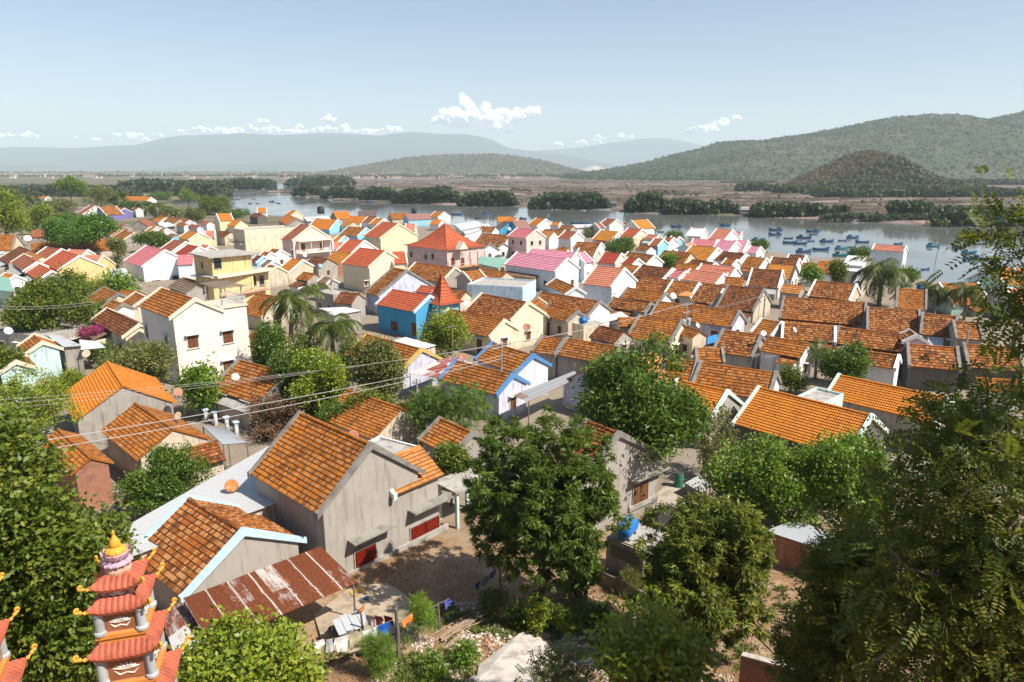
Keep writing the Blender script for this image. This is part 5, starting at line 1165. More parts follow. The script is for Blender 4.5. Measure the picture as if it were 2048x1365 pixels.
# sheds and loose sheet roofs
for nm, reg, pts, hs, mt, lab, wl in [
 ('shed_roof', 'R4', [(1545,385),(1720,358),(1790,395),(1600,435)], [4.2]*4, WM_WHITE, 'upper white sheet roof near the river behind the spired villa', 'white'),
 ('shed_roof', 'R4', [(1590,425),(1810,378),(1835,405),(1640,468)], [3.8]*4, WM_WHITE, 'lower white sheet roof near the river behind the spired villa', 'white'),
 ('canopy', 'R3', [(1225,380),(1310,368),(1380,395),(1290,412)], [3.6]*4, WM_WHITE, 'white canopy over a dark yard near the inlet palms', None),
 ('shed_roof', 'R4', [(1745,634),(1978,655),(1895,728),(1730,692)], [4.4,4.4,3.8,3.8], WM_GREEN, 'pale green sheet roof right of the spired villa', 'beige'),
 ('shed_roof', 'S2', [(1010,128),(1135,92),(1372,156),(1205,202)], [3.4,3.4,3.1,3.1], WM_WHITE, 'white sheet roof in front of the bright blue house', 'beige'),
 ('awning', 'S2', [(1480,235),(1645,292),(1400,410),(1150,362)], [3.7,3.7,3.0,3.0], WM_RED, 'red and white striped sheet awning left of the brown roofs', None),
 ('awning', 'R5', [(620,1130),(850,1066),(912,1106),(680,1162)], [3.2,3.4,3.3,3.0], WM_WHITE, 'bright white sheet awning in the village centre', None),
 ('tarpaulin', 'R5', [(1530,1262),(1600,1243),(1612,1300),(1520,1320)], [2.8,2.8,2.4,2.4], WM_BLUE, 'blue tarpaulin stretched over a yard', None),
 ('shed_roof', 'S3', [(470,350),(528,388),(115,582),(5,535)], [3.3,3.1,3.0,3.2], corrugated('dull_sheet_metal', (.28,.28,.29), (.25,.17,.12), .3), 'long narrow grey sheet roof in front of the larger blue edged gable', None),
 ('awning', 'S1', [(1530,762),(1720,790),(1882,893),(1690,908)], [3.2,3.2,2.6,2.6], WM_GREY, 'grey sheet awning at the right end of the lower left brown roofs', None),
 ('shed_roof', 'S1', [(275,702),(372,705),(402,815),(135,838)], [3.1,3.1,2.7,2.7], WM_GREY, 'grey sheet shed roof behind the lower left tree', 'beige'),
 ('awning', 'S1', [(600,112),(745,125),(802,172),(612,192)], [3.2,3.2,2.9,2.9], WM_WHITE, 'white sheet awning right of the pale teal houses', None),
 ('shed_roof', 'R3', [(350,1242),(480,1255),(640,1332),(500,1345)], [3.3]*4, WM_GREY, 'grey shed roof behind the farther pale teal house', 'grey'),
 ('shed_roof', 'R6', [(622,628),(778,636),(742,712),(578,700)], [4.4,4.4,3.9,3.9], WM_WHITE, 'white sheet roof behind the big coconut palm', 'white'),
 ('awning', 'R6', [(600,705),(748,716),(702,757),(605,747)], [3.4,3.4,3.2,3.2], WM_WHITE, 'low white awning in front of the white sheet roof by the shore', 'grey'),
 ('awning', 'R6', [(740,765),(792,772),(705,858),(655,850)], [4.0,4.0,3.4,3.4], WM_WHITE, 'steep white sheet left of the big coconut palm', 'beige'),
 ('shed_roof', 'R3', [(-20,790),(72,800),(108,912),(-20,900)], [3.8,3.8,3.3,3.3], WM_GREEN, 'green sheet roof at the left edge', 'green'),
 ('shed_roof', 'R4', [(490,1040),(700,1030),(830,1060),(600,1100)], [3.3]*4, WM_WHITE, 'pale flat sheet roof between the two tall palms', 'grey'),
 ('shed_roof', 'R3', [(850,735),(980,730),(1030,800),(880,800)], [3.4]*4, WM_WHITE, 'white sheet roof left of the pink roofed house', 'white'),
 ('shed_roof', 'R4', [(370,330),(560,320),(590,350),(400,365)], [3.4]*4, WM_WHITE, 'pale sheet roofs along the river left of the sky blue gable', 'grey'),
 ('shed_roof', 'R5', [(470,388),(640,385),(655,408),(500,415)], [3.6]*4, WM_WHITE, 'white riverside sheet roof under the moored boats', 'white'),
 ('shed_roof', 'R5', [(1395,418),(1505,420),(1470,482),(1345,475)], [6.2,6.2,5.0,5.0], WM_WHITE, 'white sheet roof laid over the white house at the water', None),
 ('shed_roof', 'P', [(1530,1062),(1590,1040),(1742,1096),(1712,1122)], [2.0,2.1,2.0,1.9], WM_GREY, 'grey white sheet roof of a brick shed under the feathery tree', 'brick'),
 ('sheet', 'S3', [(1310,1200),(1420,1140),(1510,1215),(1440,1275)], [1.0,1.0,.9,.9], WM_WHITE, 'white sheet lying beside the green barrel', None)]:
    sheet(nm, reg, pts, hs, mt, lab, {'tarpaulin': 'tarpaulin', 'awning': 'awning', 'canopy': 'canopy', 'sheet': 'metal sheet'}.get(nm, 'shed'), wall=wl, posts=wl is None, corr=.12 if pix(*rp(reg, *pts[0]), 0).y < 60 else .5)
# ------------------------------------------------------------------ tree kit
def unit(a): return a/(np.linalg.norm(a, axis=-1, keepdims=True)+1e-9)
def leaves(C, D, size, aspect, r, fold=0.25, curl=0.0):
    """one folded blade per leaf: C base points, D blade directions"""
    n = len(C); s = (np.broadcast_to(size, (n,))*r.uniform(.7, 1.3, n))[:, None]
    up = unit(r.normal(size=(n, 3))*0.7+np.array([0, 0, 1.0])); side = unit(np.cross(D, up)); nn = np.cross(side, D)
    w = s*aspect*0.5
    m = C+D*s*0.45
    V = np.stack([C, m+side*w+nn*w*fold, C+D*s-nn*s*curl, m-side*w+nn*w*fold], 1).reshape(-1, 3)
    return V, np.arange(n*4).reshape(-1, 4)
def crown_points(cw, ch, cd, lobes, clumps, r, flat=1.0, hollow=0.5, lobe_r=0.46):
    """clump centres on the skins of several overlapping lobes: uneven outline, gaps between"""
    L = []; k = 0
    while len(L) < lobes and k < 4000:
        k += 1; p = r.uniform(-1, 1, 3)
        if (p**2).sum() < 1 and (p**2).sum() > 0.12: L.append(p*(1-lobe_r)*np.array([1, 1, 1.0]))
    L = np.array(L); R = lobe_r*r.uniform(.65, 1.1, len(L))
    i = r.integers(0, len(L), clumps); d = unit(r.normal(size=(clumps, 3))); d[:, 2] = np.where((d[:, 2] < -.7) & (r.random(clumps) < .5), -d[:, 2]*.6, d[:, 2])
    P = L[i]+d*R[i, None]*r.uniform(hollow, 1.0, (clumps, 1))**0.5
    O = unit(P-L[i]*0.6)
    return P*np.array([cw, cd, ch*flat]), O, L*np.array([cw, cd, ch*flat])
def branches(mb, base, top, limbs, r0, rng, n=6, wig=0.12):
    b, t = Vector(base), Vector(top); H = (t-b).length
    mids = [b.lerp(t, q)+Vector((rng.uniform(-1, 1), rng.uniform(-1, 1), 0))*H*wig*math.sin(q*3.1) for q in (0, .25, .5, .75, 1)]
    mb.tube(mids, [r0*1.25, r0, r0*.85, r0*.65, r0*.35], n)
    for p in limbs:
        p = Vector(p); q = rng.uniform(.35, .85); s = b.lerp(t, q); i = int(q*4); f = q*4-i
        s = mids[i].lerp(mids[i+1], f); m = s.lerp(p, .5)+Vector((rng.uniform(-1, 1), rng.uniform(-1, 1), rng.uniform(0, .8)))*H*.06
        mb.tube([s, m, p], [r0*.45, r0*.28, r0*.08], max(4, n-2), False)
BARK = barkm('tree_bark'); BARKG = barkm('grey_bark', (.24, .20, .16)); TWIG = barkm('pale_twig_bark', (.36, .30, .23))
def make_crown(kind, cw, ch, cd, seed, clumps, per, size, mat, lobes=9, **k):
    """kind: 'mango' hanging rosettes of long leaves, 'broad' upturned oval leaves, 'fine' feathery compound leaves, 'soft' casuarina needles"""
    r = np.random.default_rng(seed)
    P, O, L = crown_points(cw, ch, cd, lobes, clumps, r, hollow=k.get('hollow', .45), lobe_r=k.get('lobe_r', .46))
    if kind == 'fine':
        # fronds: each a short rachis with paired leaflets
        nf = clumps*per; C = np.repeat(P, per, 0)+r.normal(size=(nf, 3))*k.get('spread', .25)
        D = unit(np.repeat(O, per, 0)*.5+r.normal(size=(nf, 3))*.7+np.array([0, 0, -.12])); up = unit(r.normal(size=(nf, 3))*.5+np.array([0, 0, 1.])); S_ = unit(np.cross(D, up)); N_ = np.cross(S_, D)
        Ls = size*r.uniform(.6, 1.3, nf); npair = k.get('pairs', 7); Vs = []
        for j in range(npair):
            t = (j+.7)/npair; base = C+D*(Ls*t)[:, None]-N_*(Ls*.35*t*t)[:, None]
            for sg in (1, -1):
                ll = (Ls*k.get('leaflet', .30)*(1-.35*abs(t-.5)))[:, None]; d = unit(S_*sg+D*.55+N_*r.normal(size=(nf, 1))*.25); w = np.cross(d, N_)
                Vs.append(np.stack([base, base+d*ll*.5+w*ll*.24, base+d*ll, base+d*ll*.5-w*ll*.24], 1))
        V = np.stack(Vs, 1).reshape(-1, 3); F = np.arange(len(V)).reshape(-1, 4)
        return np_mesh('crown', V, F, mat), P, L
    n = clumps*per; C0 = np.repeat(P, per, 0); O0 = np.repeat(O, per, 0)
    g = r.normal(size=(n, 3))
    if kind == 'mango':
        d = unit(g*np.array([1, 1, .45])+O0*.55+np.array([0, 0, -.35])); C = C0+d*size*.15+r.normal(size=(n, 3))*size*.22; V, F = leaves(C, d, size, k.get('aspect', .25), r, .2, .14)
    elif kind == 'broad':
        C = C0+g*size*k.get('spread', 1.2); d = unit(O0*.5+r.normal(size=(n, 3))*.8+np.array([0, 0, .1])); V, F = leaves(C, d, size, k.get('aspect', .55), r, .25, .08)
    elif kind == 'soft':
        C = C0+g*size*.35; d = unit(O0*.6+g*.6+np.array([0, 0, .3])); V, F = leaves(C, d, size, .07, r, .1, .15)
    return np_mesh('crown', V, F, mat), P, L
TREES = []; TREE_ROOTS = {}
def tree(kind, base, bbox, label, mat, clumps, per, size, seed, Y=None, depth=1.0, trunk=True, name='tree', group=None, bark=None, r0=None, cat='tree', twigs=0, lobes=9, h0=0.0, sc=1.17, **k):
    """base: photo point of the trunk foot; bbox: photo box of the crown (x0,y0,x1,y1)"""
    p = pix(*base, 0) if Y is None else pixy(base[0], base[1], Y)
    if Y is not None: p.z = ground(Y)
    Yc = p.y; x0, y0, x1, y1 = bbox
    c = pixy((x0+x1)/2, (y0+y1)/2, Yc); l, rgt = pixy(x0, (y0+y1)/2, Yc), pixy(x1, (y0+y1)/2, Yc); t, b = pixy((x0+x1)/2, y0, Yc), pixy((x0+x1)/2, y1, Yc)
    cw = (rgt.x-l.x)/2*sc; ch = (t.z-b.z)/2*sc
    rng = random.Random(seed)
    root = empty(name, p, 0, label, cat, group)
    me, P, L = make_crown(kind, cw, ch, cw*depth, seed, clumps, per, size, mat, lobes, **k)
    cr = link(bpy.data.objects.new('crown', me), root); off = c-p; cr.location = off
    if trunk:
        mb = MB(); R0 = r0 or max(.08, min(.32, cw*.07)); top = off+Vector((0, 0, ch*.25))
        limbs = [off+Vector(q) for q in L]
        sel = P[np.random.default_rng(seed).integers(0, len(P), twigs)] if twigs else []
        branches(mb, (0, 0, -.4), top, limbs, R0, rng)
        for q in sel:
            j = int(np.argmin(((L-q)**2).sum(1))); a = off+Vector(L[j]); e = off+Vector(q)*1.04; m = a.lerp(e, .5)+Vector((0, 0, -.05*cw))
            mb.tube([a, m, e], [R0*.16, R0*.10, R0*.03], 4, False)
        mb.build('trunk', bark or BARK, root)
    TREE_ROOTS[label] = root; TREES.append((label, tuple(round(v, 1) for v in p), round(cw, 1), round(ch, 1)))
    return root
def palm_meshes(seed, nf=20, L=2.6, mat=None, droop=.9, pairs=26):
    r = np.random.default_rng(seed); Vs = []; F = []
    for f in range(nf):
        az = f*2.39996+r.uniform(-.25, .25); el = r.uniform(-.5, 1.25)*(1 if f < nf*.7 else .5); ln = L*r.uniform(.8, 1.1)
        h = np.array([math.cos(az), math.sin(az), 0]); pts = []; p = np.zeros(3); a = el
        for j in range(13):
            pts.append(p.copy()); p = p+(h*math.cos(a)+np.array([0, 0, math.sin(a)]))*ln/12; a -= droop*.155*(1+.05*j)
        pts = np.array(pts); side = np.array([-h[1], h[0], 0])
        # rachis
        for j in range(12):
            w = .03*(1-j/13); Vs.append(np.array([pts[j]-side*w, pts[j]+side*w, pts[j+1]+side*w*.9, pts[j+1]-side*w*.9]))
        for q in range(pairs):
            t = .12+.87*q/pairs; i = min(int(t*12), 11); b = pts[i]+(pts[i+1]-pts[i])*(t*12-i); tan = unit(pts[i+1]-pts[i]); nn = np.cross(side, tan)
            ll = ln*.30*math.sin(math.pi*min(1, .22+.75*t))*r.uniform(.85, 1.15)
            for sg in (1, -1):
                d = unit(side*sg*1.0+tan*.75+nn*.25*0-np.array([0, 0, .55*r.uniform(.6, 1.5)])); wv = np.cross(d, nn); w = .055*L/2.6
                Vs.append(np.array([b-tan*w, b+d*ll*.5+tan*w*.4-np.array([0, 0, ll*.02]), b+d*ll-np.array([0, 0, ll*.14]), b+d*ll*.5-tan*w*1.4]))
    V = np.concatenate(Vs); return np_mesh('crown', V, np.arange(len(V)).reshape(-1, 4), mat)
LEAF_PALM = foliage('palm_leaves', (.042,.066,.010), (.075,.105,.016), (.16,.165,.03), .42, .25)
PALMBARK = barkm('palm_bark', (.27, .22, .17))
def palm(base, crown, rad, label, seed, Y=None, nf=28, droop=.95, lean=0.0, nuts=True):
    p = pix(*base, 0) if Y is None else pixy(base[0], base[1], Y)
    if Y is not None: p.z = ground(Y)
    c = pixy(*crown, p.y); L = rad*p.y/FPX*1.38
    root = empty('palm_tree', p, 0, label, 'palm tree', 'coconut palms among the houses'); off = c-p
    o = link(bpy.data.objects.new('crown', palm_meshes(seed, nf, L, LEAF_PALM, droop)), root); o.location = off
    mb = MB(); n = 14; pts = [Vector((off.x*(k/n)**1.5, 0, -.4+(off.z+.35)*k/n)) for k in range(n+1)]; r0 = .055*L+.03
    mb.tube(pts, [r0*(1.5 if k == 0 else 1-.35*k/n+(.06 if k % 2 else 0)) for k in range(n+1)], 8); mb.build('trunk', PALMBARK, root)
    return root
# ------------------------------------------------------------------ trees near and far
F_MANGO = foliage('mango_leaves', (0.048,0.098,0.013), (0.093,0.155,0.021), (0.210,0.253,0.037), .42, .38)
F_MANGO2 = foliage('mango_leaves_young', (0.067,0.105,0.013), (0.134,0.177,0.021), (0.421,0.378,0.054), .45, .38)
F_DARK = foliage('dark_glossy_leaves', (0.071,0.122,0.015), (0.139,0.194,0.022), (0.316,0.316,0.050), .45, .38)
F_BRIGHT = foliage('bright_leaves', (0.083,0.186,0.018), (0.152,0.269,0.025), (0.310,0.393,0.047), .42, .35)
F_YELL = foliage('yellow_green_leaves', (0.138,0.221,0.018), (0.241,0.310,0.028), (0.414,0.428,0.055), .45, .35)
F_MID = foliage('mid_green_leaves', (0.050,0.117,0.014), (0.091,0.172,0.019), (0.186,0.241,0.033), .42, .3)
F_OLIVE = foliage('olive_leaves', (0.103,0.131,0.030), (0.172,0.193,0.050), (0.290,0.283,0.080), .5, .3)
F_FEATH = foliage('feathery_leaves', (0.051,0.086,0.010), (0.107,0.141,0.018), (0.328,0.310,0.049), .5, .5)
F_DRY = foliage('dry_brown_leaves', (0.123,0.070,0.040), (0.179,0.100,0.055), (0.246,0.150,0.085), .7, .2)
F_MAG = foliage('bougainvillea_flowers', (0.358,0.030,0.140), (0.504,0.060,0.220), (0.112,0.100,0.030), .6, .35)
F_ALM = foliage('almond_tree_leaves', (0.050,0.138,0.014), (0.091,0.214,0.019), (0.186,0.310,0.036), .4, .3)
T = tree
# foreground
T('mango', (1068,1215), (912,800,1262,1185), 'large dark mango tree in the middle of the foreground', F_MANGO, 1150, 56, .30, 1, lobes=30, twigs=60, lobe_r=.38, name='mango_tree', r0=.2, sc=1.08)
T('mango', (1425,1315), (1262,985,1582,1300), 'mango tree with yellowish young leaves above the sloping dirt', F_MANGO2, 1250, 62, .27, 2, lobes=26, twigs=40, lobe_r=.38, name='mango_tree', r0=.15, sc=1.0)
T('broad', (1300,985), (1150,700,1412,945), 'tall leafy tree behind the large mango, in front of the peach roof', F_MID, 700, 38, .34, 3, lobes=18, lobe_r=.36, twigs=50, aspect=.42)
T('broad', (1500,1075), (1405,890,1640,1075), 'bright green bushy tree left of the feathery tree', F_BRIGHT, 420, 45, .22, 4, lobes=12)
T('broad', (1400,960), (1360,800,1475,960), 'thin scrubby tree beside the grey gable with pale green coping', F_OLIVE, 120, 30, .2, 5, lobes=10, twigs=30, lobe_r=.3)
T('broad', (60,1400), (-260,838,226,1480), 'big dark tree filling the lower left corner', F_DARK, 1700, 36, .21, 6, Y=19.0, lobes=26, lobe_r=.34, twigs=60, depth=.8)
T('broad', (40,930), (-90,745,135,925), 'yellow green tree at the left edge above the big dark one', F_YELL, 420, 45, .22, 7, lobes=12, trunk=True)
T('broad', (330,1030), (240,905,418,1010), 'round bright green bush below the lower left brown roofs', F_MID, 300, 45, .2, 8, lobes=10, name='bush', cat='bush')
T('broad', (490,1500), (322,1243,662,1520), 'bright leafy shrub at the bottom edge in front of the rusty awning', F_YELL, 420, 40, .19, 9, Y=18.5, lobes=14, aspect=.62, name='bush', cat='bush')
T('fine', (2010,1500), (1650,700,2330,1560), 'big dark feathery tree filling the lower right corner', F_FEATH, 950, 8, .56, 10, Y=16.0, lobes=46, lobe_r=.30, twigs=260, depth=.6, spread=.35, bark=TWIG, hollow=.3)
bt = TREE_ROOTS['big dark feathery tree filling the lower right corner']
me, P_, L_ = make_crown('fine', 2.5, 2.9, 1.6, 11, 130, 6, .52, F_FEATH, 18, lobe_r=.30, spread=.3, hollow=.2)
o = link(bpy.data.objects.new('upper_boughs', me), bt); o.location = pixy(2110, 545, 16.0)-bt.location
mb = MB(); o0 = pixy(2180, 1000, 16.0)-bt.location
for i_, q in enumerate(list(L_)+list(P_[::4])):
    e = o.location+Vector(q); m_ = o0.lerp(e, .55)+Vector((.5, 0, .35)) if i_ < len(L_) else e+Vector((.45, .1, -.3)); st_ = o0 if i_ < len(L_) else e+Vector((.9, .2, -.75))
    mb.tube([st_, m_, e], [.05, .03, .008] if i_ < len(L_) else [.016, .010, .004], 4, False)
mb.build('limb', TWIG, bt)
T('fine', (1650,1330), (1560,1070,1800,1420), 'low feathery growth under the big dark feathery tree', F_FEATH, 300, 9, .52, 12, Y=19.0, lobes=10, twigs=30, bark=TWIG)
T('broad', (1265,1400), (1175,1205,1415,1420), 'yellow green sapling at the bottom edge, centre right', F_YELL, 260, 22, .24, 13, Y=20.5, lobes=14, lobe_r=.34, twigs=40, bark=TWIG, r0=.04)
T('fine', (1095,1400), (1010,1285,1185,1420), 'wispy feathery sapling beside the pale slabs', F_OLIVE, 60, 8, .4, 14, Y=21, lobes=6, twigs=10, bark=TWIG, r0=.03)
T('soft', (822,1285), (795,1178,872,1275), 'soft needled casuarina sapling by the clothesline post', F_BRIGHT, 130, 60, .22, 15, lobes=7, r0=.03, name='sapling')
T('soft', (755,1350), (718,1262,795,1345), 'soft needled casuarina sapling below the white laundry', F_BRIGHT, 110, 60, .22, 16, lobes=7, r0=.03, name='sapling')
T('soft', (1268,1190), (1245,1135,1290,1185), 'little pale casuarina tuft in front of the pump house', F_OLIVE, 60, 60, .2, 17, lobes=5, r0=.03, name='sapling')
T('broad', (1700,1085), (1590,850,1790,1060), 'bright bushy tree against the nearest bright orange roof', F_BRIGHT, 480, 45, .22, 18, lobes=13, twigs=30)
# behind the grey house
T('broad', (600,835), (545,690,620,800), 'green tree between the old brown roof and the yellow green tree', F_MID, 240, 38, .26, 80, lobes=10)
T('broad', (735,870), (690,770,800,850), 'dark green undergrowth behind the orange brown roof', F_DARK, 220, 38, .24, 81, lobes=9, name='bush', cat='bush')
T('broad', (835,880), (790,800,850,868), 'green bushes at the end of the orange brown roof', F_OLIVE, 160, 38, .24, 82, lobes=8, name='bush', cat='bush')
T('broad', (700,745), (660,700,730,740), 'green shrubs below the shorter palm', F_MID, 120, 36, .26, 83, lobes=7, name='bush', cat='bush')
T('broad', (480,830), (440,800,500,845), 'brown green shrubs beside the pale blue pillars', F_DRY, 90, 36, .2, 84, lobes=7, name='bush', cat='bush')
T('broad', (1180,1200), (1130,1090,1215,1190), 'low dark growth at the foot of the large mango', F_MID, 110, 40, .2, 85, lobes=7, name='bush', cat='bush')
T('broad', (1075,1260), (1050,1200,1100,1250), 'small bright weed bush in front of the large mango', F_YELL, 60, 30, .16, 86, lobes=5, name='bush', cat='bush', trunk=False)
T('broad', (1650,1010), (1600,900,1720,1000), 'bushy green growth under the eave of the nearest bright orange roof', F_MID, 220, 40, .22, 88, lobes=9)
T('broad', (730,505), (705,480,760,502), 'small trees among the roofs by the sky blue gable', F_OLIVE, 60, 34, .45, 89, lobes=5, name='bush', cat='bush')
T('broad', (1120,1010), (1090,940,1140,1000), 'green bush beside the right hand stucco house', F_MID, 110, 36, .22, 90, lobes=7, name='bush', cat='bush')
T('broad', (900,1010), (870,890,935,960), 'green tree at the right end of the grey stucco house', F_DARK, 170, 38, .22, 91, lobes=8)
T('broad', (20,800), (-30,690,45,780), 'dark tree at the left edge below the teal houses', F_DARK, 160, 38, .26, 92, lobes=8)
T('broad', (130,790), (95,740,160,800), 'green tree in front of the nearer pale teal house', F_YELL, 150, 36, .24, 93, lobes=8)
T('broad', (650,850), (572,698,722,835), 'yellow green tree behind the grey stucco house', F_YELL, 330, 40, .3, 20, lobes=13, lobe_r=.36)
T('broad', (765,835), (698,678,805,815), 'dark olive tree right of the yellow green one', F_OLIVE, 330, 40, .28, 21, lobes=11)
T('broad', (545,870), (470,792,640,872), 'dry brown bush behind the ridge of the grey stucco house', F_DRY, 200, 40, .2, 22, lobes=10, lobe_r=.36, name='bush', cat='bush', twigs=40)
T('broad', (680,885), (640,800,735,885), 'small green shrub between dry bush and orange brown roof', F_MID, 160, 40, .2, 23, lobes=7, name='bush', cat='bush')
T('fine', (885,900), (800,755,978,880), 'feathery green tree left of the utility pole', F_MID, 380, 8, .45, 24, lobes=12, spread=.4)
T('broad', (895,725), (845,622,948,712), 'yellow green tree in front of the central cream gable', F_YELL, 260, 38, .3, 25, lobes=10)
T('broad', (540,760), (500,640,575,745), 'dark tree mass right of the villa', F_MID, 260, 38, .28, 26, lobes=9)
T('broad', (610,770), (560,668,655,760), 'dark shaded tree under the tall palm', F_DARK, 240, 38, .28, 27, lobes=9)
T('broad', (285,800), (207,686,358,775), 'grey green round tree left of the villa', F_OLIVE, 420, 42, .26, 28, lobes=12)
T('broad', (400,835), (362,738,440,812), 'papaya like tree in front of the villa', F_BRIGHT, 110, 26, .42, 29, lobes=8, r0=.09, lobe_r=.36)
T('broad', (100,700), (12,545,192,675), 'large leafy tree at left, in front of the red roofs', F_DARK, 620, 42, .34, 30, lobes=16, lobe_r=.36)
T('broad', (172,615), (140,542,208,605), 'light green tree right of the large leafy tree at left', F_YELL, 150, 36, .32, 31, lobes=9, lobe_r=.36)
T('broad', (175,660), (150,600,232,655), 'low green shrubs above the bougainvillea', F_MID, 150, 36, .28, 32, lobes=8, name='bush', cat='bush')
T('broad', (203,705), (162,652,238,690), 'magenta bougainvillea left of the villa', F_MAG, 170, 40, .2, 33, lobes=9, name='bougainvillea', cat='shrub')
T('broad', (207,725), (165,685,240,722), 'green foliage under the bougainvillea', F_MID, 100, 36, .2, 34, lobes=6, name='bush', cat='bush')
T('broad', (95,690), (20,655,135,690), 'creeper on the long grey flat roof', F_MID, 60, 30, .25, 35, lobes=7, name='bush', cat='bush', trunk=False)
T('broad', (242,605), (208,545,272,592), 'banana like clump left of the pink roofed house', F_BRIGHT, 70, 24, .8, 36, lobes=7, aspect=.32, name='banana_clump', cat='banana plants')
# lower right middle distance
T('broad', (1700,800), (1645,690,1752,770), 'leafy tree behind the nearest bright orange roofs', F_MID, 330, 40, .28, 40, lobes=12)
T('broad', (1580,790), (1560,738,1610,780), 'small dark tree left of the nearest bright orange roofs', F_DARK, 90, 36, .26, 41, lobes=6)
T('broad', (1912,705), (1895,660,1928,695), 'small green tree between the lower brown rows', F_BRIGHT, 60, 30, .25, 42, lobes=5)
T('broad', (1895,760), (1880,735,1930,775), 'green shrub behind the feathery branches', F_MID, 60, 30, .25, 43, lobes=5, name='bush', cat='bush')
T('broad', (1625,590), (1606,536,1645,565), 'small papaya tree beside the golden roof', F_BRIGHT, 70, 26, .5, 44, lobes=6)
T('broad', (1672,590), (1655,526,1690,570), 'dark green tree right of the papaya tree', F_DARK, 110, 36, .4, 45, lobes=6)
T('broad', (1815,572), (1790,538,1838,562), 'green hedge on the quay', F_MID, 110, 30, .4, 46, lobes=7, name='bush', cat='bush')
T('broad', (1720,525), (1700,498,1742,518), 'shrubs left of the quay house', F_MID, 60, 30, .5, 47, lobes=5, name='bush', cat='bush')
T('broad', (1243,512), (1210,480,1276,508), 'spreading green tree among the riverside roofs', F_MID, 200, 36, .45, 48, lobes=10)
T('broad', (1340,545), (1318,513,1362,540), 'small bright tree in the brown rows', F_BRIGHT, 130, 36, .4, 49, lobes=7)
T('broad', (1350,478), (1332,464,1366,476), 'low riverside shrub left of the white house at the water', F_MID, 60, 30, .5, 50, lobes=5, name='bush', cat='bush')
T('broad', (1300,470), (1282,456,1312,468), 'low shrub behind the cream gable by the river', F_MID, 50, 30, .5, 51, lobes=4, name='bush', cat='bush')
T('broad', (1525,510), (1500,484,1535,505), 'round riverside bush at the last lilac roof', F_MID, 90, 36, .5, 52, lobes=6, name='bush', cat='bush')
T('broad', (1165,475), (1142,455,1190,470), 'low shrubs on the riverbank by the old brown roofs', F_OLIVE, 70, 30, .5, 53, lobes=6, name='bush', cat='bush')
# far left
T('broad', (165,520), (98,430,228,487), 'dark spreading almond tree among the left roofs', F_ALM, 420, 44, .6, 60, lobes=14, lobe_r=.33)
T('broad', (15,495), (-40,384,55,472), 'tall bright green tree at the left edge', F_YELL, 330, 44, .6, 61, lobes=13)
T('broad', (80,478), (62,412,102,448), 'yellowish tree beside the bright green one at the left edge', F_YELL, 130, 40, .55, 62, lobes=7)
T('broad', (58,470), (48,420,78,462), 'dark tree between the bright green and the yellowish one', F_MID, 110, 40, .55, 63, lobes=6)
T('broad', (143,412), (114,354,172,394), 'round light green tree on the far left skyline', F_BRIGHT, 240, 40, .9, 64, lobes=9)
T('fine', (200,425), (168,370,238,418), 'brownish casuarina right of the round light green tree', F_OLIVE, 330, 8, 1.1, 65, lobes=10, spread=.8)
T('broad', (115,430), (76,398,152,424), 'low olive trees below the round light green tree', F_OLIVE, 200, 40, .7, 66, lobes=10)
T('broad', (430,430), (396,390,466,428), 'dark round mangrove at the inlet mouth', F_DARK, 420, 40, .7, 67, lobes=10)
T('broad', (305,505), (270,468,336,494), 'round bush behind the pink roofed house', F_MID, 170, 40, .55, 68, lobes=8, name='bush', cat='bush')
T('broad', (235,535), (212,480,252,528), 'straggly tree at the end of the long low orange roof', F_OLIVE, 120, 36, .4, 69, lobes=8, lobe_r=.34)
T('broad', (258,430), (240,402,275,428), 'small dark tree right of the purple veranda', F_MID, 110, 36, .7, 70, lobes=6)
T('broad', (378,410), (358,380,395,404), 'yellowish tree by the inlet', F_BRIGHT, 110, 36, .8, 71, lobes=6)
T('broad', (330,400), (300,385,352,398), 'green trees behind the orange roofed hall', F_MID, 130, 36, .9, 72, lobes=8)
T('broad', (350,430), (322,412,352,432), 'scrub beside the inlet palms', F_OLIVE, 90, 36, .6, 73, lobes=6, name='bush', cat='bush')
T('broad', (385,445), (360,418,410,444), 'riverside bushes left of the yellow house', F_OLIVE, 130, 36, .6, 74, lobes=8, name='bush', cat='bush')
T('broad', (470,445), (440,420,500,437), 'low bushes on the near bank by the yellow house', F_MID, 90, 36, .6, 75, lobes=8, name='bush', cat='bush')
T('broad', (120,450), (85,425,160,445), 'bushes left of the white low block', F_MID, 110, 36, .6, 76, lobes=8, name='bush', cat='bush')
T('broad', (20,420), (-10,385,40,410), 'trees on the far left skyline behind the palms', F_MID, 150, 36, .9, 77, lobes=8)
# palms
palm((582,700), (586,598), 66, 'tall coconut palm in front of the concrete block house', 1, nf=26)
palm((668,765), (664,652), 62, 'shorter coconut palm right of the tall one', 2, nf=24)
palm((1757,612), (1765,540), 58, 'big coconut palm near the right shore', 3, nf=24)
palm((1868,628), (1871,580), 34, 'left of two small palms at the right shore', 4)
palm((1928,640), (1932,582), 38, 'right of two small palms at the right shore', 5)
palm((1630,760), (1634,700), 36, 'dark young palm left of the nearest bright orange roofs', 6, nf=16, droop=.5)
palm((982,545), (980,525), 24, 'small palm beside the pale green sheet roof', 7, nf=14, droop=.7)
palm((58,440), (55,395), 26, 'palm on the left skyline beside the bright green tree', 8)
palm((22,425), (20,378), 18, 'farther palm at the left edge of the skyline', 9)
palm((313,440), (312,412), 24, 'left of the inlet palms', 10)
palm((345,448), (345,424), 22, 'right of the inlet palms', 11)
palm((236,425), (236,393), 22, 'palm beside the brownish casuarina', 12)
palm((280,432), (283,410), 18, 'small palm behind the small white gabled house', 13)
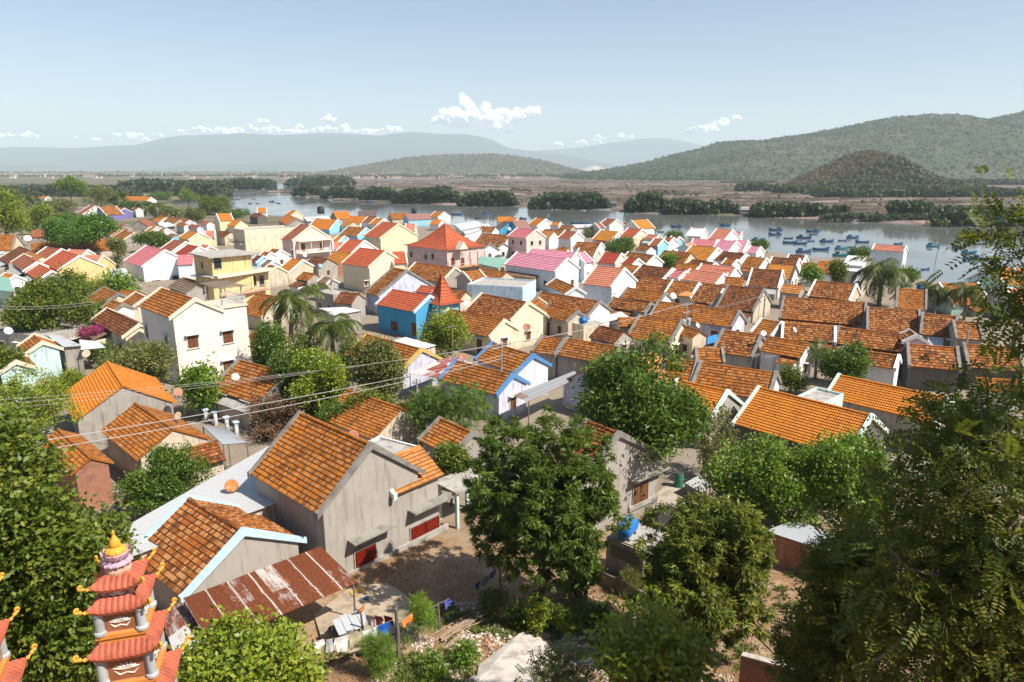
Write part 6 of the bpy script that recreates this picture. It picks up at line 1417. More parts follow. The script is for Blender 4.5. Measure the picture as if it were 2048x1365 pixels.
for k, (bx, by, bb, lab, mt, n) in enumerate([(985,1225,(955,1185,1020,1222),'low dry shrub above the firewood',F_OLIVE,60),(1040,1250,(1005,1215,1062,1248),'small weedy shrub left of the bright weed bush',F_MID,50),(1125,1262,(1098,1222,1160,1260),'yellowish weed clump below the large mango',F_YELL,60),
   (1190,1262,(1160,1215,1228,1262),'green weed clump left of the yellow green sapling',F_MID,60),(930,1330,(900,1300,962,1328),'low green weeds beside the largest pale slab',F_BRIGHT,50),(870,1352,(838,1318,902,1352),'weeds on the rubble below the tall dark post',F_BRIGHT,50),(1150,1215,(1120,1180,1180,1212),'scrubby weeds at the old garden wall',F_OLIVE,50)]):
    T('broad', (bx, by), bb, lab, mt, n, 26, .15, 200+k, lobes=6, name='weed_clump', cat='weeds', trunk=False, lobe_r=.36)
# ------------------------------------------------------------------ stone pagodas at the lower left
PG_RED = plain('pagoda_tile_paint', (.42,.105,.055), .6, .3, 0, .5); PG_YEL = plain('pagoda_ochre', (.72,.34,.04), .5, .35, 0, .3); PG_OR = plain('pagoda_orange', (.66,.25,.06), .6, .3, 0, .25)
PG_PANEL = plain('pagoda_panel_brown', (.33,.12,.05), .6, .3, 0, .3); PG_PINK = plain('pagoda_pink_plaster', (.58,.36,.24), .75, .2, 0, .6); PG_WHITE = plain('pagoda_white_relief', (.72,.66,.58), .7)
PG_VIOL = plain('pagoda_violet_petals', (.55,.36,.42), .6, .3, 0, .4); PG_GREY = plain('pagoda_grey_columns', (.40,.42,.42), .7, .2, 0, .4)
def pagoda_roof(h, ze, rise, up, body):
    """square tiled roof, half width h, with swept up corners; returns roof and flat panels"""
    mb = MB(); nu, nv = 72, 8
    for side in range(4):
        R = Matrix.Rotation(side*math.pi/2, 4, 'Z'); base = len(mb.v)
        for j in range(nv+1):
            v = j/nv
            for i in range(nu+1):
                u = -1+2*i/nu; hw = h*(1-v)+body*v
                z = ze+rise*v**.75+up*abs(u)**3.5*(1-v)**1.5+.026*abs(math.sin(math.pi*(u*hw)/(.105)))
                mb.v.append(tuple(R @ Vector((u*hw, -hw, z))))
        for j in range(nv):
            for i in range(nu):
                k = base+j*(nu+1)+i; mb.f.append((k, k+1, k+nu+2, k+nu+1)); mb.uv.append([(0, 0)]*4)
        base = len(mb.v)
        for i in range(nu+1):
            u = -1+2*i/nu; z = ze+up*abs(u)**3.5; q = .03*abs(math.sin(math.pi*(u*h)/.105))
            mb.v.append(tuple(R @ Vector((u*h, -h-.004, z+q)))); mb.v.append(tuple(R @ Vector((u*(h-.02), -h+.02, z-.05))))
            mb.v.append(tuple(R @ Vector((u*body, -body, ze-.02))))
        for i in range(nu):
            k = base+3*i
            mb.f.append((k+1, k+4, k+3, k)); mb.uv.append([(0, 0)]*4); mb.f.append((k+2, k+5, k+4, k+1)); mb.uv.append([(0, 0)]*4)
    return mb
def scroll(h, z, s):
    """corner ornament: a fat curling dragon tail"""
    mb = MB(); pts = []; r = []
    for k in range(22):
        t = k/21
        if t < .55: x = t/.55*.30; zz = .02+.16*(t/.55)**1.8; rr = .040+.018*math.sin(t*30)
        else:
            a = (t-.55)/.45*5.2; q = .075*(1-.5*(t-.55)/.45); x = .30+.03+q*math.sin(a)*.9; zz = .18+.075-q*math.cos(a); rr = .046-.016*(t-.55)/.45
        pts.append(Vector((x*s, 0, zz*s))); r.append(rr*s)
    mb.tube(pts, r, 7)
    for k in range(5): mb.tube([pts[3+k*3], pts[3+k*3]+Vector((-.02, 0, .06))*s], [.022*s, .004], 5)
    return mb
def pagoda(apex, Y, yaw, label, tiers, finial=True):
    top = pixy(*apex, Y); g = ground(Y); root = empty('pagoda_tower', (top.x, Y, g), yaw, label, 'pagoda'); H = top.z-g
    z = H
    if finial:
        fin = MB(); fin.lathe([(0, H), (.02, H-.03), (.03, H-.06), (.018, H-.09), (.03, H-.13), (.07, H-.2), (.10, H-.27), (.105, H-.32), (.09, H-.355), (.05, H-.36)], 16); fin.smooth = True
        f_ = fin.build('finial', PG_YEL, root)
        d = MB(); d.lathe([(.09, H-.355), (.16, H-.39), (.19, H-.44), (.19, H-.47), (0.1, H-.48)], 20)
        for k in range(10): d.lathe([(0, .03), (.022, .015), (.024, 0), (0, -.02)], 6, Matrix.Translation((.175*math.cos(k*.628), .175*math.sin(k*.628), H-.425)))
        d.build('gold_cap', PG_YEL, f_)
        m = MB(); n = 12
        for k in range(n):
            a = k*2*math.pi/n; M = Matrix.Rotation(a, 4, 'Z')
            for q in (0, 1):
                zz = H-.47-q*.0; rr = .19+.045*(1-q)
                cols = [(0, -.13, .15), (-.055, -.06, rr+.01), (-.05, .0, rr+.035), (0, .035, rr+.05), (.05, .0, rr+.035), (.055, -.06, rr+.01)]
                if q == 0: m.face([M @ Vector((c[2], c[0], zz+c[1])) for c in cols])
        m.lathe([(.17, H-.47), (.20, H-.5), (.17, H-.60), (.14, H-.62), (.22, H-.635), (.26, H-.655), (.265, H-.685), (.24, H-.71), (.19, H-.72)], 24)
        for k in range(14): m.lathe([(0, .028), (.026, .01), (.02, -.02)], 6, Matrix.Translation((.262*math.cos(k*.449), .262*math.sin(k*.449), H-.675)))
        m.build('lotus', PG_VIOL, f_)
        m = MB(); m.lathe([(.19, H-.72), (.22, H-.76), (.24, H-.82), (.235, H-.88), (.0, H-.88)], 24); m.build('drum', PG_PINK, f_)
        z = H-.86
    for i, (h, body, hb, ledge) in enumerate(tiers):
        rise = .20+.03*i; ze = z-rise
        rf = pagoda_roof(h, ze, rise, .10, body*.6 if i == 0 else tiers[i-1][1]*1.02+.02).build('roof', PG_RED, root)
        for k in range(4):
            o = scroll(h, ze, .62+.07*i).build('corner_scroll', PG_YEL, root); a = k*math.pi/2+math.pi/4
            o.matrix_local = Matrix.Translation((h*.9*math.cos(a)*1.4142, h*.9*math.sin(a)*1.4142, ze+.06)) @ Matrix.Rotation(a, 4, 'Z')
        zb = ze-hb
        m = MB(); m.box(-body, body, -body, body, zb, ze+.02); m.build('tier_body', PG_PINK, root)
        for k in range(4):
            R = Matrix.Rotation(k*math.pi/2, 4, 'Z'); p_ = MB(); w = body*.72
            p_.box(-w, w, -body-.02, -body-.002, zb+.05, ze-.06, R); q = p_.build('panel', PG_PANEL, root)
            rl = MB(); zc = (zb+ze)/2
            for n_ in range(7):
                a = (n_-3)*.42; l = min(hb*.34, w*.75); b = Vector((0, -body-.024, zc-l*.25)); e = b+Vector((math.sin(a)*l*1.2, 0, math.cos(a)*l*.75))
                md = b.lerp(e, .55)+Vector((.03*math.cos(a), 0, .01)); rl.tube([R @ b, R @ md, R @ e], [.008, .03, .008], 5)
            for sx in (-1, 1): rl.tube([R @ Vector((0, -body-.024, zc-hb*.2)), R @ Vector((sx*w*.4, -body-.024, zc-hb*.26)), R @ Vector((sx*w*.7, -body-.024, zc-hb*.1))], [.015, .02, .006], 5)
            rl.build('relief', PG_WHITE, q)
        if hb > .4:
            for k in range(4):
                a = k*math.pi/2+math.pi/4; c = MB(); r_ = .085
                c.lathe([(r_*1.4, zb), (r_*1.4, zb+.05), (r_, zb+.08), (r_, ze-.1), (r_*1.3, ze-.06), (r_*1.3, ze-.02)], 14, Matrix.Translation((body*1.02*1.4142*math.cos(a), body*1.02*1.4142*math.sin(a), 0)))
                c.build('column', PG_GREY, root)
        z = zb+.01
        if ledge:
            m = MB(); m.box(-body-ledge, body+ledge, -body-ledge, body+ledge, zb-.09, zb-.005); m.box(-body-ledge*.6, body+ledge*.6, -body-ledge*.6, body+ledge*.6, zb-.2, zb-.092); m.build('ledge', PG_OR, root); z = zb-.19
    m = MB(); b = tiers[-1][1]+.1; m.box(-b, b, -b, b, -1.0, z-.01); m.build('base', PG_PINK, root)
    return root
TI = [(.43, .28, .22, 0), (.51, .36, .50, .09), (.61, .43, .62, .10), (.74, .52, .8, .15)]
pagoda((225, 1060), 12.0, math.radians(16), 'small tiered pagoda with a lotus finial and pink tiled roofs', TI)
pagoda((-116, 1084), 12.0, math.radians(22), 'second tiered pagoda cut by the left edge, only its corner scrolls showing', TI)
# ------------------------------------------------------------------ yard clutter, slope, laundry
FR = random.Random(21); NR = np.random.default_rng(22)
def gp(px_, py_, h=0.0): return pix(px_, py_, h)
# blue tank on the pump house
it = INFO[tb.name]; BLUEP = plain('blue_plastic', (.012, .16, .50), .32, .5, 0, .15)
c0 = pix(1254, 1060, 0.0); zt_ = tb.location.z+it['zt']+.1
cpos = pixz(1254, 1072, zt_); t_ = empty('water_tank', (cpos.x, cpos.y, zt_), tb.rotation_euler.z+math.radians(100), 'blue plastic water tank lying on the concrete pump house', 'water tank')
mb = MB(); M = Matrix.Translation((0, 0, .52)) @ Matrix.Rotation(math.pi/2, 4, 'Y'); pr = [(0, -.72), (.30, -.70), (.42, -.6)]
for k in range(-4, 5): pr += [(.46 if k % 2 else .43, k*.13-.03), (.46 if k % 2 else .43, k*.13+.03)]
pr += [(.42, .6), (.30, .70), (0, .72)]; mb.lathe(pr, 24, M); mb.smooth = True; mb.build('tank_body', BLUEP, t_)
mb = MB(); mb.lathe([(.22, .93), (.24, .99), (.2, 1.04), (0, 1.05)], 18); mb.build('lid', BLUEP, t_)
mb = MB()
for x in (-.45, .45): mb.box(x-.06, x+.06, -.36, .36, 0.0, .16)
mb.build('cradle', concrete('post_concrete', (.4, .38, .35)), t_)
mb = MB(); mb.tube([(-.2, -.3, .35), (-.25, -.75, .2), (.3, -2.0, .15), (.5, -2.1, -1.2)], .025, 6); mb.build('pipe', plain('white_pvc', (.7, .7, .68), .4), t_)
# perforated block grille of the pump house
mb = MB(); L_ = it['L']
mb.box(-L_/2+.3, L_/2-.2, -it['hy']-.03, -it['hy']-.002, it['zt']-.98, it['zt']-.30)
GM = NT('perforated_blocks'); ck = GM.n('ShaderNodeTexChecker'); GM.l(GM.vadd(GM.objpos(False), (0.013, 0.5, 0.021)), ck.inputs[0]); ck.inputs['Scale'].default_value = 12.5; ck.inputs[1].default_value = (.05, .045, .04, 1); ck.inputs[2].default_value = (.33, .30, .27, 1); GM.bsdf(ck.outputs[0], .9); mb.build('grille', GM.m, tb)
# cistern with a sheet lid, jar, basin, barrel
p = gp(706, 1290); t_ = empty('cistern', p, .5, 'round concrete cistern covered with grey sheets in the yard', 'cistern')
mb = MB(); mb.lathe([(.52, -.1), (.54, .1), (.54, 1.15), (.50, 1.17), (.45, 1.15), (.45, .9), (0, .9)], 28); mb.smooth = False; mb.build('ring', concrete('cistern_concrete', (.40, .35, .28)), t_)
mb = MB()
for k in range(4): mb.box(-.75+k*.37, -.40+k*.37, -.62+.1*(k % 2), .62+.12*(k % 2), 1.19+.012*k, 1.20+.012*k)
mb.build('lid_sheets', WM_GREY, t_)
p = gp(668, 1282); t_ = empty('water_jar', p, 0, 'dark round water jar beside the cistern', 'jar')
mb = MB(); mb.lathe([(.15, 0), (.30, .12), (.37, .32), (.33, .52), (.22, .62), (.25, .68), (.21, .68), (.19, .6), (0, .5)], 20); mb.smooth = True; mb.build('jar_body', plain('glazed_jar', (.16, .14, .12), .5), t_)
mb = MB(); mb.lathe([(0, .49), (.18, .5)], 16); mb.build('water', plain('jar_water', (.02, .025, .02), .05, .6), t_)
p = gp(716, 1191); mb = MB(); mb.lathe([(0, .05), (.22, .03), (.27, .0), (.36, .16), (.38, .17), (.34, .17), (.24, .05), (0, .06)], 22); o = mb.build('basin', plain('yellow_plastic', (.72, .42, .03), .4, .4), None); o.location = p+Vector((0, 0, .05)); tag(o, 'yellow plastic basin by the end of the rusty awning', 'basin')
p = gp(733, 1203); mb = MB(); mb.lathe([(0, .02), (.1, 0), (.13, .2), (.14, .22), (.11, .2), (0, .03)], 14); o = mb.build('bucket', BLUEP, None); o.location = p; tag(o, 'small blue bucket next to the yellow basin', 'bucket')
p = gp(1357, 975); t_ = empty('barrel', p, 0, 'green barrel standing in the yard of the right hand stucco house', 'barrel'); mb = MB(); mb.lathe([(0, .02), (.34, 0), (.34, .3), (.36, .33), (.34, .36), (.34, .7), (.36, .73), (.34, .76), (.34, 1.1), (.30, 1.12), (0, 1.1)], 20)
mb.build('barrel_body', plain('green_barrel', (.05, .20, .13), .5), t_); mb = MB(); mb.lathe([(.3, 1.125), (.31, 1.17), (0, 1.18)], 16); mb.build('lid', plain('dark_lid', (.06, .07, .06), .6), t_)
# rooster on the lid
p = gp(722, 1228, 1.3); t_ = empty('rooster', p-Vector((0, 0, .0)), .8, 'small brown rooster perched on the cistern lid', 'rooster')
mb = MB(); mb.tube([(-.16, 0, .20), (-.08, 0, .19), (.02, 0, .18), (.10, 0, .24), (.14, 0, .33), (.17, 0, .36), (.22, 0, .355)], [.03, .085, .105, .075, .04, .04, .008], 10); mb.smooth = True; mb.build('body', plain('rooster_feathers', (.36, .12, .035), .7), t_)
mb = MB(); [mb.tube([(-.12, y, .22), (-.24, y*2, .36), (-.33, y*3, .30)], [.03, .02, .004], 5) for y in (-.03, 0, .03)]; mb.build('tail', plain('rooster_tail', (.03, .04, .035), .5), t_)
mb = MB(); mb.prism([(.13, .385), (.15, .43), (.165, .39), (.185, .42), (.195, .385)], -.008, .008); mb.build('comb', plain('rooster_comb', (.5, .03, .02), .5), t_)
mb = MB(); [mb.tube([(.0, y, .1), (.01, y, 0), (.05, y, 0)], [.014, .01, .006], 5) for y in (-.04, .04)]; mb.build('leg', plain('rooster_leg', (.5, .3, .06), .6), t_)
# clotheslines and laundry
POSTW = wood('grey_post_wood', (.22, .18, .14))
def post(px_, py_, h, label, r=.06): 
    p = gp(px_, py_); mb = MB(); mb.tube([(0, 0, -.5), (.02, .01, h*.5), (-.015, 0, h)], [r, r*.9, r*.8], 7); o = mb.build('wooden_post', POSTW); o.location = p; tag(o, label, 'post'); return p+Vector((-.015, 0, h))
pa_ = post(797, 1318, 2.6, 'tall dark wooden post in the middle of the clotheslines', .10); pb_ = post(632, 1362, 1.9, 'thin clothesline post at the bottom edge'); pc_ = post(878, 1262, 1.5, 'short clothesline post above the firewood'); pd_ = post(1000, 1180, 1.5, 'clothesline post under the large mango tree'); pe_ = post(727, 1300, 1.9, 'clothesline post beside the cistern')
def wire(a, b, sag, r, mat, label, name='clothesline', n=14, cat='line', group=None):
    pts = [a.lerp(b, k/n)-ZUP*sag*4*(k/n)*(1-k/n) for k in range(n+1)]; o0 = a.lerp(b, .5); mb = MB(); mb.tube([p-o0 for p in pts], r, 5, False); o = mb.build(name, mat); o.location = o0; tag(o, label, cat, group); return pts
LINE = plain('line_cord', (.35, .33, .30), .7)
l1 = wire(pb_, pa_-ZUP*.5, .16, .008, LINE, 'clothesline with white laundry at the bottom edge'); l2 = wire(pa_-ZUP*.55, pc_, .12, .008, LINE, 'clothesline from the tall dark post to the short one'); l3 = wire(pc_, pd_, .2, .008, LINE, 'clothesline running under the mango tree'); l4 = wire(pe_, pa_-ZUP*.35, .08, .008, LINE, 'short clothesline between cistern and tall dark post')
def garment(pts, t, w, h, kind, col, label):
    n = len(pts)-1; i = min(int(t*n), n-1); a = pts[i].lerp(pts[i+1], t*n-i); d = (pts[-1]-pts[0]); d.z = 0; d.normalize(); s = Vector((-d.y, d.x, 0)); mb = MB()
    if kind == 'shirt': out_ = [(-.5, 0), (-.2, .02), (0, -.05), (.2, .02), (.5, 0), (.62, -.38), (.42, -.42), (.36, -.2), (.36, -1), (-.36, -1), (-.36, -.2), (-.42, -.42), (-.62, -.38)]
    elif kind == 'pants': out_ = [(-.32, 0), (.32, 0), (.40, -1), (.10, -1), (0, -.35), (-.10, -1), (-.40, -1)]
    else: out_ = [(-.5, 0), (-.25, -.012), (0, -.02), (.25, -.012), (.5, 0), (.5, -1), (.2, -.97), (-.2, -1.0), (-.5, -.98)]
    seg = []
    ph = FR.uniform(0, 6)
    bm = bmesh.new(); vs = [bm.verts.new((x*w, 0, z*h)) for x, z in out_]; f = bm.faces.new(vs); bmesh.ops.triangulate(bm, faces=[f]); bmesh.ops.subdivide_edges(bm, edges=bm.edges[:], cuts=3, use_grid_fill=True)
    for v in bm.verts: v.co.y = .05*math.sin(v.co.x*14/w*.6+ph)*(-v.co.z/h)+.02*math.sin(v.co.z*9+ph)
    r = bmesh.ops.extrude_face_region(bm, geom=bm.faces[:])
    for v in [q for q in r['geom'] if isinstance(q, bmesh.types.BMVert)]: v.co.y += .012
    me = bpy.data.meshes.new('garment'); bm.to_mesh(me); bm.free(); me.materials.append(plain('cloth_'+label.split()[0]+'_'+label.split()[1], col, .9, .1, 0, .12))
    nm = {'shirt': 'shirt', 'pants': 'trousers', 'cloth': 'cloth'}[kind]
    o = link(bpy.data.objects.new(nm, me)); o.location = a-ZUP*.005; o.rotation_euler = (0, 0, math.atan2(d.y, d.x)); tag(o, label, nm, 'laundry on the lines')
for pts, t, w, h, k, c, lab in [(l1, .07, .42, .55, 'shirt', (.72, .70, .68), 'white shirt nearest the bottom edge on the line'), (l1, .19, .40, .60, 'pants', (.45, .47, .5), 'greyish striped trousers between white garments on the line'),
  (l1, .33, .60, .72, 'shirt', (.75, .73, .70), 'largest white shirt hanging on the bottom clothesline'), (l1, .50, .6, .75, 'cloth', (.45, .40, .26), 'khaki striped cloth beside the white shirts'), (l1, .66, .62, .62, 'cloth', (.70, .69, .67), 'white patterned cloth beside the bright blue shirt'),
  (l1, .84, .55, .6, 'shirt', (.02, .12, .50), 'bright blue shirt next to the tall dark post'), (l4, .78, .45, .5, 'cloth', (.28, .03, .03), 'dark red cloth at the tall dark post'), (l4, .25, .45, .55, 'cloth', (.60, .50, .48), 'patterned cloth by the cistern'), (l4, .5, .4, .5, 'shirt', (.42, .10, .12), 'reddish child shirt between cistern and post'),
  (l2, .25, .7, .35, 'cloth', (.66, .20, .05), 'orange towel right of the tall dark post'), (l2, .8, .45, .5, 'shirt', (.04, .22, .55), 'light blue shirt behind the casuarina sapling'), (l3, .16, .6, .42, 'cloth', (.08, .10, .35), 'navy cloth right of the short post'), (l3, .62, .35, .4, 'shirt', (.05, .12, .45), 'small blue shirt in the mango shade'), (l3, .74, .5, .42, 'cloth', (.36, .38, .48), 'grey blue cloth in the mango shade'), (l3, .88, .55, .4, 'cloth', (.22, .24, .42), 'faded blue cloth farthest along the mango line')]:
    garment(pts, t, w, h, k, c, lab)
ja = gp(214, 1012, 1.9); jb = gp(262, 990, 1.9); jl = wire(ja, jb, .04, .008, LINE, 'short line with jeans by the brick house'); garment(jl, .35, .6, 1.0, 'pants', (.03, .045, .10), 'dark blue jeans hanging by the brick house'); garment(jl, .75, .4, .5, 'cloth', (.5, .04, .03), 'red cloth beside the dark blue jeans')
la = gp(818, 815, 1.9); lb = gp(832, 818, 1.9); ll = wire(la, lb, .03, .008, LINE, 'short laundry line at the end of the orange brown roof')
garment(ll, .2, .5, .6, 'cloth', (.55, .05, .05), 'red laundry at the end of the orange brown roof'); garment(ll, .7, .5, .6, 'cloth', (.68, .5, .55), 'pale pink laundry at the end of the orange brown roof')
# firewood, slabs, rubble, weeds, litter
for k in range(15):
    a = gp(862+FR.uniform(-14, 30), 1290+FR.uniform(-16, 8), .06+.03*(k % 5)); b = gp(952+FR.uniform(-16, 36), 1222+FR.uniform(-14, 16), .1+.05*(k % 5)); o0 = a.lerp(b, .5); mb = MB(); m_ = Vector((FR.uniform(-.06, .06), FR.uniform(-.06, .06), .05))
    r = FR.uniform(.025, .05); mb.tube([a-o0, m_, b-o0], [r, r*.9, r*.6], 6); o = mb.build('branch', wood('dry_branch_wood', (.36, .26, .18))); o.location = o0; tag(o, 'dry branch in the firewood pile on the slope', 'branch', 'firewood pile')
SLAB = concrete('pale_slab', (.60, .54, .49))
for k, (poly, lab) in enumerate([([(958,1330),(1045,1262),(1102,1290),(1098,1318),(1010,1372),(950,1368)], 'largest pale concrete slab on the slope'), ([(1012,1372),(1070,1318),(1140,1328),(1150,1362),(1090,1400)], 'pale slab at the bottom edge below the largest one'),
   ([(1128,1315),(1152,1300),(1174,1318),(1148,1330)], 'small pale slab right of the largest one'), ([(1158,1325),(1180,1314),(1202,1328),(1190,1340)], 'small grey slab farthest right'), ([(900,1385),(948,1350),(990,1375),(960,1420)], 'pale slab cut by the bottom edge')]):
    P_ = [gp(a, b, .14) for a, b in poly]; o0 = sum(P_, Vector())/len(P_); zz = o0.z; mb = MB(); top = [(p.x-o0.x, p.y-o0.y, (p.z-zz)) for p in P_]; bot = [(x*1.02, y*1.02, z-.16) for x, y, z in top]; n = len(top)
    mb.face(top); mb.face(bot[::-1])
    for i in range(n): mb.face([top[i], bot[i], bot[(i+1) % n], top[(i+1) % n]])
    o = mb.build('concrete_slab', SLAB); o.location = o0; tag(o, lab, 'slab', 'broken slabs on the slope')
def gz_np(x, y): return np.interp(y, PX_, PZ_)+0.10*snoise(x, y, 3, 4, 1.1)*np.clip((33-y)/8, 0, 1)+0.06*snoise(x, y, 4, 3, .5)
def stones(n, box, s0, s1, mat, label, seed, name='rubble', dens=0.0):
    r = np.random.default_rng(seed); (x0, x1, y0, y1) = box; P = []
    x = r.uniform(x0, x1, n*3); y = r.uniform(y0, y1, n*3); k = snoise(x, y, seed+3, 3, 1.0) > dens; x, y = x[k][:n], y[k][:n]; n = len(x); z = gz_np(x, y)
    iv = np.array([(1,0,0),(-1,0,0),(0,1,0),(0,-1,0),(0,0,1),(0,0,-1.)]); iff = np.array([(0,2,4),(2,1,4),(1,3,4),(3,0,4),(2,0,5),(1,2,5),(3,1,5),(0,3,5)])
    s = (s0+(s1-s0)*r.random(n)**2.5)[:, None, None]; V = iv[None]*s*r.uniform(.55, 1.3, (n, 6, 1))*np.array([1, 1, .6])+np.stack([x, y, z+.01], -1)[:, None]
    th = r.uniform(0, 6.28, n); F = (iff[None]+np.arange(n)[:, None, None]*6).reshape(-1, 3)
    o = link(bpy.data.objects.new(name, np_mesh(name, V.reshape(-1, 3), F, mat))); tag(o, label, None, None, 'stuff')
STONE = NT('rubble_stone'); STONE.bsdf(STONE.ramp(STONE.n('ShaderNodeNewGeometry').outputs['Random Per Island'], [(0, (.30,.24,.18)), (.4, (.48,.41,.34)), (.8, (.66,.60,.54)), (1, (.36,.16,.09))]), .9, .1); STONE = STONE.m
stones(8500, (-6, 4.5, 22, 31.5), .02, .11, STONE, 'broken stone and shell rubble on the slope', 31, dens=-.05); stones(2600, (2, 10, 21, 30), .02, .09, STONE, 'scattered pale stones on the dirt', 32, dens=.1); stones(1500, (-8, 12, 28, 40), .015, .06, STONE, 'fine stones in the yard', 33)
def litter(n, box, mat, label, seed, size, lift=.02, up=False, name='leaf_litter', dens=-.2, per=1):
    r = np.random.default_rng(seed); (x0, x1, y0, y1) = box; x = r.uniform(x0, x1, n*3); y = r.uniform(y0, y1, n*3); k = snoise(x, y, seed+5, 4, 1.2) > dens; x, y = x[k][:n], y[k][:n]; z = gz_np(x, y)
    C = np.repeat(np.stack([x, y, z+lift], -1), per, 0); n = len(C); g = r.normal(size=(n, 3))
    if per > 1: C = C+g*np.array([.09, .09, .0]); 
    D = unit(g*np.array([1, 1, .25 if not up else .5])+(np.array([0, 0, 1.0]) if up else 0)); V, F = leaves(C, D, size, .45 if not up else .3, r, .25, .1)
    o = link(bpy.data.objects.new(name, np_mesh(name, V, F, mat))); tag(o, label, None, None, 'stuff')
stones(700, (-3, 6, 23, 31), .09, .24, STONE, 'larger broken stones on the slope', 34, dens=.0)
F_LITTER = foliage('fallen_leaves', (.16,.075,.03), (.26,.13,.05), (.40,.24,.11), .7, .1)
litter(9000, (-8, 14, 21, 36), F_LITTER, 'fallen brown leaves on the dirt', 41, .11); F_WEED = foliage('weeds', (.08,.12,.022), (.13,.17,.03), (.24,.24,.06), .5, .3)
litter(900, (-5, 9, 20.5, 31), F_WEED, 'low weeds and grass on the slope', 42, .2, .0, True, 'weeds', .12, 24); litter(170, (-9, -2, 21, 27), F_WEED, 'weeds beneath the laundry', 43, .2, .0, True, 'weeds', .0, 22); litter(260, (6, 16, 22, 38), F_WEED, 'weeds among the right hand trees', 44, .24, .0, True, 'weeds', .0, 24)
# low walls and the brick wall at the bottom right
def wallrun(name, a, b, h, th, mat, capm, label, hb=None):
    A, B = gp(*a), gp(*b); d = B-A; d.z = 0; L = d.length; root = empty(name, A, math.atan2(d.y, d.x), label, 'wall'); z1 = B.z-A.z; mb = MB(); n = max(2, int(L/1.2))
    for i in range(n):
        x0, x1 = L*i/n, L*(i+1)/n; za, zb = z1*i/n, z1*(i+1)/n
        q = [(x0, za-.6), (x1, zb-.6), (x1, zb+h), (x0, za+h)]; mb.face([(x, -th/2, z) for x, z in q]); mb.face([(x, th/2, z) for x, z in q][::-1]); mb.face([(q[3][0], -th/2, q[3][1]), (q[2][0], -th/2, q[2][1]), (q[2][0], th/2, q[2][1]), (q[3][0], th/2, q[3][1])])
    for x, za in ((0, 0), (L, z1)): mb.face([(x, -th/2, za-.6), (x, th/2, za-.6), (x, th/2, za+h), (x, -th/2, za+h)])
    mb.build('wall_body', mat, root)
    if capm:
        mb = MB(); t2 = th/2+.03
        mb.face([(0, -t2, h+.07), (L, -t2, z1+h+.07), (L, t2, z1+h+.07), (0, t2, h+.07)]); mb.face([(0, -t2, h+.003), (L, -t2, z1+h+.003), (L, -t2, z1+h+.07), (0, -t2, h+.07)]); mb.face([(0, t2, h+.003), (L, t2, z1+h+.003), (L, t2, z1+h+.07), (0, t2, h+.07)])
        mb.face([(0, -t2, h+.003), (0, t2, h+.003), (0, t2, h+.07), (0, -t2, h+.07)]); mb.build('coping', capm, root)
    return root
wallrun('brick_wall', (1478,1372), (1640,1420), 1.5, .22, brickm('red_brick'), SLAB, 'red brick wall with a pale coping at the bottom right edge')
wallrun('garden_wall', (1170,1150), (1262,1195), .75, .18, concrete('old_wall', (.30,.24,.17)), None, 'low old garden wall left of the pump house')
wallrun('garden_wall', (1262,1195), (1330,1230), .7, .18, concrete('old_wall', (.30,.24,.17)), None, 'low old garden wall in front of the pump house')
wallrun('yard_wall', (458,838), (430,800), 1.5, .16, wallm('white', .7), None, 'white yard wall beside the bright orange roofed house')
for k, (a, b) in enumerate([((1190,1130),2.4), ((1160,1150),2.2)]): post(*a, b, ['pale post left of the pump house', 'thin post in the mango shade'][k], .06)
# fence pillars near the left brown roofs
for k, (a, b) in enumerate([(413,846),(432,850),(455,862),(474,872)]):
    p = gp(a, b); t_ = empty('gate_pillar', p, .78, 'pale blue capped gate pillar, %s of four by the brown roofs' % ['first', 'second', 'third', 'last'][k], 'pillar', 'pale blue gate pillars'); mb = MB(); mb.box(-.14, .14, -.14, .14, -.3, 1.25); mb.build('shaft', wallm('whiteb', .6), t_); mb = MB(); mb.box(-.24, .24, -.24, .24, 1.252, 1.36); mb.build('cap', plain('pale_blue_cap', (.55, .68, .78), .6), t_)
# chairs-high planks and a curved pipe on the right slope
for k, (a, b, h, r, lab) in enumerate([((1515,1245),(1600,1322), .5, .05, 'grey pole leaning at the bottom right under the feathery tree'), ((1335,1290),(1330,1385), 1.0, .03, 'thin bare stick standing in the dirt'), ((1393,1295),(1398,1372), .9, .03, 'crooked stick beside the yellow green sapling')]):
    A, B = gp(*a, h), gp(*b, .1 if k else .4); o0 = A.lerp(B, .5); mb = MB(); mb.tube([A-o0, Vector((.03, 0, .03)), B-o0], [r*.8, r, r], 6); o = mb.build('pole', POSTW); o.location = o0; tag(o, lab, 'pole')

P_ = [gp(a, b, .03) for a, b in [(628,1232),(700,1178),(775,1168),(838,1212),(800,1262),(708,1312),(650,1300)]]; zz = max(p.z for p in P_)-.1; mb = MB(); mb.face([(p.x, p.y, p.z+.08) for p in P_])
for i in range(7): a, b = P_[i], P_[(i+1) % 7]; mb.face([(a.x, a.y, a.z+.08), (a.x, a.y, a.z-.6), (b.x, b.y, b.z-.6), (b.x, b.y, b.z+.08)])
tag(mb.build('yard_pavement', concrete('sandy_concrete', (.46, .37, .27))), kind='structure')
P_ = [gp(a, b, .03) for a, b in [(1300,1000),(1345,960),(1400,985),(1380,1050),(1320,1065),(1290,1040)]]; mb = MB(); mb.face([(p.x, p.y, p.z+.05) for p in P_]); tag(mb.build('yard_path', concrete('pale_path_concrete', (.44, .38, .31))), kind='structure')
pr_ = empty('porch', gp(925, 1035), .78, 'pale green porch between the grey stucco house and the large mango tree', 'porch')
for x in (-1.2, 1.2):
    for y in (-.9, .9): mb = MB(); mb.box(x-.1, x+.1, y-.1, y+.1, -.4, 2.6); mb.build('column', wallm('mint', .4), pr_)
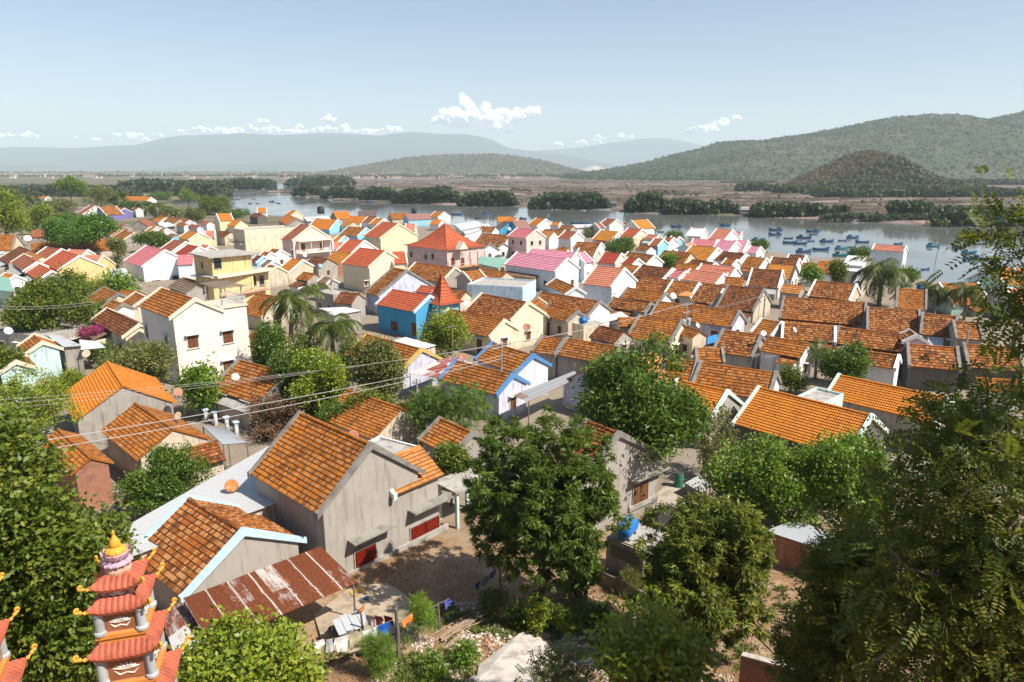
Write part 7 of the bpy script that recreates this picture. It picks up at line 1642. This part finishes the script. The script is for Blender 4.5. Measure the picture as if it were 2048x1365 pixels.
mb = MB(); mb.box(-1.5, 1.5, -1.2, 1.2, 2.602, 2.74); mb.build('roof', concrete('roof_concrete', (.44, .41, .37)), pr_)
# ------------------------------------------------------------------ boats on the river
BLUE_H = plain('boat_blue', (.018, .10, .22), .5, .35, 0, .4); TEAL_H = plain('boat_teal', (.02, .22, .27), .5, .35, 0, .35); DECK = wood('boat_deck_wood', (.25, .17, .10)); CAB = plain('boat_cabin_blue', (.05, .17, .34), .55, .3, 0, .3); CABR = plain('boat_cabin_roof', (.10, .13, .17), .6); DARK = plain('boat_dark', (.02, .025, .03), .5); WHB = plain('boat_white', (.66, .66, .64), .5)
def hull_mesh(L, B, D, mat, name):
    mb = MB(); n = 16; base = 0; secs = []
    for k in range(n+1):
        t = -1+2*k/n; w = B/2*(1-abs(t)**2.6)**.8+.02; sheer = D*(.55+.75*max(t, 0)**2.2+.35*max(-t, 0)**2.4); keel = -.25*D*(1-t*t)
        x = t*L/2*(1+.04*(t > 0)); secs.append([(x*.96, 0, keel), (x*.98, w*.7, keel*.2), (x, w, sheer), (x, w*.88, sheer+.04), (x, w*.8, sheer*.62)])
    for k in range(n):
        a, b = secs[k], secs[k+1]
        for j in range(4):
            for s in (1, -1):
                q = [(p[0], p[1]*s, p[2]) for p in (a[j], b[j], b[j+1], a[j+1])]; mb.face(q if s < 0 else q[::-1])
        mb.face([(a[4][0], a[4][1], a[4][2]), (b[4][0], b[4][1], b[4][2]), (b[4][0], -b[4][1], b[4][2]), (a[4][0], -a[4][1], a[4][2])])
    return mb.build(name, mat)
def boat_proto(L, mat, cabin, label, cat='boat', nm='fishing_boat'):
    r = empty(nm, (0, 0, 0), 0, label, cat, 'fishing boats moored on the river'); h = hull_mesh(L, L*.27, L*.15, mat, 'hull'); h.parent = r
    mb = MB(); mb.box(-L*.3, L*.28, -L*.085, L*.085, L*.068, L*.082); mb.build('deck', DECK, h)
    if cabin:
        mb = MB(); c = L*.1; mb.box(-L*.33, -L*.1, -c*.8, c*.8, L*.083, L*.083+L*.17); cb = mb.build('cabin', CAB, r)
        mb = MB(); mb.box(-L*.36, -L*.07, -c, c, L*.254, L*.275); mb.build('cabin_roof', CABR, cb)
        mb = MB(); [mb.box(-L*.30+k*L*.07, -L*.26+k*L*.07, s*c*.8-.01, s*c*.8+.01, L*.16, L*.22) for k in range(3) for s in (-1, 1)]; mb.build('window', DARK, cb)
        mb = MB(); mb.tube([(L*.08, 0, L*.08), (L*.08, 0, L*.42)], L*.008, 5); mb.tube([(L*.08, 0, L*.30), (L*.32, 0, L*.2)], L*.005, 4); mb.build('mast', POSTW, r)
        mb = MB(); mb.box(L*.0, L*.12, -L*.05, L*.05, L*.083, L*.12); mb.lathe([(L*.03, L*.083), (L*.035, L*.13), (0, L*.13)], 8, Matrix.Translation((L*.2, 0, 0))); mb.build('gear', DARK, r)
    else:
        mb = MB(); [mb.box(x-L*.02, x+L*.02, -L*.1, L*.1, L*.10, L*.115) for x in (-L*.2, L*.02, L*.2)]; mb.build('thwarts', DECK, r)
    return r
P_CAB = boat_proto(1, BLUE_H, True, ''); P_TEAL = boat_proto(1, TEAL_H, True, ''); P_OPEN = boat_proto(1, BLUE_H, False, ''); P_WHITE = boat_proto(1, WHB, True, '')
used_b = set()
def boat(px_, py_, wpx, kind, label, rz=None):
    pr = {'c': P_CAB, 't': P_TEAL, 'o': P_OPEN, 'w': P_WHITE}[kind]; r = copy_tree(pr); r['label'] = label; r['category'] = 'boat'
    p = pixz(px_, py_, 0.0); d = p.y*CT+(CAM_Z)*ST; L = max(2.5, wpx/FPX*d*.88); r.location = (p.x, p.y, .0); r.scale = (L, L, L); r.rotation_euler = (0, 0, FR.choice([.12, -.15, .2, math.pi-.15, -.25, .05]) if rz is None else rz)
Z = lambda reg, x, y: rp(reg, x, y)
for reg, x, y, w, k, lab in [
 ('R6',60,436,115,'c','blue boat with tall cabin, upper of two at the left of the moored fleet'),('R6',55,472,110,'c','blue boat with tall cabin, lower of two at the left of the moored fleet'),('R6',278,497,125,'c','largest blue boat, loaded deck, in the middle of the fleet'),('R6',348,447,105,'c','cabin boat behind the largest blue boat'),
 ('R6',352,469,80,'o','open boat tied between the largest boat and the cabin boat behind it'),('R6',158,499,80,'o','thin open skiff left of the largest blue boat'),('R6',170,534,120,'o','long blue boat left of a touching pair in the fleet'),('R6',250,541,110,'o','long blue boat right of a touching pair in the fleet'),
 ('R6',335,521,70,'o','small open skiff just below the largest blue boat'),('R6',455,525,115,'c','cabin boat with a square dark wheelhouse right of the fleet centre'),('R6',580,518,80,'o','thin skiff between the square wheelhouse boat and the right hand boats'),('R6',658,495,115,'c','blue boat with gear on deck at the upper right of the fleet'),
 ('R6',735,530,115,'o','open blue boat at the right of the fleet'),('R6',275,605,140,'c','blue boat nearest the dark gabled roofs'),('R6',410,588,140,'o','two ended blue boat right of the one nearest the roofs'),('R6',570,581,120,'t','teal boat in front of the fleet'),
 ('R6',650,567,40,'o','tiny skiff behind the teal boat'),('R6',757,572,80,'t','small green boat beside the quay shrubs'),('R6',565,635,135,'t','dark teal boat closest to the shore by the white sheet roofs'),('R6',1015,543,90,'o','open boat just behind the quay house'),
 ('R6',1287,560,125,'t','teal boat with a bamboo pole in the open water right of the quay'),('R6',1485,575,115,'c','blue cabin boat right of the bamboo pole'),('R6',1565,612,120,'t','teal boat half behind the feathery boughs, upper'),('R6',1590,660,150,'t','bright turquoise boat half behind the feathery boughs, lower'),('R6',1225,742,50,'o','small boat moored at the quay tip'),
 ('R6',1690,668,90,'c','blue boat at the far right behind the boughs'),
 ('R5',1285,410,95,'c','blue boat alone in front of the tall mangrove clump'),('R5',1660,400,90,'c','blue boat alone right of the white house at the water'),('R5',1160,448,50,'o','little boat beside the golden riverside roof'),('R5',85,345,65,'c','blue boat left of the orange riverside gable'),('R5',280,348,75,'o','dark boat behind the orange riverside gable'),
 ('R5',500,381,90,'o','left boat of two moored along the bank shrubs'),('R5',570,382,80,'o','right boat of two moored along the bank shrubs'),('R5',1170,303,70,'w','white boat under the far mangroves'),('R5',895,303,35,'t','small teal boat near the far mangroves'),('R5',1920,516,120,'c','cabin boat beside the round riverside bush'),
 ('R4',125,213,50,'c','small blue boat farthest up the river, largest of that group'),('R4',15,226,32,'o','tiny boat up the river, left'),('R4',178,227,28,'o','tiny boat up the river, right of the blue one'),('R4',885,217,70,'c','blue boat under way in front of the tallest mangroves'),
 ('R4',1565,312,90,'o','long blue boat off the red spired villa, left of three'),('R4',1800,308,75,'c','blue boat off the dark gables, right of three'),('R4',1730,343,60,'c','blue boat off the dark gables, lowest of three'),
 ('P',475,400,10,'o','tiny boat nearest the inlet mangrove'),('P',507,399,9,'o','tiny boat in mid river'),('P',500,408,9,'c','tiny cabin boat in mid river'),('P',515,408,8,'o','tiny open boat right of the tiny cabin boat'),('P',556,407,9,'o','tiny boat near the orange riverside gables'),('P',467,408,8,'o','tiny boat by the inlet bank')]:
    q = Z(reg, x, y); s = REG[reg][2]; boat(q[0], q[1], w/s, k, lab)
for r in (P_CAB, P_TEAL, P_OPEN, P_WHITE):
    def wipe(o):
        for c in list(o.children): wipe(c)
        bpy.data.objects.remove(o)
    wipe(r)
p = pixz(1869, 531, 0); mb = MB(); mb.tube([(0, 0, -1), (.5, 0, 7.5)], .07, 6); o = mb.build('bamboo_pole', POSTW); o.location = p; tag(o, 'tall bamboo pole standing in the water right of the quay', 'pole')
# stilt huts on the far bank
def hut(px_, py_, w, roofm, label, h=3.4):
    p = pixz(px_, py_, 0.0); d = p.y; W_ = w/FPX*d; root = empty('stilt_hut', p, FR.uniform(-.2, .2), label, 'hut', 'huts on the far bank'); mb = MB()
    mb.box(-W_/2, W_/2, -1.6, 1.6, 1.1, 1.1+h*.55); mb.build('wall', plain('hut_planks', (.20, .21, .22), .8), root); mb = MB(); mb.prism([(-W_/2-.4, 1.1+h*.56), (W_/2+.4, 1.1+h*.56), (W_/2-.2, 1.1+h), (-W_/2+.2, 1.1+h)], -2.0, 2.0); mb.build('roof', roofm, root)
    for x in (-W_*.45, W_*.45):
        for y in (-1.4, 1.4): mb = MB(); mb.tube([(x, y, -1), (x, y, 1.1)], .1, 5); mb.build('stilt', POSTW, root)
hut(1489, 431, 22, plain('hut_white_roof', (.6, .56, .52), .7), 'white roofed stilt hut between mangrove belts'); hut(1222, 417, 20, plain('hut_grey_roof', (.30, .31, .33), .7), 'grey stilt hut beside the tall mangrove clump'); hut(1957, 436, 27, plain('hut_orange_roof', (.52, .19, .09), .7), 'orange roofed stilt hut at the right behind the boughs', 4.6)
hut(1912, 442, 26, plain('hut_grey_roof', (.30, .31, .33), .7), 'grey plank stilt hut left of the orange roofed one'); hut(1140, 416, 14, plain('hut_white_roof', (.6, .56, .52), .7), 'tiny white roofed hut among the middle mangroves', 2.6); hut(782, 401, 10, plain('hut_white_roof', (.6, .56, .52), .7), 'tiny pale hut between two mangrove clumps', 2.6)
# ------------------------------------------------------------------ poles and overhead cables
CONC = concrete('pole_concrete', (.36, .33, .29)); CER = plain('insulator', (.16, .07, .05), .3, .6)
def upole(base, top, label, arm=1.3, n=3, boxes=False, az=.75):
    p = pix(*base); t_ = pixy(*top, p.y); h = t_.z-p.z; root = empty('utility_pole', p, az, label, 'utility pole', 'concrete utility poles'); mb = MB(); mb.tube([(0, 0, -.5), (0, 0, h)], [.15, .09], 8); mb.build('shaft', CONC, root); mb = MB(); mb.box(-arm, arm, -.05, .05, h-.45, h-.36); a = mb.build('crossarm', plain('galvanised_arm', (.33, .34, .35), .5), root)
    for k in range(n):
        mb = MB(); x = -arm+.1+(2*arm-.2)*k/max(1, n-1); mb.lathe([(.03, h-.36), (.06, h-.3), (.035, h-.26), (.06, h-.21), (.03, h-.16), (0, h-.15)], 8, Matrix.Translation((x, 0, 0))); mb.build('insulator', CER, a)
    if boxes:
        for x in (-.62, .62): mb = MB(); mb.lathe([(.0, h-3.35), (.3, h-3.35), (.32, h-2.5), (.26, h-2.42), (.08, h-2.3), (0, h-2.3)], 12, Matrix.Translation((x, 0, 0))); mb.build('transformer', plain('transformer_grey', (.38, .42, .44), .5), root)
        mb = MB(); mb.box(-1.0, 1.0, -.06, .06, h-3.5, h-3.4); mb.box(-.8, .8, -.05, .05, h-1.5, h-1.42); mb.build('bracket', plain('galvanised_arm', (.33, .34, .35), .5), root)
    R = Matrix.Rotation(az, 3, 'Z'); return [p+R @ Vector((-arm+.1+(2*arm-.2)*k/max(1, n-1), 0, h-.14)) for k in range(n)]+[p+Vector((.1, 0, h-1.3)), p+Vector((.1, 0, h-1.6))]
A = upole((1003, 812), (1001, 686), 'concrete utility pole in front of the blue edged gables'); B = upole((1369, 688), (1371, 604), 'transformer pole with grey cans in the brown rows', boxes=True); C = upole((1526, 642), (1527, 588), 'utility pole right of the large dark brown roof', 1.0); D = upole((835, 815), (834, 758), 'short pole at the red and white awning', .5, 2); E = upole((1333, 697), (1332, 664), 'dark pole below the transformer pole', .5, 2); G = upole((1604, 598), (1604, 558), 'pole beside the tan hipped tile roof', .9, 2)
upole((1925, 735), (1935, 655), 'dark pole between the lower right brown roofs', .4, 2)
CAB_ = plain('cable', (.45, .43, .42), .6)
def cable(a, b, label, sag=.5, r=.014): wire(a, b, sag, r, CAB_, label, 'power_cable', 24, 'cable', 'overhead cables')
L0, L1 = pixy(-60, 905, 30), pixy(-60, 925, 30.0)
cable(A[3], L0, 'upper thick cable sweeping down to the lower left brown roofs', .35, .02); cable(A[4], L1, 'lower thick cable sweeping down to the lower left brown roofs', .4, .02)
for k, (y, lab) in enumerate([(803, 'top'), (812, 'middle'), (822, 'bottom')]): cable(A[k], pixy(-40, y, 46+k), '%s of three thin cables crossing the trees left of the utility pole' % lab, .5, .011)
for k, lab in enumerate(['nearest', 'middle', 'farthest']): cable(A[k], B[k], '%s of three cables from the utility pole to the transformer pole' % lab, .5, .011)
cable(B[3], C[0], 'upper cable from transformer pole to the pole right of it', .3, .012); cable(B[4], C[1], 'lower cable from transformer pole to the pole right of it', .4, .012); cable(C[2], G[0], 'cable from the right hand pole to the tan hipped roof', .4, .012); cable(A[3], E[0], 'cable over the mottled grey gabled roof', .5, .012); cable(D[0], A[4], 'cable from the awning pole to the utility pole', .2, .012)
cable(pixy(-30, 611, 62), pixy(192, 603, 66), 'upper cable over the large leafy tree at left', .3, .012); cable(pixy(-30, 616, 60), pixy(190, 608, 64), 'lower cable over the large leafy tree at left', .3, .012)
# ------------------------------------------------------------------ satellite dishes, roof tanks, aerials
DISHC = {'w': plain('dish_white', (.66, .65, .62), .5), 'r': plain('dish_rust', (.42, .18, .12), .6), 'c': plain('dish_cream', (.60, .46, .32), .6), 'o': plain('dish_orange', (.55, .20, .06), .6, .3, 0, .5)}
def dish(px_, py_, rad, col, h, label, az=None):
    p = pix(px_, py_, h); d = p.y*CT+(CAM_Z-p.z)*ST; r = rad/FPX*d; root = empty('satellite_dish', p, FR.uniform(-.3, .9) if az is None else az, label, 'satellite dish', 'satellite dishes on roofs')
    M = Matrix.Rotation(math.radians(55), 4, 'X'); mb = MB(); mb.lathe([(0, -.22*r), (.4*r, -.19*r), (.75*r, -.1*r), (r, 0), (r*1.01, .01), (.75*r, -.08*r), (.4*r, -.16*r), (0, -.2*r)], 18, M); mb.smooth = True; mb.build('reflector', DISHC[col], root)
    mb = MB(); mb.tube([M @ Vector((0, -r*.95, 0)), M @ Vector((0, 0, r*.8))], .015+.01*r, 4); mb.tube([(0, 0, -.2*r), (0, .25*r, -.5*r), (0, .25*r, -.9*r-.5)], .02+.02*r, 5); mb.build('arm', plain('galvanised_arm', (.33, .34, .35), .5), root)
for a in [(463, 972, 13, 'o', 3.7, 'orange and white dish lying on the large white sheet roof'), (706, 872, 11, 'r', 5.6, 'pinkish dish behind the ridge of the grey stucco house'), (356, 785, 9, 'r', 4.3, 'small reddish dish right of the bright orange roof'), (355, 832, 8, 'c', 3.8, 'cream dish at the end of the brown tiled house'),
  (471, 754, 8, 'w', 5.0, 'white dish on the old brown roof right of the villa'), (172, 708, 8, 'c', 4.2, 'cream dish on the farther pale teal house'), (768, 677, 6, 'r', 4.0, 'reddish dish by the white sheet roof under the blue house'), (926, 714, 8, 'r', 4.2, 'pinkish dish on the red and white awning'), (1347, 592, 7, 'w', 5.2, 'white dish beside the mottled orange white parapet roof'),
  (1396, 651, 6, 'c', 5.2, 'cream dish on the longest mottled orange roof'), (1527, 667, 6, 'w', 5.0, 'white dish on the orange tan roof right of the tarpaulin'), (1590, 660, 6, 'w', 4.6, 'white dish on the mottled brown roof with white coping'), (932, 608, 6, 'w', 5.2, 'white dish right of the blue pavilion'), (610, 511, 4, 'w', 4.4, 'white dish on the balcony of the pink villa'),
  (1054, 655, 8, 'r', 4.0, 'reddish round dish on the cream gable in the centre'), (668, 555, 4, 'c', 4.6, 'small cream dish behind the palms'), (532, 652, 6, 'w', 4.4, 'white dish below the tall palm'), (17, 662, 8, 'w', 4.0, 'pale dish on the long grey flat roof'), (1019, 458, 4, 'w', 5.0, 'tiny white dish on the dark blue gable'), (55, 477, 7, 'w', 4.4, 'large pale dish behind the long orange roof at left')]: dish(*a)
def rooftank(px_, py_, w, h, label, up=True, col=BLUEP):
    p = pix(px_, py_, h); d = p.y*CT+(CAM_Z-p.z)*ST; r = w/2/FPX*d; root = empty('water_tank', p, .6, label, 'water tank'); mb = MB(); M = Matrix.Identity(4) if up else Matrix.Translation((0, 0, r)) @ Matrix.Rotation(math.pi/2, 4, 'Y') @ Matrix.Translation((0, 0, -r))
    mb.lathe([(0, 0), (r, .0), (r, r*.6), (r*1.03, r*.7), (r, r*.8), (r, r*1.7), (r*.7, r*2.0), (r*.3, r*2.1), (0, r*2.1)], 16, M); mb.smooth = True; mb.build('tank_body', col, root); mb = MB(); mb.lathe([(r*.32, r*2.08), (r*.34, r*2.2), (0, r*2.22)], 12, M); mb.build('lid', col, root)
rooftank(1167, 648, 14, 3.4, 'blue water tank on the low cream annex in the village centre', False); rooftank(1839, 580, 12, 3.0, 'blue water tank behind the bright mottled orange roof'); rooftank(45, 382, 9, 5.0, 'blue water tank on the far left skyline'); rooftank(640, 538, 9, 4.4, 'pale blue tank behind the orange roof with white copings', True, plain('pale_tank', (.30, .48, .60), .5)); rooftank(642, 428, 14, 5.5, 'dark rooftop tank by the river left of the slate roof', True, DARK); rooftank(828, 427, 10, 6.2, 'dark rooftop tank above the mauve roof', True, DARK)
def aerial(px_, py_, h, label):
    p = pix(px_, py_, h); root = empty('tv_aerial', p, FR.uniform(0, 1.5), label, 'aerial', 'television aerials on roofs'); mb = MB(); mb.tube([(0, 0, -1.5), (0, 0, 1.6)], .02, 5); mb.build('mast', LINE, root); mb = MB(); mb.tube([(-.7, 0, 1.5), (.7, 0, 1.5)], .015, 4); [mb.tube([(-.6+k*.2, -.4+.03*k, 1.5), (-.6+k*.2, .4-.03*k, 1.5)], .01, 4) for k in range(7)]; mb.build('elements', LINE, root)
for a in [(1036, 770, 4.6, 'aerial on the smaller blue edged gable'), (1510, 742, 5.0, 'thin aerial at the nearest bright orange roof'), (905, 680, 5.0, 'aerial above the yellow green tree in the centre'), (985, 590, 5.6, 'aerial on the pale blue flat house'), (1228, 610, 5.5, 'aerial in the middle of the brown rows'), (1537, 745, 5.0, 'thick aerial mast above the bright orange roofs')]: aerial(*a)
mb = MB(); mb.tube([(0, 0, 0), (0, 0, 2.0)], .03, 6); t_ = empty('parasol', pix(1371, 610, 3.4), 0, 'orange square parasol over the brown rows', 'parasol'); mb.build('pole', LINE, t_); mb = MB()
for k in range(4): a0, a1 = k*math.pi/2+.5, (k+1)*math.pi/2+.5; mb.face([(0, 0, 2.1), (1.5*math.cos(a0), 1.5*math.sin(a0), 1.6), (1.5*math.cos(a1), 1.5*math.sin(a1), 1.6)])
mb.build('canopy', plain('parasol_cloth', (.55, .24, .09), .9), t_)
# ------------------------------------------------------------------ clouds and haze
def cloud_material():
    t = NT('cloud_vapour'); d = t.n('ShaderNodeBsdfDiffuse'); d.inputs[0].default_value = (.80, .80, .80, 1)
    tr = t.n('ShaderNodeBsdfTranslucent'); tr.inputs[0].default_value = (.45, .45, .45, 1)
    m = t.n('ShaderNodeAddShader')
    t.l(d.outputs[0], m.inputs[0]); t.l(tr.outputs[0], m.inputs[1]); t.l(m.outputs[0], t.out.inputs[0]); return t.m
CLOUDM = cloud_material()
ICO_V, ICO_F = None, None
def ico():
    global ICO_V, ICO_F
    if ICO_V is None:
        b = bmesh.new(); bmesh.ops.create_icosphere(b, subdivisions=3, radius=1); b.verts.ensure_lookup_table()
        ICO_V = np.array([v.co[:] for v in b.verts]); ICO_F = np.array([[v.index for v in f.verts] for f in b.faces]); b.free()
    return ICO_V, ICO_F
def cloud(blobs, Y, label, seed):
    r = np.random.default_rng(seed); iv, iff = ico(); Vs, Fs = [], []; n = 0
    for (px_, py_, rad) in blobs:
        c = np.array(pixy(px_, py_, Y)); R = 1.3*rad*Y/FPX
        for k in range(9):
            off = r.normal(size=3)*R*0.55 if k else np.zeros(3); q = R*(r.uniform(.22, .55) if k else 0.75)
            d = 1+0.16*snoise(iv[:, 0]*3+r.uniform(0, 9), iv[:, 1]*3+iv[:, 2]*2.3, seed+k, 3)
            V = iv*d[:, None]*q*np.array([1, 1, .8])+c+off*np.array([1, 1, .6]); Vs.append(V); Fs.append(iff+n); n += len(V)
    me = np_mesh('cloud', np.concatenate(Vs), np.concatenate(Fs), CLOUDM, True)
    o = link(bpy.data.objects.new('cloud', me)); md = o.modifiers.new('merge', 'REMESH'); md.mode = 'VOXEL'; md.voxel_size = 30; md.use_smooth_shade = True
    tag(o, label, None, None, 'structure')
cloud([(950,236,20),(985,240,19),(925,240,17),(1012,238,15),(965,225,14),(930,200,9),(925,192,6),(940,212,11),(905,228,16),(950,232,17),(975,236,18),(1005,228,15),(1020,240,16),(920,246,15),(1060,222,11),(1045,232,10),(890,238,11),(868,243,8),(1075,226,6),(990,255,10),(960,250,12),(1015,262,7)], 26000, 'tall white cumulus cloud above the mountains', 1)
cloud([(x, 262-3*math.sin(x*.05), 6+2.5*math.sin(x*.13)) for x in range(360, 800, 14)], 24000, 'long flat bank of white cloud along the mountain crest', 2)
cloud([(520,243,6),(530,242,5),(655,238,7),(665,240,5),(470,262,8),(600,256,7),(690,258,8)], 25000, 'small white puffs over the cloud bank', 3)
cloud([(1385,262,9),(1400,264,10),(1420,258,12),(1440,250,10),(1450,244,8),(1470,237,6),(1405,258,9)], 25000, 'white cloud left of the big hill', 4)
cloud([(5,273,7),(20,272,6),(60,272,8),(70,274,5),(150,277,4),(190,280,5),(235,272,6),(265,272,9),(290,278,6),(320,270,5)], 25000, 'row of small white puffs at the left', 5)
cloud([(1110,288,5),(1120,290,5),(1165,284,6),(1195,281,7),(1240,274,6),(1260,275,5)], 25000, 'faint cloud shreds above the gap in the mountains', 6)
t = NT('haze_air'); pv = t.n('ShaderNodeVolumePrincipled'); pv.inputs['Color'].default_value = (.78, .90, 1.0, 1)
pv.inputs['Density'].default_value = 0.00011; pv.inputs['Anisotropy'].default_value = 0.0; t.l(pv.outputs[0], t.out.inputs['Volume'])
m = MB(); m.box(-19000, 19000, -300, 16900, -4, 860); tag(m.build('haze', t.m), kind='stuff')
